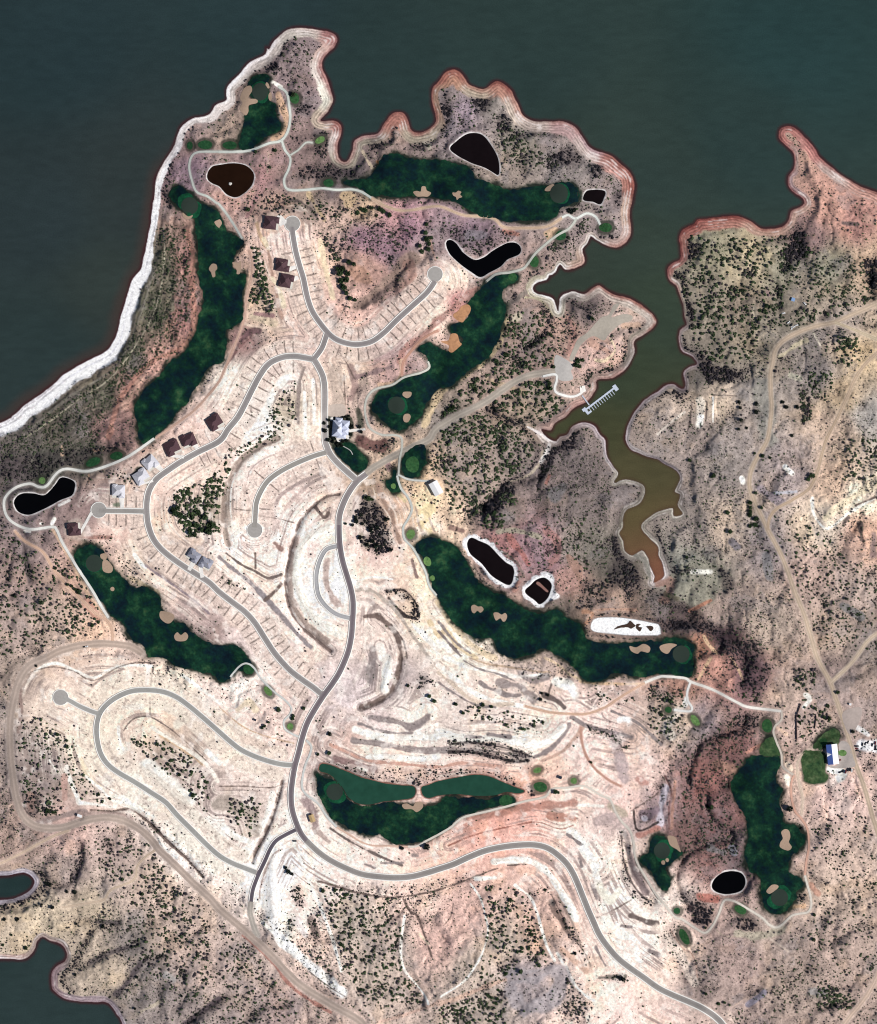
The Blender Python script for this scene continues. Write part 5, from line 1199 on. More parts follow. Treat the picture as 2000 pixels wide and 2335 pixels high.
def grass_mat(name, stops, s1=0.05, stripes=True):
    m, nt, b = new_mat(name, 0.9)
    n = noise_node(nt, s1, 6, 0.62); r = ramp(nt, n.outputs[0], [(p, alb(c)) for p, c in stops])
    n2 = noise_node(nt, 0.32, 5, .7); r2 = ramp(nt, n2.outputs[0], [(0.3, (.6,)*3), (0.7, (1.45,)*3)])
    o = mul(nt, r.outputs[0], r2.outputs[0])
    if stripes:
        tc = nt.nodes.new('ShaderNodeNewGeometry'); w = nt.nodes.new('ShaderNodeTexWave'); w.inputs['Scale'].default_value = 0.05
        w.inputs['Distortion'].default_value = 3.0; w.inputs['Detail'].default_value = 2; w.bands_direction = 'DIAGONAL'; w.inputs['Detail Scale'].default_value = 0.4
        nt.links.new(tc.outputs['Position'], w.inputs['Vector'])
        r3 = ramp(nt, w.outputs[0], [(0.2, (.95,)*3), (0.8, (1.05,)*3)]); o = mul(nt, o, r3.outputs[0])
    nt.links.new(o, b.inputs['Base Color']); b.inputs['Specular IOR Level'].default_value = 0.1
    return m
M_ground = attr_mat('bare_ground', 0.95, (0.9, 0.28), 0.80, 1.2, 0.25)
M_road = attr_mat('asphalt', 0.85, (0.35, 2.5), 0.92, 1.08)
M_shrub = attr_mat('scrub_foliage', 0.9, (1.7,), 0.7, 1.35)
M_fair = grass_mat('fairway_turf', [(0.30, (3, 20, 32)), (0.42, (5, 32, 38)), (0.50, (9, 42, 34)), (0.58, (18, 56, 40)), (0.66, (40, 76, 50)), (0.76, (70, 92, 62))])
M_rough = grass_mat('lawn_turf', [(0.3, (34, 62, 40)), (0.5, (62, 86, 54)), (0.7, (92, 108, 76))], 0.12)
M_green = flat_mat('putting_turf', (44, 57, 50), 0.9, 0.06, 0.4)
M_collar = grass_mat('collar_turf', [(0.3, (12, 62, 42)), (0.6, (22, 84, 56)), (0.75, (36, 96, 62))], 0.1, True)
M_tee = [grass_mat('tee_turf_a', [(0.3, (26, 66, 42)), (0.7, (48, 90, 56))], 0.3, False), grass_mat('tee_turf_b', [(0.3, (34, 78, 46)), (0.7, (62, 100, 60))], 0.3, False), grass_mat('tee_turf_c', [(0.3, (84, 122, 70)), (0.7, (114, 144, 88))], 0.3, False)]
M_sand = flat_mat('bunker_sand', (176, 152, 132), 0.95, 0.10, 0.5)
M_clay = flat_mat('bunker_clay', (196, 146, 108), 0.95, 0.22, 0.25)
M_conc = flat_mat('pale_concrete', (226, 224, 216), 0.85, 0.10, 0.6)
M_kerb = flat_mat('kerb_concrete', (255, 253, 248), 0.85, 0.03, 0.6)
M_drive = flat_mat('driveway_concrete', (244, 241, 236), 0.8, 0.05, 0.6)
M_maroon = flat_mat('maroon_shingle', (86, 62, 68), 0.85, 0.25, 0.9)
M_groof = flat_mat('pale_shingle', (214, 214, 222), 0.8, 0.16, 0.9)
M_slate = flat_mat('slate_shingle', (156, 158, 172), 0.8, 0.18, 0.9)
M_white = flat_mat('white_metal_roof', (250, 250, 252), 0.5, 0.04, 0.6)
M_roofshade = flat_mat('shaded_white_roof', (92, 120, 196), 0.6, 0.08, 0.6)  # bluish shade of the white pro shop roof, put into the colour
M_wall = flat_mat('stucco_wall', (200, 182, 160), 0.9, 0.08, 0.8)
M_glass, _, _b = new_mat('window_glass', 0.08); _b.inputs['Base Color'].default_value = (0.03, 0.04, 0.05, 1)
M_door = flat_mat('painted_door', (110, 84, 70), 0.6)
M_tan = flat_mat('tan_roof', (196, 168, 124), 0.8, 0.15, 0.8)
M_bark = flat_mat('juniper_bark', (96, 78, 64), 0.95, 0.25, 3)
M_dkblue = flat_mat('dark_blue_metal', (40, 48, 66), 0.6)
M_sky = flat_mat('light_blue_fabric', (140, 174, 220), 0.7)
M_dock = flat_mat('dock_decking', (206, 216, 232), 0.7, 0.06, 1.0)
M_dark = flat_mat('weathered_dark_boards', (74, 58, 58), 0.9, 0.2)
M_rock = flat_mat('pale_rock', (214, 210, 204), 0.9, 0.15)
M_tyre = flat_mat('tyre_rubber', (30, 30, 32), 0.9)
M_cars = [flat_mat('car_paint_black', (22, 24, 30), 0.3), flat_mat('car_paint_white', (236, 238, 240), 0.3), flat_mat('car_paint_maroon', (112, 44, 48), 0.3)]
def leaf_mat(name, stops):
    m, nt, b = new_mat(name, 0.85); oi = nt.nodes.new('ShaderNodeObjectInfo')
    n = noise_node(nt, 0.9, 4, 0.7); r = ramp(nt, n.outputs[0], [(p, alb(c)) for p, c in stops])
    r2 = ramp(nt, oi.outputs['Random'], [(0, (.75,)*3), (1, (1.3,)*3)])
    nt.links.new(mul(nt, r.outputs[0], r2.outputs[0]), b.inputs['Base Color']); b.inputs['Specular IOR Level'].default_value = 0.1
    return m
M_leaf = leaf_mat('juniper_leaves', [(0.3, (34, 50, 36)), (0.55, (58, 76, 50)), (0.75, (88, 104, 66))])
M_leafd = leaf_mat('dark_leaves', [(0.3, (22, 28, 30)), (0.55, (38, 46, 40)), (0.75, (62, 72, 52))])

def link(o, parent=None):
    COL.objects.link(o)
    if parent is not None: o.parent = parent
    return o
def tag(o, label=None, cat=None, group=None, kind=None):
    for k, v in (('label', label), ('category', cat), ('group', group), ('kind', kind)):
        if v: o[k] = v
    return o
def np_mesh(name, V, F, mat, tone=None, smooth_=False):
    """V (n,3), F (m,3|4) arrays"""
    me = bpy.data.meshes.new(name); V = np.asarray(V, np.float32); F = np.asarray(F, np.int32)
    n = F.shape[1]
    me.vertices.add(len(V)); me.vertices.foreach_set('co', V.ravel())
    me.loops.add(F.size); me.loops.foreach_set('vertex_index', F.ravel())
    me.polygons.add(len(F)); me.polygons.foreach_set('loop_start', np.arange(0, F.size, n, dtype=np.int32))
    me.polygons.foreach_set('loop_total', np.full(len(F), n, np.int32))
    if smooth_: me.polygons.foreach_set('use_smooth', np.ones(len(F), bool))
    if tone is not None:
        a = me.color_attributes.new('tone', 'FLOAT_COLOR', 'POINT')
        a.data.foreach_set('color', np.concatenate([tone, np.ones((len(V), 1))], 1).astype(np.float32).ravel())
    me.materials.append(mat); me.update(calc_edges=True); return me
def grid_faces(nx, ny):
    i = np.arange((ny-1)*nx).reshape(ny-1, nx)[:, :-1].ravel()
    return np.stack([i, i+nx, i+nx+1, i+1], 1)

# ------------------------------------------------------------------ ground and lake, each one sheet to the horizon
def skirt(c, far=30000.0, n=14):
    e = np.geomspace(6, far, n); return np.concatenate([c[0]-e[::-1], c, c[-1]+e])
ax_, ay_ = skirt(gx), skirt(gy)
n = 14
Hh = np.pad(H, n, mode='edge'); Rr_ = np.pad(RGB, ((n, n), (n, n), (0, 0)), mode='edge')
AX, AY = np.meshgrid(ax_, ay_)
out = np.hypot(np.clip(X0-AX, 0, None)+np.clip(AX-X1, 0, None), np.clip(Y0-AY, 0, None)+np.clip(AY-Y1, 0, None))
k = np.clip(out/40, 0, 1); Hh = Hh*(1-k)+np.where(Hh < 0, -12.0, 12.0)*k
mean_c = RGB[SD > 60].mean(0); Rr_ = Rr_*(1-k[..., None])+mean_c*(1+.18*fbm(AX, AY, 90, 71, 3)+.12*fbm(AX, AY, 900, 72, 3))[..., None]*k[..., None]
V = np.stack([wx(AX), wy(AY), Hh], -1).reshape(-1, 3)
ground = link(bpy.data.objects.new('ground', np_mesh('ground', V, grid_faces(len(ax_), len(ay_)), M_ground, Rr_.reshape(-1, 3), True)))
tag(ground, 'dry reservoir headlands with graded cream terraces, red soil and pale beach rings', None, None, 'structure')

LK = """100,100,41,57,60 100,500,46,58,60 100,800,46,60,60 250,650,52,62,59 300,450,50,60,60 600,50,43,60,62 850,200,45,62,61 1200,100,47,64,62 1800,100,43,66,66 1500,400,51,66,62 1700,300,47,65,63 1450,550,55,68,60 1500,700,57,70,58 1400,850,59,70,54 1300,560,55,66,58 1350,980,69,72,50 1480,1080,80,77,54 1450,1180,94,86,58 1470,1250,106,86,62 1500,1300,140,92,74 60,2020,39,56,56 150,2250,47,62,62 400,2300,45,60,60"""
lk = np.array([[float(v) for v in t.split(',')] for t in LK.split()])
lx = np.arange(-84, 2090, 4.0); ly = np.arange(-30, 2420, 4.0); LX, LY = np.meshgrid(lx, ly)
num = 0; den = 0
for a in lk:
    w = 1/((LX-a[0])**2+(LY-a[1])**2+4000)**2; num = num+w[..., None]*lin(a[2:5]); den = den+w
LC = num/den[..., None]; lsd = -bil(SD, gx, gy, LX, LY)
LC *= (1+0.10*fbm(LX, LY, 160, 30, 3)+0.13*fbm(LX*.5+LY*.2, LY*1.4, 12, 31, 3))[..., None]
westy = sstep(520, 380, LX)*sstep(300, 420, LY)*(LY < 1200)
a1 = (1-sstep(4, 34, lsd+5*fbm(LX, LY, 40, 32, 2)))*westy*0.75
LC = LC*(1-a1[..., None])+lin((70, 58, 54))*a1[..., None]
inlet = sstep(1000, 1080, LY)*(LX > 1000)
a2 = (1-sstep(0.5, 7.5, lsd+2*fbm(LX, LY, 30, 34, 2)))*(0.8-0.55*inlet)
LC = LC*(1-a2[..., None])+lin((66, 30, 36))*a2[..., None]
lax, lay = skirt(lx), skirt(ly)
Lp = np.pad(LC/KALB, ((14, 14), (14, 14), (0, 0)), mode='edge'); LAX, LAY = np.meshgrid(lax, lay)
V = np.stack([wx(LAX), wy(LAY), np.zeros_like(LAX)], -1).reshape(-1, 3)
mw, ntw, bw_ = new_mat('lake_water', 0.22)
at = ntw.nodes.new('ShaderNodeAttribute'); at.attribute_name = 'tone'
nn = noise_node(ntw, 0.6, 3, .8); rr = ramp(ntw, nn.outputs[0], [(0.3, (.84,)*3), (0.7, (1.18,)*3)])  # wave glitter painted into the water colour as fine noise
ntw.links.new(mul(ntw, at.outputs['Color'], rr.outputs[0]), bw_.inputs['Base Color']); bw_.inputs['IOR'].default_value = 1.33; bw_.inputs['Specular IOR Level'].default_value = 0.35
wn = noise_node(ntw, 0.35, 5); bp = ntw.nodes.new('ShaderNodeBump'); bp.inputs['Strength'].default_value = 0.25; bp.inputs['Distance'].default_value = 0.4
ntw.links.new(wn.outputs[0], bp.inputs['Height']); ntw.links.new(bp.outputs[0], bw_.inputs['Normal'])
lake = link(bpy.data.objects.new('lake', np_mesh('lake', V, grid_faces(len(lax), len(lay)), mw, Lp.reshape(-1, 3))))
tag(lake, 'dark teal reservoir water turning brown and red in the narrow inlet', None, None, 'structure')

# ------------------------------------------------------------------ draped patches
def drape(name, P, dz, mat, g=4.5, closed_smooth=True, step=2.5, jag=0.0, z=None, origin=False):
    Ps = smooth(P, True, step) if closed_smooth else np.asarray(P, float)
    if jag:
        nrm = np.roll(Ps, -1, 0)-np.roll(Ps, 1, 0); nrm = np.stack([-nrm[:, 1], nrm[:, 0]], 1); nrm /= np.maximum(np.hypot(*nrm.T), 1e-6)[:, None]
        Ps = Ps+nrm*(jag*(1.0*fbm(Ps[:, 0], Ps[:, 1], 30, 9, 3)+0.8*fbm(Ps[:, 0], Ps[:, 1], 7, 10, 2)))[:, None]
    x0, y0 = Ps.min(0); x1, y1 = Ps.max(0)
    xs = np.arange(x0+g/2, x1, g); ys = np.arange(y0+g/2, y1, g)
    pts = []
    if len(xs) > 1 and len(ys) > 1:
        M = fill(Ps, xs, ys); jj, ii = np.nonzero(M); q = np.stack([xs[ii], ys[jj]], 1)
        keep = np.ones(len(q), bool)
        for s in range(0, len(q), 2000):
            d = ((q[s:s+2000, None, :]-Ps[None])**2).sum(-1).min(1); keep[s:s+2000] = d > (g*.45)**2
        pts = q[keep].tolist()
    allp = [Vector((a, b)) for a, b in Ps.tolist()+pts]; nb = len(Ps)
    r = geometry.delaunay_2d_cdt(allp, [], [list(range(nb))], 1, 1e-5)
    v = np.array([tuple(p) for p in r[0]]); F = np.array([f for f in r[2] if len(f) == 3])
    zz = hz(v[:, 0], v[:, 1])+dz if z is None else np.full(len(v), z)
    Vv = np.stack([wx(v[:, 0]), wy(v[:, 1]), zz], 1)
    e1 = Vv[F[:, 1]]-Vv[F[:, 0]]; e2 = Vv[F[:, 2]]-Vv[F[:, 0]]
    fl = (e1[:, 0]*e2[:, 1]-e1[:, 1]*e2[:, 0]) < 0; F[fl] = F[fl][:, ::-1]
    o = bpy.data.objects.new(name, None)
    c = Vv.mean(0) if origin else np.zeros(3)
    if origin: c[2] = Vv[:, 2].min()
    o = bpy.data.objects.new(name, np_mesh(name, Vv-c, F, mat, None, True)); o.location = c
    return link(o)
for nm, P in FAIR.items():
    if nm == 'clubhouse lawn': o = drape('lawn', P, .12, M_fair, jag=2)
    elif nm in ('lodge', 'strip', 'range tee'): o = drape('lawn', P, .12, M_rough if nm != 'range tee' else M_fair, jag=3)
    else: o = drape('fairway', P, .12, M_fair, jag=4.2)
    tag(o, 'dark green irrigated grass of the %s part of the course' % nm, None, None, 'structure')
tag(drape('lawn', FIELD, .12, M_rough, jag=2), 'mown olive practice lawn beside the white roofed pro shop', None, None, 'structure')
def two(P, dz, name, mat, kind='structure', lab=None, **k):
    return tag(drape(name, P, dz, mat, **k), lab, None, None, kind)
PGL = ['dark round putting green beside the white west beach', 'dark round putting green on the northernmost peninsula', 'dark round putting green west of the small square pond',
       'dark round putting green north of the gravel marina road', 'dark round putting green at the upper end of the southwest fairway', 'dark round putting green at the west end of the long green pond',
       'dark round putting green southeast of the white salt pan', 'dark round putting green below the oval black pond at the lower right', 'dark round putting green west of the winding creek']
CO = [(-12, -12, 12, 12), (0, -6, 4, 8), (4, 0, 8, 3), (0, 0, 10, 4), (0, 0, 4, 4), (-8, -8, 8, 14), (6, 2, 6, 4), (8, -12, -12, 10), (10, -10, 6, 12)]
for i, (c, rx, ry) in enumerate(PG):
    (x, y), = T(c); a = CO[i]
    t = bpy.data.objects.new('putting_green', None); z0 = float(hz(x, y)); t.location = (wx(x), wy(y), z0); link(t)
    tag(t, PGL[i], 'putting green', 'round putting greens of the golf course')
    for nm, P, dz, mt in (('collar', blob((x+a[0]*.7, y+a[1]*.7), rx*1.02, ry*1.02, 20, .1, sd_=i), .20, M_collar), ('collar', blob((x+a[2]*.7, y+a[3]*.7), rx*1.0, ry*.96, -30, .1, sd_=i+9), .26, M_collar), ('turf', blob((x, y), rx, ry, 0, .012, 40), .34, M_green)):
        o = drape(nm, P, dz, mt, g=5, step=2); me = o.data
        off = np.empty(len(me.vertices)*3, np.float32); me.vertices.foreach_get('co', off); off = off.reshape(-1, 3)-np.array(t.location, np.float32)
        me.vertices.foreach_set('co', off.ravel()); o.parent = t
for t in TEES: two(blob(t[0], t[1], t[2], t[3], .05), .2, 'tee_lawn', M_tee[t[4]], lab='small mown tee lawn', g=5)
for P, k_, lab in BUNK:
    o = drape('sand_bunker', P, .3, M_clay if k_ else M_sand, g=3.5, step=1.8, origin=True); tag(o, lab, 'sand bunker', 'sand bunkers on the golf course')
PL = {'brown': 'brown pond with a white rim and a pale rock in it', 'dark1': 'dark brown teardrop pond on the northern headland', 'dark2': 'small square dark pond at the northeast point',
      'black3': 'black boomerang shaped pond', 'black4': 'black kidney shaped pond at the far left', 'dark5': 'long dark pond with thick white salt rim', 'dark6': 'small round dark pond with white salt rim and a spit across',
      'black7': 'oval black pond at the lower right', 'green8': 'long green pond, western basin', 'green9': 'long green pond, eastern basin'}
for k_, P in POND_.items():
    key = [q for q in POND_TONE if k_.startswith(q)][0]
    if 'pw_'+key not in MATS:
        m, nt_, b_ = new_mat('pw_'+key, 0.12); a = alb(POND_TONE[key])
        n_ = noise_node(nt_, 0.08, 3); r_ = ramp(nt_, n_.outputs[0], [(0.3, a*.85), (0.7, a*1.15)]); nt_.links.new(r_.outputs[0], b_.inputs['Base Color'])
        b_.inputs['IOR'].default_value = 1.33; b_.inputs['Specular IOR Level'].default_value = 0.2 if key != 'green' else .35
    Pq = ponds_s[k_]; c = Pq.mean(0)
    nrm = np.roll(Pq, -1, 0)-np.roll(Pq, 1, 0); nrm = np.stack([nrm[:, 1], -nrm[:, 0]], 1); nrm /= np.maximum(np.hypot(*nrm.T), 1e-6)[:, None]
    ar = 0.5*np.sum(Pq[:, 0]*np.roll(Pq[:, 1], -1)-np.roll(Pq[:, 0], -1)*Pq[:, 1])
    tag(drape('pond', Pq+nrm*(3.5 if ar > 0 else -3.5), 0, MATS['pw_'+key], g=12, closed_smooth=False, z=pond_z[k_]), PL[k_], None, None, 'structure')
two(T("22 795,1158 812,1160 850,1195 890,1235 885,1245 870,1240 830,1205 790,1175"), 0, 'mud_spit', flat_mat('pink_mud', (150, 112, 104), .9), z=pond_z['dark6']+.12, g=4, lab='thin mud spit across the small round pond')
# brown mud in the drained white pan
M_mud = flat_mat('dried_mud', (70, 52, 44), .95, .3)
for P in (T("22 1520,1500 1550,1475 1580,1500 1600,1515 1560,1540 1540,1530 1470,1530 1420,1545 1450,1525"), T("22 1600,1500 1640,1505 1620,1520 1650,1530 1630,1560 1600,1535"), T("22 1680,1520 1720,1515 1740,1530 1720,1560 1700,1545")):
    two(P, .25, 'mud_patch', M_mud, g=3, lab='brown mud patch drying in the white salt pan', jag=1.5)
for P, c in LOTS:
    nm = 'gravel_yard'; two(P, .14, nm, flat_mat('yard_gravel_%d' % c[1], c, .95, .1, .3), lab='bare gravel yard', g=5)

# ------------------------------------------------------------------ roads
LINES = [smooth(r[2], False, 3) for r in ROADS]
def inside_other(p, me_i):
    for j, L in enumerate(LINES):
        if j == me_i: continue
        d2 = ((L-p)**2).sum(1).min()
        if d2 < (ROADS[j][1]-0.9)**2: return True
    for c in CULS:
        if math.hypot(p[0]-c[0], p[1]-c[1]) < c[2]-0.9 and me_i != ('c', c): return True
    return False
def offs(Ps):
    t = np.gradient(Ps, axis=0); nn_ = np.stack([-t[:, 1], t[:, 0]], 1); return nn_/np.maximum(np.hypot(*nn_.T), 1e-6)[:, None]
def ribbon(name, Ps, fr, dz, mat, tones=None, jag=0):
    nn_ = offs(Ps); V = []; C_ = []
    for k_, f in enumerate(fr):
        q = Ps+nn_*np.asarray(f).reshape(-1, 1)
        if jag: q = q+nn_*(jag*fbm(q[:, 0], q[:, 1], 9, 13+k_, 2))[:, None]
        V.append(np.stack([wx(q[:, 0]), wy(q[:, 1]), hz(q[:, 0], q[:, 1])+dz], 1))
        if tones is not None: C_.append(np.tile(lin(tones[k_])/KALB, (len(q), 1))*(1+.07*fbm(q[:, 0], q[:, 1], 20, 14, 3))[:, None])
    m_ = len(fr); V = np.stack(V, 1).reshape(-1, 3); F = grid_faces(m_, len(Ps))
    a, b, c = V[F[0, 0]], V[F[0, 1]], V[F[0, 2]]
    if np.cross(b-a, c-a)[2] < 0: F = F[:, ::-1]
    return np_mesh(name, V, F, mat, np.stack(C_, 1).reshape(-1, 3) if tones is not None else None, True)
def kerb_mesh(line, skip, hw, dz, closed=False):
    nn_ = offs(line) if not closed else (lambda t: np.stack([-t[:, 1], t[:, 0]], 1)/np.maximum(np.hypot(*t.T), 1e-6)[:, None])(np.roll(line, -1, 0)-np.roll(line, 1, 0))
    V = []; F = []
    for sd in ((1, -1) if not closed else (0,)):
        ci = line+nn_*sd*(hw-1.3) if sd else line-nn_*0.8; co = line+nn_*sd*(hw+.85) if sd else line+nn_*0.9
        ok = [not skip(p) for p in (ci+co)/2]
        n_ = len(line); base = len(V)
        for k_ in range(n_):
            zi = float(hz(*ci[k_]))+dz; zo = float(hz(*co[k_]))+dz
            a = (wx(ci[k_][0]), wy(ci[k_][1])); b = (wx(co[k_][0]), wy(co[k_][1]))
            V += [(a[0], a[1], zi), (a[0], a[1], zi+.14), (b[0], b[1], zo+.14), (b[0], b[1], zo-.25)]
        for k_ in range(n_-1 if not closed else n_):
            k2 = (k_+1) % n_
            if ok[k_] and ok[k2]:
                for q in range(3): F.append((base+4*k_+q, base+4*k2+q, base+4*k2+q+1, base+4*k_+q+1))
    return np_mesh('kerb', V, F, M_kerb)
RL = ['paved entry avenue north section past the clubhouse', 'paved main avenue through the middle of the tract', 'paved main avenue sweeping through the south', 'paved forked street to the two northern cul-de-sacs', 'short paved link street',
      'paved street looping along the west lots', 'paved curved street ending in the inner cul-de-sac', 'paved crescent street beside the avenue', 'short paved street to the west cul-de-sac', 'paved stub to the far west cul-de-sac', 'paved horseshoe street in the southwest', 'dark newly paved connector street', 'paved avenue south of the gravel road junction']
for i, r in enumerate(ROADS):
    L = LINES[i]; hw = r[1]; dz = .15+.006*(len(ROADS)-i)
    e, c = r[3], r[4]; mid = tuple((a+b)/2 for a, b in zip(e, c))
    o = link(bpy.data.objects.new('road', ribbon('road', L, [-hw+.6, -hw*.5, -hw*.18, hw*.18, hw*.5, hw-.6], dz, M_road, [e, mid, c, c, mid, e])))
    tag(o, RL[i], None, None, 'structure')
    if i != 2 or True:
        kb = link(bpy.data.objects.new('kerb', kerb_mesh(L, lambda p, i=i: inside_other(p, i), hw, dz)), o)
for q, c in enumerate(CULS):
    P = blob((c[0], c[1]), c[2], c[2], n=48)
    o = drape('road', P, .14, M_road, g=5, step=3)
    me = o.data; a_ = me.color_attributes.new('tone', 'FLOAT_COLOR', 'POINT'); cc = lin((172, 168, 164))/KALB
    a_.data.foreach_set('color', np.tile(np.append(cc, 1), (len(me.vertices), 1)).astype(np.float32).ravel())
    tag(o, 'round paved turning circle at a street end', None, None, 'structure')
    link(bpy.data.objects.new('kerb', kerb_mesh(smooth(P, True, 3), lambda p, c=c: inside_other(p, ('c', c)), 1, .15, True)), o)
for i, (w, P, c) in enumerate(GRAVEL):
    L = smooth(P, False, 3); ed = tuple(v*.97 for v in c); rut = tuple(v*.93 for v in c)
    o = link(bpy.data.objects.new('dirt_road', ribbon('dirt_road', L, [-w, -w*.5, 0, w*.5, w], .09+.004*(i % 9), M_road, [ed, rut, tuple(min(v*1.05, 255) for v in c), rut, ed], jag=1.0)))
    tag(o, 'unpaved dirt road', None, None, 'structure')
for i, (w, P, c) in enumerate(PATHS):
    L = smooth(P, False, 2.5)
    o = link(bpy.data.objects.new('cart_path', ribbon('cart_path', L, [-w, -w*.3, w*.3, w], .36+.004*(i % 9), M_road, [c]*4, jag=.35)))
    tag(o, 'pale golf cart path', None, None, 'structure')
# ------------------------------------------------------------------ buildings, dock, vehicles
def poly_obj(name, V, F, mat, parent=None):
    me = bpy.data.meshes.new(name); me.from_pydata([tuple(v) for v in V], [], [tuple(f) for f in F]); me.materials.append(mat); me.update()
    return link(bpy.data.objects.new(name, me), parent)
def thing(name, label, cat, x, y, z=None, rot=0, group=None):
    o = bpy.data.objects.new(name, None); o.location = (wx(x), wy(y), float(hz(x, y)) if z is None else z); o.rotation_euler = (0, 0, rot)
    link(o); return tag(o, label, cat, group)
class MB:
    def __init__(s): s.v = []; s.f = []
    def box(s, x0, x1, y0, y1, z0, z1):
        b = len(s.v); s.v += [(x0,y0,z0),(x1,y0,z0),(x1,y1,z0),(x0,y1,z0),(x0,y0,z1),(x1,y0,z1),(x1,y1,z1),(x0,y1,z1)]
        s.f += [tuple(b+i for i in q) for q in ((3,2,1,0),(4,5,6,7),(0,1,5,4),(1,2,6,5),(2,3,7,6),(3,0,4,7))]; return s
    def add(s, V, F): b = len(s.v); s.v += V; s.f += [tuple(b+i for i in f) for f in F]; return s
    def hip(s, x0, x1, y0, y1, z, pitch, t=0.22):
        """hip roof over a rectangle, ridge along the longer side"""
        w, d = x1-x0, y1-y0; h = min(w, d)/2*pitch
        if w >= d: r0, r1 = (x0+d/2, (y0+y1)/2, z+h), (x1-d/2, (y0+y1)/2, z+h); F = [(0,1,5,4),(1,2,5),(2,3,4,5),(3,0,4)]
        else: r0, r1 = ((x0+x1)/2, y0+w/2, z+h), ((x0+x1)/2, y1-w/2, z+h); F = [(0,1,4),(1,2,5,4),(2,3,5),(3,0,4,5)]
        V = [(x0,y0,z),(x1,y0,z),(x1,y1,z),(x0,y1,z), r0, r1]
        if abs(w-d) < .02: V[5] = (V[5][0]+.03, V[5][1], V[5][2])
        V += [(x0,y0,z-t),(x1,y0,z-t),(x1,y1,z-t),(x0,y1,z-t)]
        F += [(6,7,1,0),(7,8,2,1),(8,9,3,2),(9,6,0,3),(9,8,7,6)]
        return s.add(V, F)
    def gable(s, x0, x1, y0, y1, z, h, axis='x', t=0.2):
        if axis == 'x': V = [(x0,y0,z),(x1,y0,z),(x1,y1,z),(x0,y1,z),(x0,(y0+y1)/2,z+h),(x1,(y0+y1)/2,z+h)]; F = [(0,1,5,4),(2,3,4,5),(1,2,5),(3,0,4)]
        else: V = [(x0,y0,z),(x1,y0,z),(x1,y1,z),(x0,y1,z),((x0+x1)/2,y0,z+h),((x0+x1)/2,y1,z+h)]; F = [(1,2,5,4),(3,0,4,5),(0,1,4),(2,3,5)]
        V += [(x0,y0,z-t),(x1,y0,z-t),(x1,y1,z-t),(x0,y1,z-t)]; F += [(6,7,1,0),(7,8,2,1),(8,9,3,2),(9,6,0,3),(9,8,7,6)]
        return s.add(V, F)
    def cyl(s, x, y, z0, z1, r, n=8, r2=None):
        r2 = r if r2 is None else r2; V = []
        for k in range(n): a = 2*math.pi*k/n; V += [(x+r*math.cos(a), y+r*math.sin(a), z0), (x+r2*math.cos(a), y+r2*math.sin(a), z1)]
        F = [(2*k, 2*((k+1) % n), 2*((k+1) % n)+1, 2*k+1) for k in range(n)]+[tuple(2*k+1 for k in range(n))]
        return s.add(V, F)
    def make(s, name, mat, parent=None): return poly_obj(name, s.v, s.f, mat, parent)
def win(parent, x, y, z, w, h, ax):
    """window with frame on a wall face; ax = outward direction"""
    f = MB(); p = MB(); e = .05
    if ax[0] == 0:
        s = ax[1]; a, b = sorted((y, y+s*.08)); f.box(x-w/2-.08, x+w/2+.08, a, b, z-.08, z+h+.08); a, b = sorted((y+s*.083, y+s*.11)); p.box(x-w/2, x+w/2, a, b, z, z+h)
    else:
        s = ax[0]; a, b = sorted((x, x+s*.08)); f.box(a, b, y-w/2-.08, y+w/2+.08, z-.08, z+h+.08); a, b = sorted((x+s*.083, x+s*.11)); p.box(a, b, y-w/2, y+w/2, z, z+h)
    fo = f.make('window', M_kerb, parent); p.make('pane', M_glass, fo)
ROOFM = {'maroon': M_maroon, 'grey': M_groof, 'slate': M_slate}
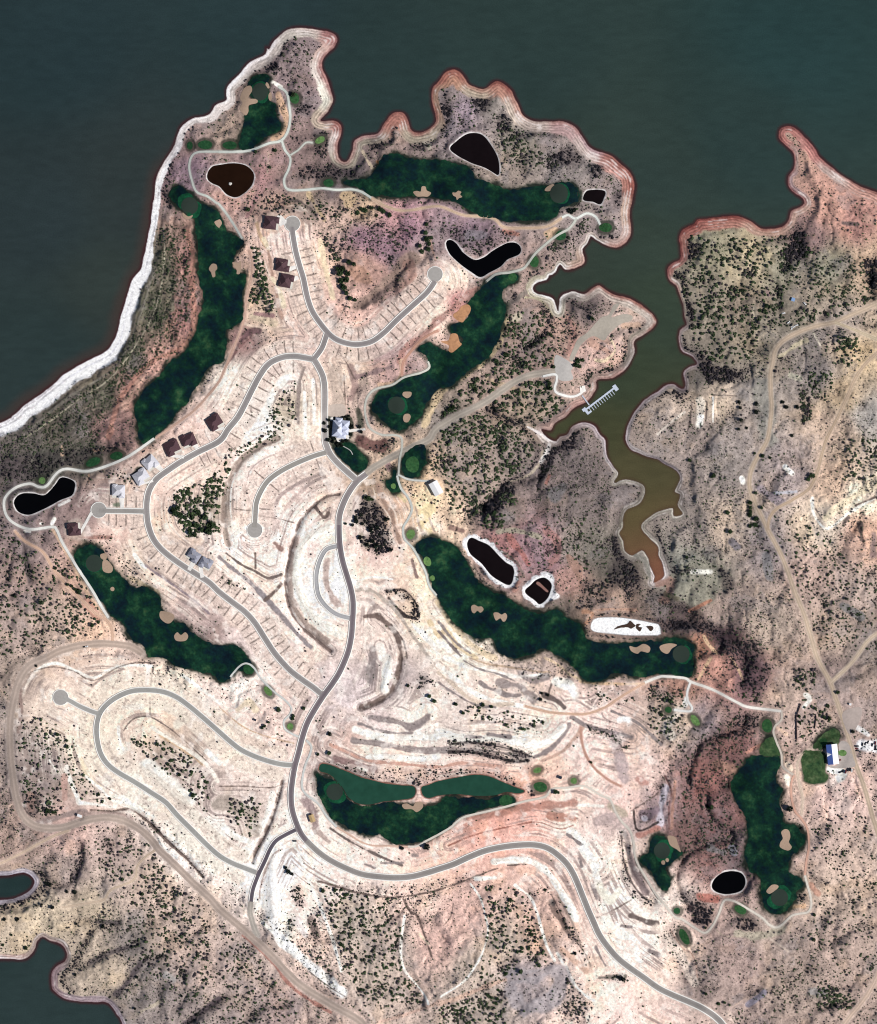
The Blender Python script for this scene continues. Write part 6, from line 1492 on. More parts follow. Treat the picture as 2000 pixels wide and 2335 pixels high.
for hi_, (c, w, d, rot, rf, drv, lab) in enumerate(HOUSES):
    W, D = w*S, d*S
    dx, dy = drv[0]-c[0], -(drv[1]-c[1])
    best = min(range(4), key=lambda q: -(math.cos(math.radians(rot-90+90*q))*dx+math.sin(math.radians(rot-90+90*q))*dy))
    ra = math.radians(rot+90*best)
    if best % 2: W, D = D, W
    t = thing('house', lab, 'house', c[0], c[1], rot=ra, group='houses of the lake side tract')
    f = -1 if hi_ % 2 else 1        # mirrored plan
    x0, x1, y0, y1 = -W/2+.6, W/2-.6, -D/2+4.2, D/2-.6          # main body
    g0, g1 = (0.4, W/2-.9) if f > 0 else (-W/2+.9, -0.4)
    wb = MB().box(x0, x1, y0, y1, -1, 3.0).box(g0, g1, -D/2+.6, y0-.003, -1, 2.9).box(-g1*.95 if f > 0 else 1.2, -g0-1.4 if f > 0 else -g0*.95, y1+.003, D/2+.9, -1, 2.8)
    wb.make('wall', M_wall, t)
    R = MB().hip(x0-.6, x1+.6, y0-.6, y1+.6, 3.05, .62)
    R.hip(g0-.6, g1+.6, -D/2, y0+ (y1-y0)*.42, 3.12, .62)
    bx0, bx1 = (-g1*.95, -g0-1.4) if f > 0 else (1.2, -g0*.95)
    R.hip(min(bx0, bx1)-.5, max(bx0, bx1)+.5, y1-4, D/2+1.5, 2.98, .55)
    ro = R.make('roof', ROOFM[rf], t)
    MB().box(-f*3.0-.5, -f*3.0+.5, 1.2, 2.1, 3.5, 6.6).make('chimney', M_wall, ro)
    for q in range(3): MB().cyl(f*(1.5+1.7*q), 2.2+.6*q, 4, 5.6+.2*q, .14).make('vent_pipe', M_kerb, ro)
    gm = (g0+g1)/2
    MB().box(gm-2.5, gm+2.5, -D/2+.5, -D/2+.597, 0, 2.3).make('garage_door', M_kerb, t)
    dr = MB().box(-f*1.2-.5, -f*1.2+.5, y0-.09, y0-.003, 0, 2.1).make('door', M_door, t)
    MB().cyl(-f*1.2+.36, y0-.13, 1.0, 1.06, .04).make('handle', M_kerb, dr)
    for q in (-f*3.6, -f*5.4): win(t, q, y0, .9, 1.2, 1.2, (0, -1))
    for q in (-3, 0.2): win(t, x0, q, .9, 1.3, 1.2, (-1, 0)); win(t, x1, q+.5, .9, 1.3, 1.2, (1, 0))
    # drive apron and patio as slabs of the lot
    ca, sa = math.cos(ra), math.sin(ra)
    def gl(px, py): return (c[0]+(px*ca-py*sa)/S, c[1]-(px*sa+py*ca)/S)
    A_, B_ = gl(g0+.1, -D/2+.7), gl(g1-.1, -D/2+.7)
    dv = np.array(drv)-np.array(gl(gm, -D/2)); Ln = np.hypot(*dv); dv = dv/max(Ln, 1e-6); nv = np.array([-dv[1], dv[0]])
    if np.dot(np.array(A_)-np.array(B_), nv) < 0: nv = -nv
    hw = 4.2 if Ln < 26 else 3.4
    E1 = np.array(drv)+nv*hw; E2 = np.array(drv)-nv*hw
    two([A_, tuple(E1), tuple(E2), B_], .3, 'driveway', M_drive, g=4, closed_smooth=False, lab='white concrete driveway')
    P = [gl(-W/2-.2, -D/2+1), gl(g0-.2 if f > 0 else -W/2-.2, -D/2+.6), gl(0, y0+.2), gl(-W/2-.2, y0+.2)] if f > 0 else [gl(W/2+.2, -D/2+1), gl(g1+.2, -D/2+.6), gl(0, y0+.2), gl(W/2+.2, y0+.2)]
    two(P, .26, 'front_walk', M_conc, g=4, closed_smooth=False, lab='pale concrete front walk')
two(T("11 455,-10 470,-30 500,-35 530,-5 530,40 490,60 480,30"), .3, 'patio', M_drive, g=4, closed_smooth=False, lab='white concrete patio of the cul-de-sac house')

# clubhouse
M_cw = flat_mat('clubhouse_pale_roof', (206, 212, 232), .6, .1, .7)
t = thing('clubhouse', 'large clubhouse with blue grey and white many-hipped roof ringed by dark round trees', 'clubhouse', CLUB[0], CLUB[1], rot=math.radians(-5))
wb = MB().box(-9, 4, -11, 9, -1, 4).box(4.003, 12, -6, 10, -1, 3.8).box(-2, 9, -13, -11.003, -1, 3.5).box(-6, 2, 9.003, 13, -1, 3.4); wb.make('wall', M_wall, t)
r_ = MB().hip(-10, 5, -12, 10, 4.05, .95); r_.make('roof', M_cw, t)
r2 = MB().hip(0, 13, -2, 11, 3.9, .8); r2.make('roof', M_cw, t)
r3 = MB().hip(1, 12.5, -8.5, 1, 3.8, .75).hip(-3, 9.5, -14, -7, 3.6, .7); r3.make('roof', M_cw, t)
r4 = MB().hip(-7, 3, 5, 14, 3.5, .8); r4.make('roof', M_cw, t)
MB().box(-1.2, 1.2, -1.2, 1.2, 8, 12).make('tower', M_wall, t); MB().hip(-1.9, 1.9, -1.9, 1.9, 12.02, .9).make('tower_roof', M_white, t)
for q in (-8, -4, 0, 4): win(t, -9, q, 1, 1.6, 1.6, (-1, 0))
for q in (-4, 0, 4, 8): win(t, 12, q, 1, 1.6, 1.6, (1, 0))
MB().box(3, 5, -13.1, -13.003, 0, 2.3).make('door', M_door, t)
two(T("11 960,1740 1040,1730 1060,1775 1010,1790 12 960,30 940,-10"), .3, 'terrace', M_drive, g=4, closed_smooth=False, lab='white paved terrace south of the clubhouse')
two(T("11 900,1605 920,1600 925,1625 900,1630"), .3, 'terrace', M_drive, g=4, closed_smooth=False, lab='small white paved pad at the clubhouse corner')
two(T("11 1040,1700 1180,1690 1185,1708 1050,1725"), .3, 'walkway', M_drive, g=4, closed_smooth=False, lab='white walk from the clubhouse to the cart path')
tag(link(bpy.data.objects.new('walkway', ribbon('walkway', smooth(T("12 1000,60 1060,95 1080,130"), False, 3), [-.9, .9], .32, M_road, [(200, 200, 196)]*2))), 'pale footpath across the clubhouse lawn', None, None, 'structure')

# maintenance barn
t = thing('barn', 'white gabled maintenance barn at the end of the path north of the southeast fairway', 'barn', BARN[0], BARN[1], rot=math.radians(29))
MB().box(-6, 6, -9, 9, -1.5, 5).make('wall', M_kerb, t); MB().gable(-6.5, 6.5, -9.6, 9.6, 5.05, 1.5, 'y').make('roof', M_white, t)
MB().box(-2.2, 2.2, -9.1, -9.003, 0, 4).make('barn_door', M_dkblue, t)
for q in (-5, 0, 5): win(t, -6, q, 1.5, 1.4, 1.2, (-1, 0))
# pro shop
t = thing('pro_shop', 'long gabled pro shop with white east roof slope and shaded blue west slope', 'building', SHOP[0], SHOP[1], rot=math.radians(6))
MB().box(-6.6, 7.4, -13.2, 13.2, -1, 5).make('wall', M_kerb, t)
# white roof: the west slope's shade is painted in as blue
MB().add([(-7.2,-13.8,5.05),(-7.2,13.8,5.05),(0,13.8,8.3),(0,-13.8,8.3),(-7.2,-13.8,4.85),(-7.2,13.8,4.85)], [(0,3,2,1),(4,0,1,5)]).make('roof', M_roofshade, t)
MB().add([(8.0,-13.8,5.05),(8.0,13.8,5.05),(0,13.8,8.31),(0,-13.8,8.31),(8,-13.8,4.85),(8,13.8,4.85)], [(0,1,2,3),(4,5,1,0)]).make('roof', M_white, t)
MB().add([(-6.6,-13.2,5),(7.4,-13.2,5),(0,-13.2,8.1),(-6.6,13.2,5),(7.4,13.2,5),(0,13.2,8.1)], [(0,1,2),(5,4,3)]).make('gable_wall', M_kerb, t)
MB().add([(-7.3,-2.6,5.2),(-7.3,3.4,5.2),(-1.2,.4,8.0),(-7.3,.4,7.6)], [(0,2,3),(3,2,1),(0,3,1)]).make('dormer', M_white, t)
for q in (-10, -6, 6, 10): win(t, 7.4, q, 1, 1.6, 1.4, (1, 0)); win(t, -6.6, q, 1, 1.6, 1.4, (-1, 0))
MB().box(7.4, 7.5, -.8, .8, 0, 2.3).make('door', M_door, t)
two(T("33 1365,700 1372,700 1395,860 1388,862"), .25, 'walkway', M_conc, g=4, closed_smooth=False, lab='narrow paving along the pro shop wall')
# hut
t = thing('hut', 'small tan roofed hut between the avenue and the cart path west of the south fairway', 'hut', HUT[0], HUT[1], rot=math.radians(20))
MB().box(-3, 3, -4.6, 4.6, -1, 3.6).make('wall', M_wall, t); MB().gable(-3.5, 3.5, -5.2, 5.2, 3.65, 1.0, 'y').make('roof', M_tan, t)
MB().box(-.6, .6, -4.69, -4.603, 0, 2.1).make('door', M_door, t)
MC = {'blue': M_dkblue, 'white': M_white, 'sky': M_sky}
for c, w, d, cl, lab in SHEDS:
    t = thing('shed' if cl != 'sky' else 'canopy', lab, 'shed' if cl != 'sky' else 'canopy', c[0], c[1], rot=math.radians(-20))
    W, D = w*S/2, d*S/2
    if cl != 'sky': MB().box(-W+.2, W-.2, -D+.2, D-.2, -.5, 2.3).make('wall', M_wall if cl != 'white' else M_kerb, t); MB().box(-.4, .4, -D+.12, -D+.197, 0, 2).make('door', M_door, t)
    else:
        for a_ in (-1, 1):
            for b_ in (-1, 1): MB().cyl(a_*(W-.3), b_*(D-.3), -.3, 2.4, .06).make('leg', M_kerb, t)
    MB().gable(-W, W, -D, D, 2.45, .6).make('roof', MC[cl], t)

# floating dock
p0, p1 = T("21 1200,1535 1420,1368"); vx, vy = (p1[0]-p0[0])*S, -(p1[1]-p0[1])*S; LEN = math.hypot(vx, vy); ang = math.atan2(vy, vx)
t = bpy.data.objects.new('boat_dock', None); t.location = (wx(p0[0]), wy(p0[1]), 0); t.rotation_euler = (0, 0, ang); link(t)
tag(t, 'pale floating boat dock with a comb of short finger piers in the inlet', 'dock')
MB().box(0, LEN, -1.25, 1.25, .1, .65).make('main_walkway', M_dock, t)
MB().box(-3.6, -.003, -4.8, 3.6, .1, .7).box(-5.6, -3.603, -1, 3.6, .1, .7).box(-3.6, 4, -7.4, -4.803, .1, .68).make('platform', M_dock, t)
MB().box(LEN+.003, LEN+5.2, -5.2, 3.6, .1, .7).make('platform', M_dock, t)
for q in range(11):
    x = 3.5+q*(LEN-5)/10.6
    MB().box(x-.42, x+.42, -7.4, -1.253, .12, .6).make('finger_pier', M_dock, t)
for x, y in ((-3, 3), (-3, -6.8), (LEN+4.6, 3), (LEN+4.6, -4.6), (LEN*.33, 1.1), (LEN*.66, 1.1)): MB().cyl(x, y, -2, 2.2, .16).make('mooring_pile', M_dkblue, t)
q0, q1 = T("21 1165,1425 1222,1502"); z0 = float(hz(*q0))+.6
dx, dy = (q1[0]-q0[0])*S, -(q1[1]-q0[1])*S; L = math.hypot(dx, dy)
t = bpy.data.objects.new('gangway', None); t.location = (wx(q0[0]), wy(q0[1]), z0); t.rotation_euler = (0, math.atan2(z0-.75, L), math.atan2(dy, dx)); link(t)
tag(t, 'narrow pale gangway running down the red bank to the boat dock', 'gangway')
MB().box(0, math.hypot(L, z0-.75), -.75, .75, -.12, .08).make('deck', M_dock, t)
for s_ in (-.72, .72):
    r_ = MB().box(0, L, s_-.04, s_+.04, 1.0, 1.08)
    for k_ in range(8): r_.box(k_*L/7.2, k_*L/7.2+.07, s_-.035, s_+.035, .083, .998)
    r_.make('railing', M_kerb, t)
two(T("21 1145,1350 1185,1345 1195,1390 1150,1410"), .5, 'landing', M_drive, g=4, closed_smooth=False, lab='white concrete landing above the dock')
# rock in the brown pond
R_ = random.Random(4)
def rock(name, lab, x, y, z, r):
    V = []; F = []
    import bmesh
    bm = bmesh.new(); bmesh.ops.create_icosphere(bm, subdivisions=2, radius=r)
    for v in bm.verts: v.co *= R_.uniform(.75, 1.15); v.co.z *= .6
    me = bpy.data.meshes.new(name); bm.to_mesh(me); bm.free(); me.materials.append(M_rock)
    o = bpy.data.objects.new(name, me); o.location = (wx(x), wy(y), z); tag(link(o), lab, 'rock')
x, y = tp('10 88,1485'); rock('rock', 'pale rock standing in the middle of the brown pond', x, y, pond_z['brown']+.3, 2.3)
# dark board fences
for P, lab in ((T("33 1158,372 1122,478 1126,662"), 'long bent dark board fence west of the pro shop lawns'), (T("33 1285,470 1272,575"), 'short straight dark board fence left of the bare yard')):
    t = bpy.data.objects.new('board_fence', None); bx, by = P[0]; bz = float(hz(bx, by)); t.location = (wx(bx), wy(by), bz); link(t); tag(t, lab, 'fence')
    pan = MB(); wdt = .9 if len(P) > 2 else .35
    for (a, b) in zip(P[:-1], P[1:]):
        n_ = max(2, int(math.hypot(b[0]-a[0], b[1]-a[1])/5)); dx, dy = (b[0]-a[0])*S/n_, -(b[1]-a[1])*S/n_; l = math.hypot(dx, dy); nx_, ny_ = -dy/l*wdt/2, dx/l*wdt/2
        for k_ in range(n_):
            px, py = a[0]+(b[0]-a[0])*k_/n_, a[1]+(b[1]-a[1])*k_/n_; X, Y = wx(px)-wx(bx), wy(py)-wy(by); z = float(hz(px, py))-bz
            X2, Y2 = X+dx*.97, Y+dy*.97
            pan.add([(X+nx_, Y+ny_, z-.2), (X2+nx_, Y2+ny_, z-.2), (X2-nx_, Y2-ny_, z-.2), (X-nx_, Y-ny_, z-.2), (X+nx_, Y+ny_, z+2.3), (X2+nx_, Y2+ny_, z+2.3), (X2-nx_, Y2-ny_, z+2.3), (X-nx_, Y-ny_, z+2.3)],
                    [(3,2,1,0),(4,5,6,7),(0,1,5,4),(1,2,6,5),(2,3,7,6),(3,0,4,7)])
            if k_ % 3 == 0: MB().box(X-.12, X+.12, Y-.12, Y+.12, z-.3, z+2.6).make('post', M_bark, t)
    pan.make('panel', M_dark, t)

# vehicles
def make_car(mat, name='parked_car', L=4.8, Wd=1.9, Hh_=1.5, van=False):
    t = bpy.data.objects.new(name, None); link(t)
    b = MB(); pr = [(-L/2, .35), (-L/2, .9), (-L/2+.15, .98), (L/2-1.0, .95), (L/2-.1, .8), (L/2, .4)]
    n_ = len(pr); V = [(x, -Wd/2, z) for x, z in pr]+[(x, Wd/2, z) for x, z in pr]
    F = [tuple(range(n_)), tuple(range(2*n_-1, n_-1, -1))]+[(i, n_+i, n_+(i+1) % n_, (i+1) % n_) for i in range(n_)]
    b.add(V, F).make('body', mat, t)
    c0, c1 = (-L/2+.1, L/2-1.3) if van else (-L/2+.7, L/2-1.5)
    V = [(c0, -Wd/2+.06, .98), (c1, -Wd/2+.06, .97), (c1, Wd/2-.06, .97), (c0, Wd/2-.06, .98), (c0+.35, -Wd/2+.22, Hh_), (c1-.6, -Wd/2+.22, Hh_), (c1-.6, Wd/2-.22, Hh_), (c0+.35, Wd/2-.22, Hh_)]
    MB().add(V, [(0,1,5,4),(1,2,6,5),(2,3,7,6),(3,0,4,7)]).make('window', M_glass, t)
    MB().add([(x, y, z+.01) for x, y, z in V[4:]]+[(x, y, z-.02) for x, y, z in V[4:]], [(0,1,2,3)]).make('roof', mat, t)
    for sx in (-1, 1):
        for sy in (-1, 1):
            w_ = MB(); cx0, cy0 = sx*(L/2-.9), sy*(Wd/2-.1); V = []; n2_ = 12
            for k_ in range(n2_): a = 2*math.pi*k_/n2_; V += [(cx0+.34*math.cos(a), cy0-.11, .34+.34*math.sin(a)), (cx0+.34*math.cos(a), cy0+.11, .34+.34*math.sin(a))]
            w_.add(V, [(2*k_, 2*((k_+1) % n2_), 2*((k_+1) % n2_)+1, 2*k_+1) for k_ in range(n2_)]+[tuple(2*k_ for k_ in range(n2_)), tuple(2*k_+1 for k_ in range(n2_-1, -1, -1))]); w_.make('wheel', M_tyre, t)
    return t
def copy_tree(o, parent=None):
    c = o.copy(); COL.objects.link(c); c.parent = parent
    for ch in list(o.children): copy_tree(ch, c)
    return c
CARS = [("33 1657,700",80,0,'a'),("33 1680,692",75,0,'b'),("33 1702,682",70,0,'b'),("33 1612,715",5,0,'a'),("33 1612,733",5,2,'b'),("33 1614,750",5,0,'c'),("33 1737,705",70,0,'c'),("33 1762,690",80,2,'c'),("33 1764,722",80,0,'c'),("33 1765,742",0,0,'c'),
 ("33 1478,925",20,0,'d'),("33 1500,915",70,0,'d'),("33 1521,922",70,2,'d'),("33 1540,905",70,0,'d'),("33 1556,903",70,0,'d'),("33 1570,912",80,1,'d'),("33 1470,828",10,2,'e'),
 ("02 688,1685",8,0,'f'),("02 700,1683",8,1,'f'),("31 1060,835",40,1,'g'),("31 1082,855",60,0,'g'),("31 1100,872",20,1,'g'),("31 1123,858",10,1,'g'),("31 1085,880",80,1,'g'),("31 1190,683",-50,1,'h'),("31 1018,760",10,1,'i'),("02 1165,105",30,0,'j'),("13 612,1483",0,0,'k'),("14 1000,0",0,0,'z')]
CLB = {'a': 'car in the western row of the white parking lot', 'b': 'slanting dark car mid white parking lot', 'c': 'car at the right edge of the white lot', 'd': 'car in the row south of the pro shop',
       'e': 'maroon car parked against the east wall of the pro shop', 'f': 'vehicle on the lower left gravel road', 'g': 'old vehicle clustered above the curving dirt track', 'h': 'pale vehicle beside the light blue canopy on the east headland', 'i': 'lone pale vehicle in the clearing on the east headland',
       'j': 'dark golf cart sized vehicle near the path north of the grey houses', 'k': 'dark vehicle on the bare soil beside the avenue fork in the south'}
base = {}
for s_, r_, k_, g_ in CARS:
    if g_ == 'z': continue
    if k_ not in base: base[k_] = make_car(M_cars[k_]); o = base[k_]
    else: o = copy_tree(base[k_])
    x, y = tp(s_); o.location = (wx(x), wy(y), float(hz(x, y))+.12); o.rotation_euler = (0, 0, math.radians(r_))
    cn = ('black', 'white', 'maroon')[k_]; lb = CLB[g_]
    if g_ in 'acdg': lb = cn+' '+lb
    o['label'] = lb; o['category'] = 'car'; o['group'] = 'parked vehicles, '+g_.translate(str.maketrans('abcdefghijk', 'wmescgncbrs')) if False else 'parked vehicles'
# ------------------------------------------------------------------ trees and shrubs
TR = """11 975,440,28 1000,400,25 1050,345,22 1090,365,20 985,500,25 1030,490,28 1015,560,25 1030,600,22 1060,640,22 1100,655,18 1040,440,25 1000,540,22 960,400,22|0|broad tree in the curved grove between the northern streets
11 1670,110,22 1680,160,28 1715,150,20 1625,215,18 1640,260,22 1690,240,22 1680,40,18 1700,200,18|0|round green tree in the short row above the northeast cul-de-sac
11 850,1650,16 855,1710,22 885,1625,15 915,1760,18 945,1610,13 975,1610,13 1000,1605,13 1030,1600,14 1065,1680,25 1050,1620,15 1135,1680,18 1150,1720,16 1065,1740,14 1015,1745,13 890,1680,14 1050,1590,12 12 880,10,18 920,25,16 955,40,16 990,55,16 1000,20,16 930,0,16 1030,15,16 965,60,14|1|small round dark tree ringing the clubhouse
21 1245,805,22|0|solitary round juniper in the grey hollow of the marina headland
21 1130,1145,28 1165,1140,20 1110,1180,22 1140,1190,20|0|green juniper of the clump right of the paved marina lot
21 470,1150,22 90,1540,25 120,1520,20 50,1570,20 300,1380,22 560,1100,20 540,1090,18|0|juniper between the pale bank and the gravel marina road
21 930,1195,18 900,1330,20 905,1370,22 890,1350,16|0|dark juniper beside the white path bend near the marina lot
02 1720,700,35 1690,750,35 1660,640,28 1420,600,30 1440,560,25 1460,620,28 1590,700,28 1540,760,25 1580,780,20 1610,600,25 1560,640,22 1640,740,25 1500,640,20 1400,570,20|0|big juniper in the pocket inside the west street bend
02 640,1240,22 610,1220,16 585,1195,15 550,1180,14|0|juniper in the diagonal row west of the southwest cart path
02 750,1510,20 800,1485,15 330,1330,16 75,1350,18 450,1050,16 510,1070,12|0|lone juniper on the tan slope at the far left
12 1180,480,18 1210,485,25 1240,495,16|0|green tree of the three at the top of the dark oval grove
12 1105,640,20 1110,670,22 1080,700,15 1350,655,20 1370,650,12 1230,740,25 1390,900,22 1240,830,22 1270,870,25 1140,800,20 1150,620,18 1160,690,16 1280,720,20 1200,860,18|1|dark tree on the rim of the oval grove
12 1025,690,12|0|single small green tree right beside the avenue verge
13 895,615,20|1|dark shrub tree east of the avenue above the green pond
13 685,408,16|0|round juniper in the wedge between the side street and the avenue
13 890,770,20 800,780,14|0|dark tree at the left end of the long green pond bank
13 1530,225,16 1740,350,18 1700,310,18|0|green tree by the triangular dark thicket below the terraces
13 600,470,16 595,490,18 480,420,22 350,565,14 370,550,14 400,520,14|0|tree in the hollow round the southern tee
13 1680,1530,28 1480,1540,18|1|dark tree on the bank under the south fairway
10 1120,1720,20 1180,1700,25 1230,1680,20 1300,1690,25 1330,1710,20 1380,1740,22 1150,1690,18|0|green tree in the row south of the north fairway path
10 450,1215,20 295,1230,15 410,1355,14 600,765,22|0|dark tree near the forking cart path on the north headland
10 230,1695,20 720,1645,12 1275,1745,14|0|lone green tree on the pink ground south of the brown pond
20 1060,1705,22 1100,1700,18 1080,1720,16|1|black green tree just below the northeast green by the path
34 1265,890,14 1260,1090,18|0|green juniper at the bottom right outside the white path loop
34 390,1530,14 490,1610,18 540,1600,14 385,995,12 390,1355,12|0|green juniper beside the southern avenue end
33 1375,390,18 1390,490,22 1345,480,18 1275,410,15 1455,280,18|0|juniper near the bare yard north of the pro shop
33 1580,597,18|1|dark juniper at the corner of the white parking lot
33 1145,475,14 1150,520,14|0|juniper right behind the long dark fence
33 435,1210,20 408,1210,18|0|bright green tree on the bank of the dark creek
33 1065,1220,28|1|dark tree between the east fairway and the pink track
33 100,350,22 30,460,18|0|tree beside the pair of small tees west of the creek
32 260,175,16 455,300,20 440,310,14|0|juniper on the grey flat east of the inlet head
32 745,520,20 750,560,18 745,620,20 795,650,25 790,700,22 745,710,18 790,440,16 840,560,14 750,590,18|0|juniper lining the dirt road fork
32 1250,300,28 1220,330,20 850,140,18 910,155,14 1230,725,14 565,600,20 585,755,20 235,960,14 785,120,12|0|scattered dark juniper around the dirt road loop on the right
31 670,1525,15 800,1495,20 800,1560,20 675,1625,18 660,1480,16 1085,1750,15 720,1690,14 655,1700,14|1|round dark tree on the grey clearing by the earthen pads
31 1040,1520,20 1010,1480,18 1130,1520,18|1|dark tree in the cluster right of the north-south dirt road
31 880,700,20 870,740,16 910,710,16|0|green tree beside the crescent clearing on the east headland
04 425,833,18 140,927,18 35,930,16 335,812,12 290,818,10|1|round black green bush on the pale spur left of the coves
04 830,990,20 835,875,12 615,967,12 540,1000,10 915,975,12|1|round black bush in the row above the steep gully at lower left
04 1105,1400,16 605,1380,14 985,1225,12 690,1500,12 1090,1655,12 1590,1705,16 1470,1550,12|1|lone dark bush on the bare southwest slopes
04 400,650,22 600,710,22 540,705,15 370,640,16|1|dark tree at the head of the small west cove
04 20,1140,14 90,1055,12 205,1165,18|0|bush on the rim above the lower cove at the left edge
04 1150,725,18 990,605,16|0|green juniper west of the gravel road at lower left
03 1275,700,18 1360,860,16 1565,1110,22 1455,945,16|0|round juniper inside the southwest horseshoe street
03 465,620,18 545,720,18 540,670,14|0|dark juniper left of the horseshoe street bend
03 890,1140,14 800,1105,14 430,1250,18 390,1240,22|0|juniper on the plateau beside the oval earthen ring
03 1300,215,11 295,65,12|1|small dark juniper north of the horseshoe street
14 560,540,22 540,510,16 590,560,16|1|dark tree of the clump below the street junction
14 840,695,18 935,695,16 1020,730,18 945,985,18 1000,1135,16 1150,1495,16 875,780,10|0|juniper in the brush field below the avenue
24 580,770,20 740,1015,20 755,1050,18 675,1160,18 545,1370,20 665,1350,20 815,1300,18 780,1105,16 865,690,14 640,1190,16 350,1395,16|0|juniper in the brush field between the two white trails
24 1105,1200,16 1495,1410,20 1460,1395,14|1|dark juniper close to the southern avenue
23 200,445,16 140,375,18 360,380,18 430,395,14 545,545,16 680,575,16 330,430,14|0|green bush on the grey strip under the white terraces
23 945,1085,20 970,1090,14|0|green bush between tee and cart path east of the pond
23 835,285,14 885,300,14 825,335,16|1|black bush of the trio in the dark hollow beside the white pad
23 845,520,14 1235,845,12|0|single bush near the crossing of the pink tracks"""
rng = np.random.RandomState(11)
def crown_mesh(name, seed, mat, lobes=9, leaves=240, flat=.8):
    """unit crown: leaf clumps set through an uneven volume around several boughs"""
    R = np.random.RandomState(seed); V = []; F = []
    cs = [(0, 0, .75, .55)]+[(math.cos(a)*R.uniform(.35, .6), math.sin(a)*R.uniform(.35, .6), R.uniform(.35, .95), R.uniform(.28, .46)) for a in np.linspace(0, 6.28, lobes)[:-1]+R.uniform(0, .4, lobes-1)]
    for i in range(leaves):
        c = cs[R.randint(len(cs))]; d = R.normal(size=3); d /= np.linalg.norm(d); r = c[3]*R.uniform(.55, 1.08)
        p = np.array([c[0]+d[0]*r, c[1]+d[1]*r, max(.1, c[2]+d[2]*r*flat)])
        nrm = d+R.normal(size=3)*.5; nrm /= np.linalg.norm(nrm); u = np.cross(nrm, R.normal(size=3)); u /= np.linalg.norm(u); v = np.cross(nrm, u)
        s = R.uniform(.10, .22); b = len(V)
        for a_, b_ in ((-1, -.7), (1, -.5), (.7, .9), (-.5, 1)): V.append(p+(u*a_+v*b_)*s*R.uniform(.7, 1.2)+nrm*R.uniform(-.04, .04))
        F.append((b, b+1, b+2, b+3))
    me = np_mesh(name, np.array(V), np.array(F), mat); return me
def trunk_mesh(seed):
    R = random.Random(seed); m_ = MB(); m_.cyl(0, 0, -.25, .35, .09, 7, .07)
    for k_ in range(4):
        a = k_*1.57+R.uniform(0, .8); x, y = .38*math.cos(a), .38*math.sin(a); n_ = 5; V = []
        for j, (cx0, cy0, cz0, r0) in enumerate(((0, 0, .25, .055), (x*.5, y*.5, .5, .04), (x, y, .8, .02))):
            for q in range(n_): b = 2*math.pi*q/n_; V.append((cx0+r0*math.cos(b), cy0+r0*math.sin(b), cz0))
        m_.add(V, [(j*n_+q, j*n_+(q+1) % n_, (j+1)*n_+(q+1) % n_, (j+1)*n_+q) for j in range(2) for q in range(n_)])
    me = bpy.data.meshes.new('trunk'); me.from_pydata(m_.v, [], m_.f); me.materials.append(M_bark); me.update(); return me
CRN = [[crown_mesh('crown', 20+i, M_leaf) for i in range(5)], [crown_mesh('crown', 40+i, M_leafd) for i in range(4)]]
TRK = [trunk_mesh(i) for i in range(3)]
taken = []
def tree(x, y, r, kind, lab, grp):
    t = bpy.data.objects.new('tree', None); t.location = (wx(x), wy(y), float(hz(x, y))); s = r*S
    t.scale = (s, s*random.uniform(.9, 1.1), s*random.uniform(.85, 1.15)); t.rotation_euler = (0, 0, random.uniform(0, 6.28)); link(t)
    link(bpy.data.objects.new('crown', random.choice(CRN[kind])), t); link(bpy.data.objects.new('trunk', random.choice(TRK)), t)
    tag(t, lab, 'tree', grp); taken.append((x, y, r))
random.seed(5)
for l in TR.split('\n'):
    s_, k_, lab = l.split('|'); ox = oy = 0
    for tk in s_.split():
        if ',' not in tk: ox = int(tk[0])*500; oy = 1835 if tk[1] == '4' else int(tk[1])*500; continue
        a, b, r = (float(v) for v in tk.split(',')); tree(ox+a/3.55, oy+b/3.55, r/3.55*1.08, int(k_), lab, 'trees and junipers: '+' '.join(lab.split()[-4:]))

N = 430000
px = rng.uniform(-70, 2070, N); py = rng.uniform(-20, 2405, N)
area_all = 2140*2425.0; dmax = N/area_all
jx, jy = px+13*fbm(px, py, 46, 61, 3), py+13*fbm(px, py, 46, 62, 3); den = bil(DENb, dx_, dy_, jx, jy)
sdv = bil(SD, gx, gy, px, py); bedv = bil(BED, gx, gy, px, py); bwv = bil(BW, gx, gy, px, py)
ok = (rng.rand(N) < den/dmax) & (sdv > bwv*0.95) & (bedv < .35)
for k_, P in ponds_s.items():
    x0, y0 = P.min(0)-9; x1, y1 = P.max(0)+9; c = np.nonzero(ok & (px > x0) & (px < x1) & (py > y0) & (py < y1))[0]
    if len(c):
        q = np.stack([px[c], py[c]], 1); dd = np.sqrt(((q[:, None]-P[None])**2).sum(-1).min(1))
        ins = np.array([((P[:, 1] > y) != (np.roll(P[:, 1], -1) > y)).nonzero()[0].size and (np.sum(((P[:, 1] > y) != (np.roll(P[:, 1], -1) > y)) & (x < P[:, 0]+(y-P[:, 1])*(np.roll(P[:, 0], -1)-P[:, 0])/(np.roll(P[:, 1], -1)-P[:, 1]+1e-9))) % 2) for x, y in q], bool)
        ok[c[ins | (dd < 6)]] = False
for P in [h[0] for h in HOUSES]+[CLUB, BARN, SHOP, HUT]+[s_[0] for s_ in SHEDS]:
    ok &= np.hypot(px-P[0], py-P[1]) > (24 if P is not CLUB else 30)
for x, y, r in taken: ok &= np.hypot(px-x, py-y) > r*.9
for s_ in CARS:
    x, y = tp(s_[0]); ok &= np.hypot(px-x, py-y) > 7
px, py = px[ok], py[ok]; n_ = len(px)
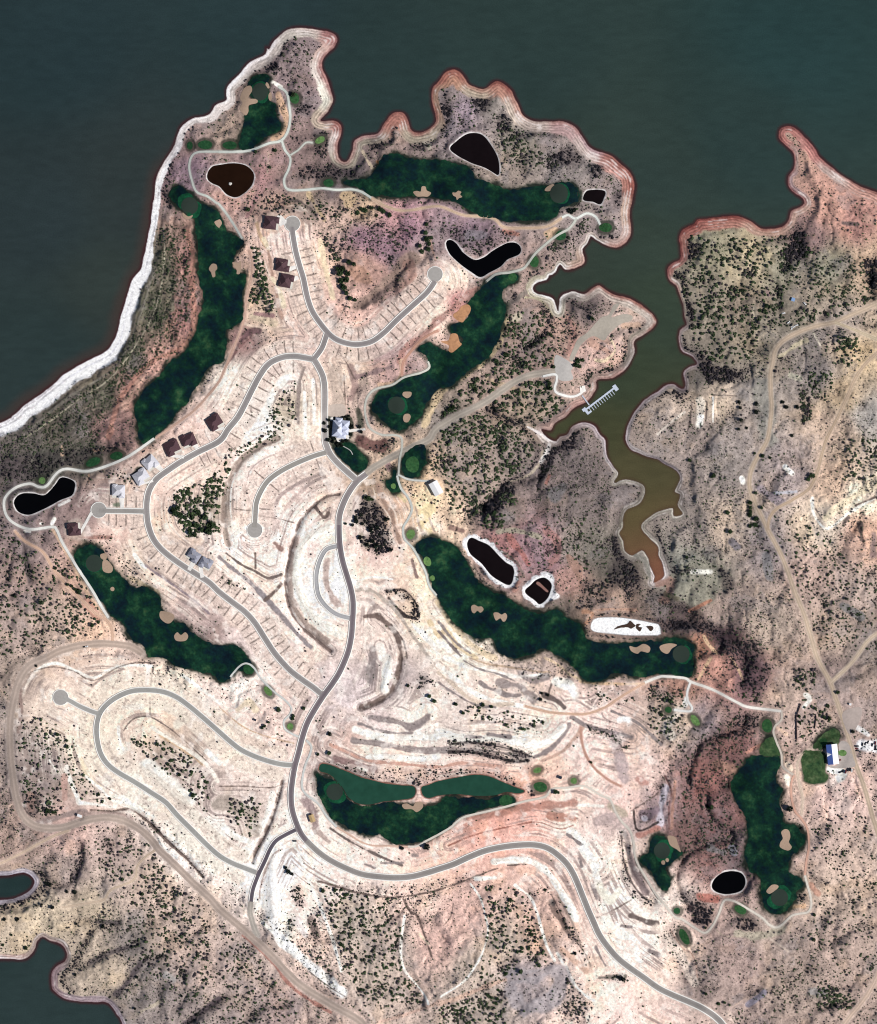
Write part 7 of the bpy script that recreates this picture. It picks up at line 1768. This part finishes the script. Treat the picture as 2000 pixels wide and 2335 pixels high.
rs = bil(RS, dx_, dy_, px, py)*.97*np.clip(rng.lognormal(-.08, .34, n_), .4, 2.0); dk = bil(DRK, dx_, dy_, px, py); gn = bil(GRN, dx_, dy_, px, py)
ordr = np.argsort(-rs); px, py, rs, dk, gn = px[ordr], py[ordr], rs[ordr], dk[ordr], gn[ordr]
NI = 0; k_ = 0; used = []
LAND = [((530, 400), 'brown pond'), ((1085, 350), 'teardrop dark pond'), ((1355, 450), 'small square pond'), ((1100, 590), 'black boomerang pond'), ((100, 1130), 'black kidney pond'), ((1120, 1275), 'long white rimmed pond'),
 ((1228, 1345), 'round white rimmed pond'), ((1662, 2015), 'oval black pond'), ((860, 1790), 'west green basin'), ((1090, 1795), 'east green basin'), ((1420, 1425), 'white salt pan'), ((1370, 910), 'boat dock'), ((1285, 845), 'paved marina lot'),
 ((1385, 735), 'gravel ramp area'), ((995, 1113), 'white barn'), ((775, 975), 'clubhouse'), ((1897, 1720), 'pro shop'), ((712, 1866), 'tan hut'), ((666, 510), 'north cul-de-sac'), ((992, 625), 'northeast cul-de-sac'), ((580, 1208), 'inner cul-de-sac'),
 ((225, 1163), 'west cul-de-sac'), ((138, 1590), 'far west cul-de-sac'), ((1808, 684), 'light blue canopy'), ((1810, 740), 'vehicle cluster'), ((1595, 930), 'oval earthen pad'), ((1760, 860), 'north end of the dirt loop'), ((1750, 1200), 'dirt road fork'),
 ((1870, 1130), 'east bend of the dirt loop'), ((1925, 745), 'dirt track fork'), ((1800, 1330), 'mid dirt road'), ((1860, 1500), 'south dirt road'), ((1600, 1330), 'dry inlet flat'), ((1440, 1280), 'red inlet end'), ((1400, 1100), 'inlet spur'),
 ((460, 1315), 'slate roofed houses'), ((450, 1180), 'west street bend'), ((640, 620), 'paired maroon houses'), ((700, 180), 'north peninsula tip'), ((1260, 300), 'northeast beach'), ((1700, 400), 'narrow northeast spit'), ((1600, 560), 'red north beach'),
 ((60, 2000), 'upper left cove'), ((130, 2230), 'lower left cove'), ((60, 1830), 'southwest gravel bend'), ((540, 2120), 'south gravel fork'), ((350, 1750), 'horseshoe street island'), ((620, 2050), 'dark connector street'), ((1150, 2100), 'white south trail'),
 ((1000, 2080), 'pink round field'), ((900, 2150), 'south brush field'), ((1230, 2130), 'south avenue bend'), ((1400, 2200), 'avenue far end'), ((1700, 1780), 'winding creek'), ((1800, 2050), 'cart path loop'), ((1900, 2250), 'bottom right dirt road'),
 ((1560, 1640), 'pair of small tees'), ((1020, 780), 'middle fairway'), ((1000, 960), 'gravel marina road'), ((1150, 1030), 'dry white wash'), ((860, 1190), 'dark oval grove'), ((960, 1570), 'terraced white slope'), ((1200, 1640), 'track crossing')]
DIRS = ['east', 'northeast', 'north', 'northwest', 'west', 'southwest', 'south', 'southeast']
ORD = ['first', 'second', 'third', 'fourth', 'fifth', 'sixth', 'seventh', 'eighth', 'ninth', 'tenth', 'eleventh', 'twelfth', 'thirteenth', 'fourteenth', 'fifteenth', 'sixteenth', 'seventeenth', 'eighteenth', 'nineteenth', 'twentieth']
named = []
for i in range(n_):
    if NI >= 300: break
    if not (4 < px[i] < 1996 and 4 < py[i] < 2331): continue
    (lx_, ly_), nm = min(LAND, key=lambda q: (q[0][0]-px[i])**2+(q[0][1]-py[i])**2)
    ang_ = math.atan2(ly_-py[i], px[i]-lx_); dr = DIRS[int(round(ang_/(math.pi/4))) % 8]
    kd = 1 if dk[i] > .6 else 0; cw = 'blackish' if kd else 'olive green'
    o = bpy.data.objects.new('juniper_shrub', random.choice(CRN[kd])); s = rs[i]*S*1.05
    o.location = (wx(px[i]), wy(py[i]), float(hz(px[i], py[i]))-.15*s); o.scale = (s, s, s*.8); o.rotation_euler = (0, 0, random.uniform(0, 6.28)); link(o)
    tag(o, cw+' juniper shrub %s of the %s' % (dr, nm), 'shrub', cw+' juniper shrubs near the '+nm); named.append(o); used.append(i); NI += 1
# where several answer to one description, count them off from the left as the photograph shows them
byl = {}
for o in C.objects:
    if o.parent is None and o.get('category') in ('shrub', 'tree', 'car'): byl.setdefault(o['label'], []).append(o)
for lb, os_ in byl.items():
    if len(os_) < 2: continue
    os_.sort(key=lambda o: o.location.x)
    for k_, o in enumerate(os_):
        w_ = 'leftmost one' if k_ == 0 else ('rightmost one' if k_ == len(os_)-1 else (ORD[k_] if k_ < 20 else ORD[k_-20].replace('first', 'twenty-first'))+' from left')
        if k_ >= 20 and k_ < len(os_)-1: w_ = 'twenty-'+ORD[k_-20]+' from left'
        o['label'] = lb+', '+w_
        if len(o['label'].split()) > 16: print('LONG', o['label'])
msk = np.ones(n_, bool); msk[used] = False; px, py, rs, dk, gn = px[msk], py[msk], rs[msk], dk[msk], gn[msk]; n_ = len(px)
# low scrub: one mass of small faceted leaf clumps
import bmesh
bm = bmesh.new(); bmesh.ops.create_icosphere(bm, subdivisions=1, radius=1.0); bm.verts.ensure_lookup_table()
tv = np.array([v.co[:] for v in bm.verts]); tf = np.array([[v.index for v in f.verts] for f in bm.faces]); bm.free()
small = rs < 1.75
def mass(ix, tvv, tff, jit):
    m = len(ix); V = np.repeat(tvv[None], m, 0)*(1+rng.uniform(-jit, jit, (m, len(tvv), 1)))
    V[..., 2] = np.clip(V[..., 2]*.72+.45, 0, 9); a = rng.uniform(0, 6.28, m); ca, sa = np.cos(a)[:, None], np.sin(a)[:, None]
    X = V[..., 0]*ca-V[..., 1]*sa; Y = V[..., 0]*sa+V[..., 1]*ca; s = (rs[ix]*S)[:, None]
    el_ = rng.uniform(.8, 1.2, (m, 1))
    out_ = np.stack([wx(px[ix])[:, None]+X*s*el_, wy(py[ix])[:, None]+Y*s/el_, (hz(px[ix], py[ix])-.05)[:, None]+V[..., 2]*s], -1)
    F = (tff[None]+(np.arange(m)*len(tvv))[:, None, None]).reshape(-1, 3)
    g1 = lin((68, 84, 54))/KALB; g2 = lin((96, 98, 80))/KALB; g3 = lin((42, 38, 44))/KALB; g4 = lin((88, 78, 82))/KALB
    u = rng.rand(m)[:, None]; base_ = np.where(u < gn[ix][:, None], g1, np.where(u < .82, g4*.8, g2)); d_ = np.clip(dk[ix][:, None]+rng.uniform(-.2, .2, (m, 1)), 0, 1)
    c = (base_*(1-d_)+g3*d_)*rng.uniform(.65, 1.35, (m, 1))
    c = np.repeat(c[:, None, :], len(tvv), 1)*rng.uniform(.75, 1.25, (m, len(tvv), 1))
    return out_.reshape(-1, 3), F, c.reshape(-1, 3)
ico5 = tv; A_, B_, C__ = mass(np.nonzero(small)[0], tv[:12] if len(tv) == 12 else tv, tf, .3)
bm = bmesh.new(); bmesh.ops.create_icosphere(bm, subdivisions=2, radius=1.0); tv2 = np.array([v.co[:] for v in bm.verts]); bm.verts.ensure_lookup_table()
tf2 = np.array([[v.index for v in f.verts] for f in bm.faces]); bm.free()
# knobbly clump with missing facets so light gets in
keepf = np.random.RandomState(3).rand(len(tf2)) > .12
A2, B2, C2 = mass(np.nonzero(~small)[0], tv2, tf2[keepf], .3)
V = np.concatenate([A_, A2]); F = np.concatenate([B_, B2+len(A_)]); Cc = np.concatenate([C__, C2])
o = link(bpy.data.objects.new('desert_scrub', np_mesh('desert_scrub', V, F, M_shrub, np.clip(Cc, .003, .5))))
tag(o, 'low grey green desert scrub speckling the open ground', 'scrub', None, 'stuff')
print('scrub', n_, 'shrubs', NI, 'trees', len(taken))
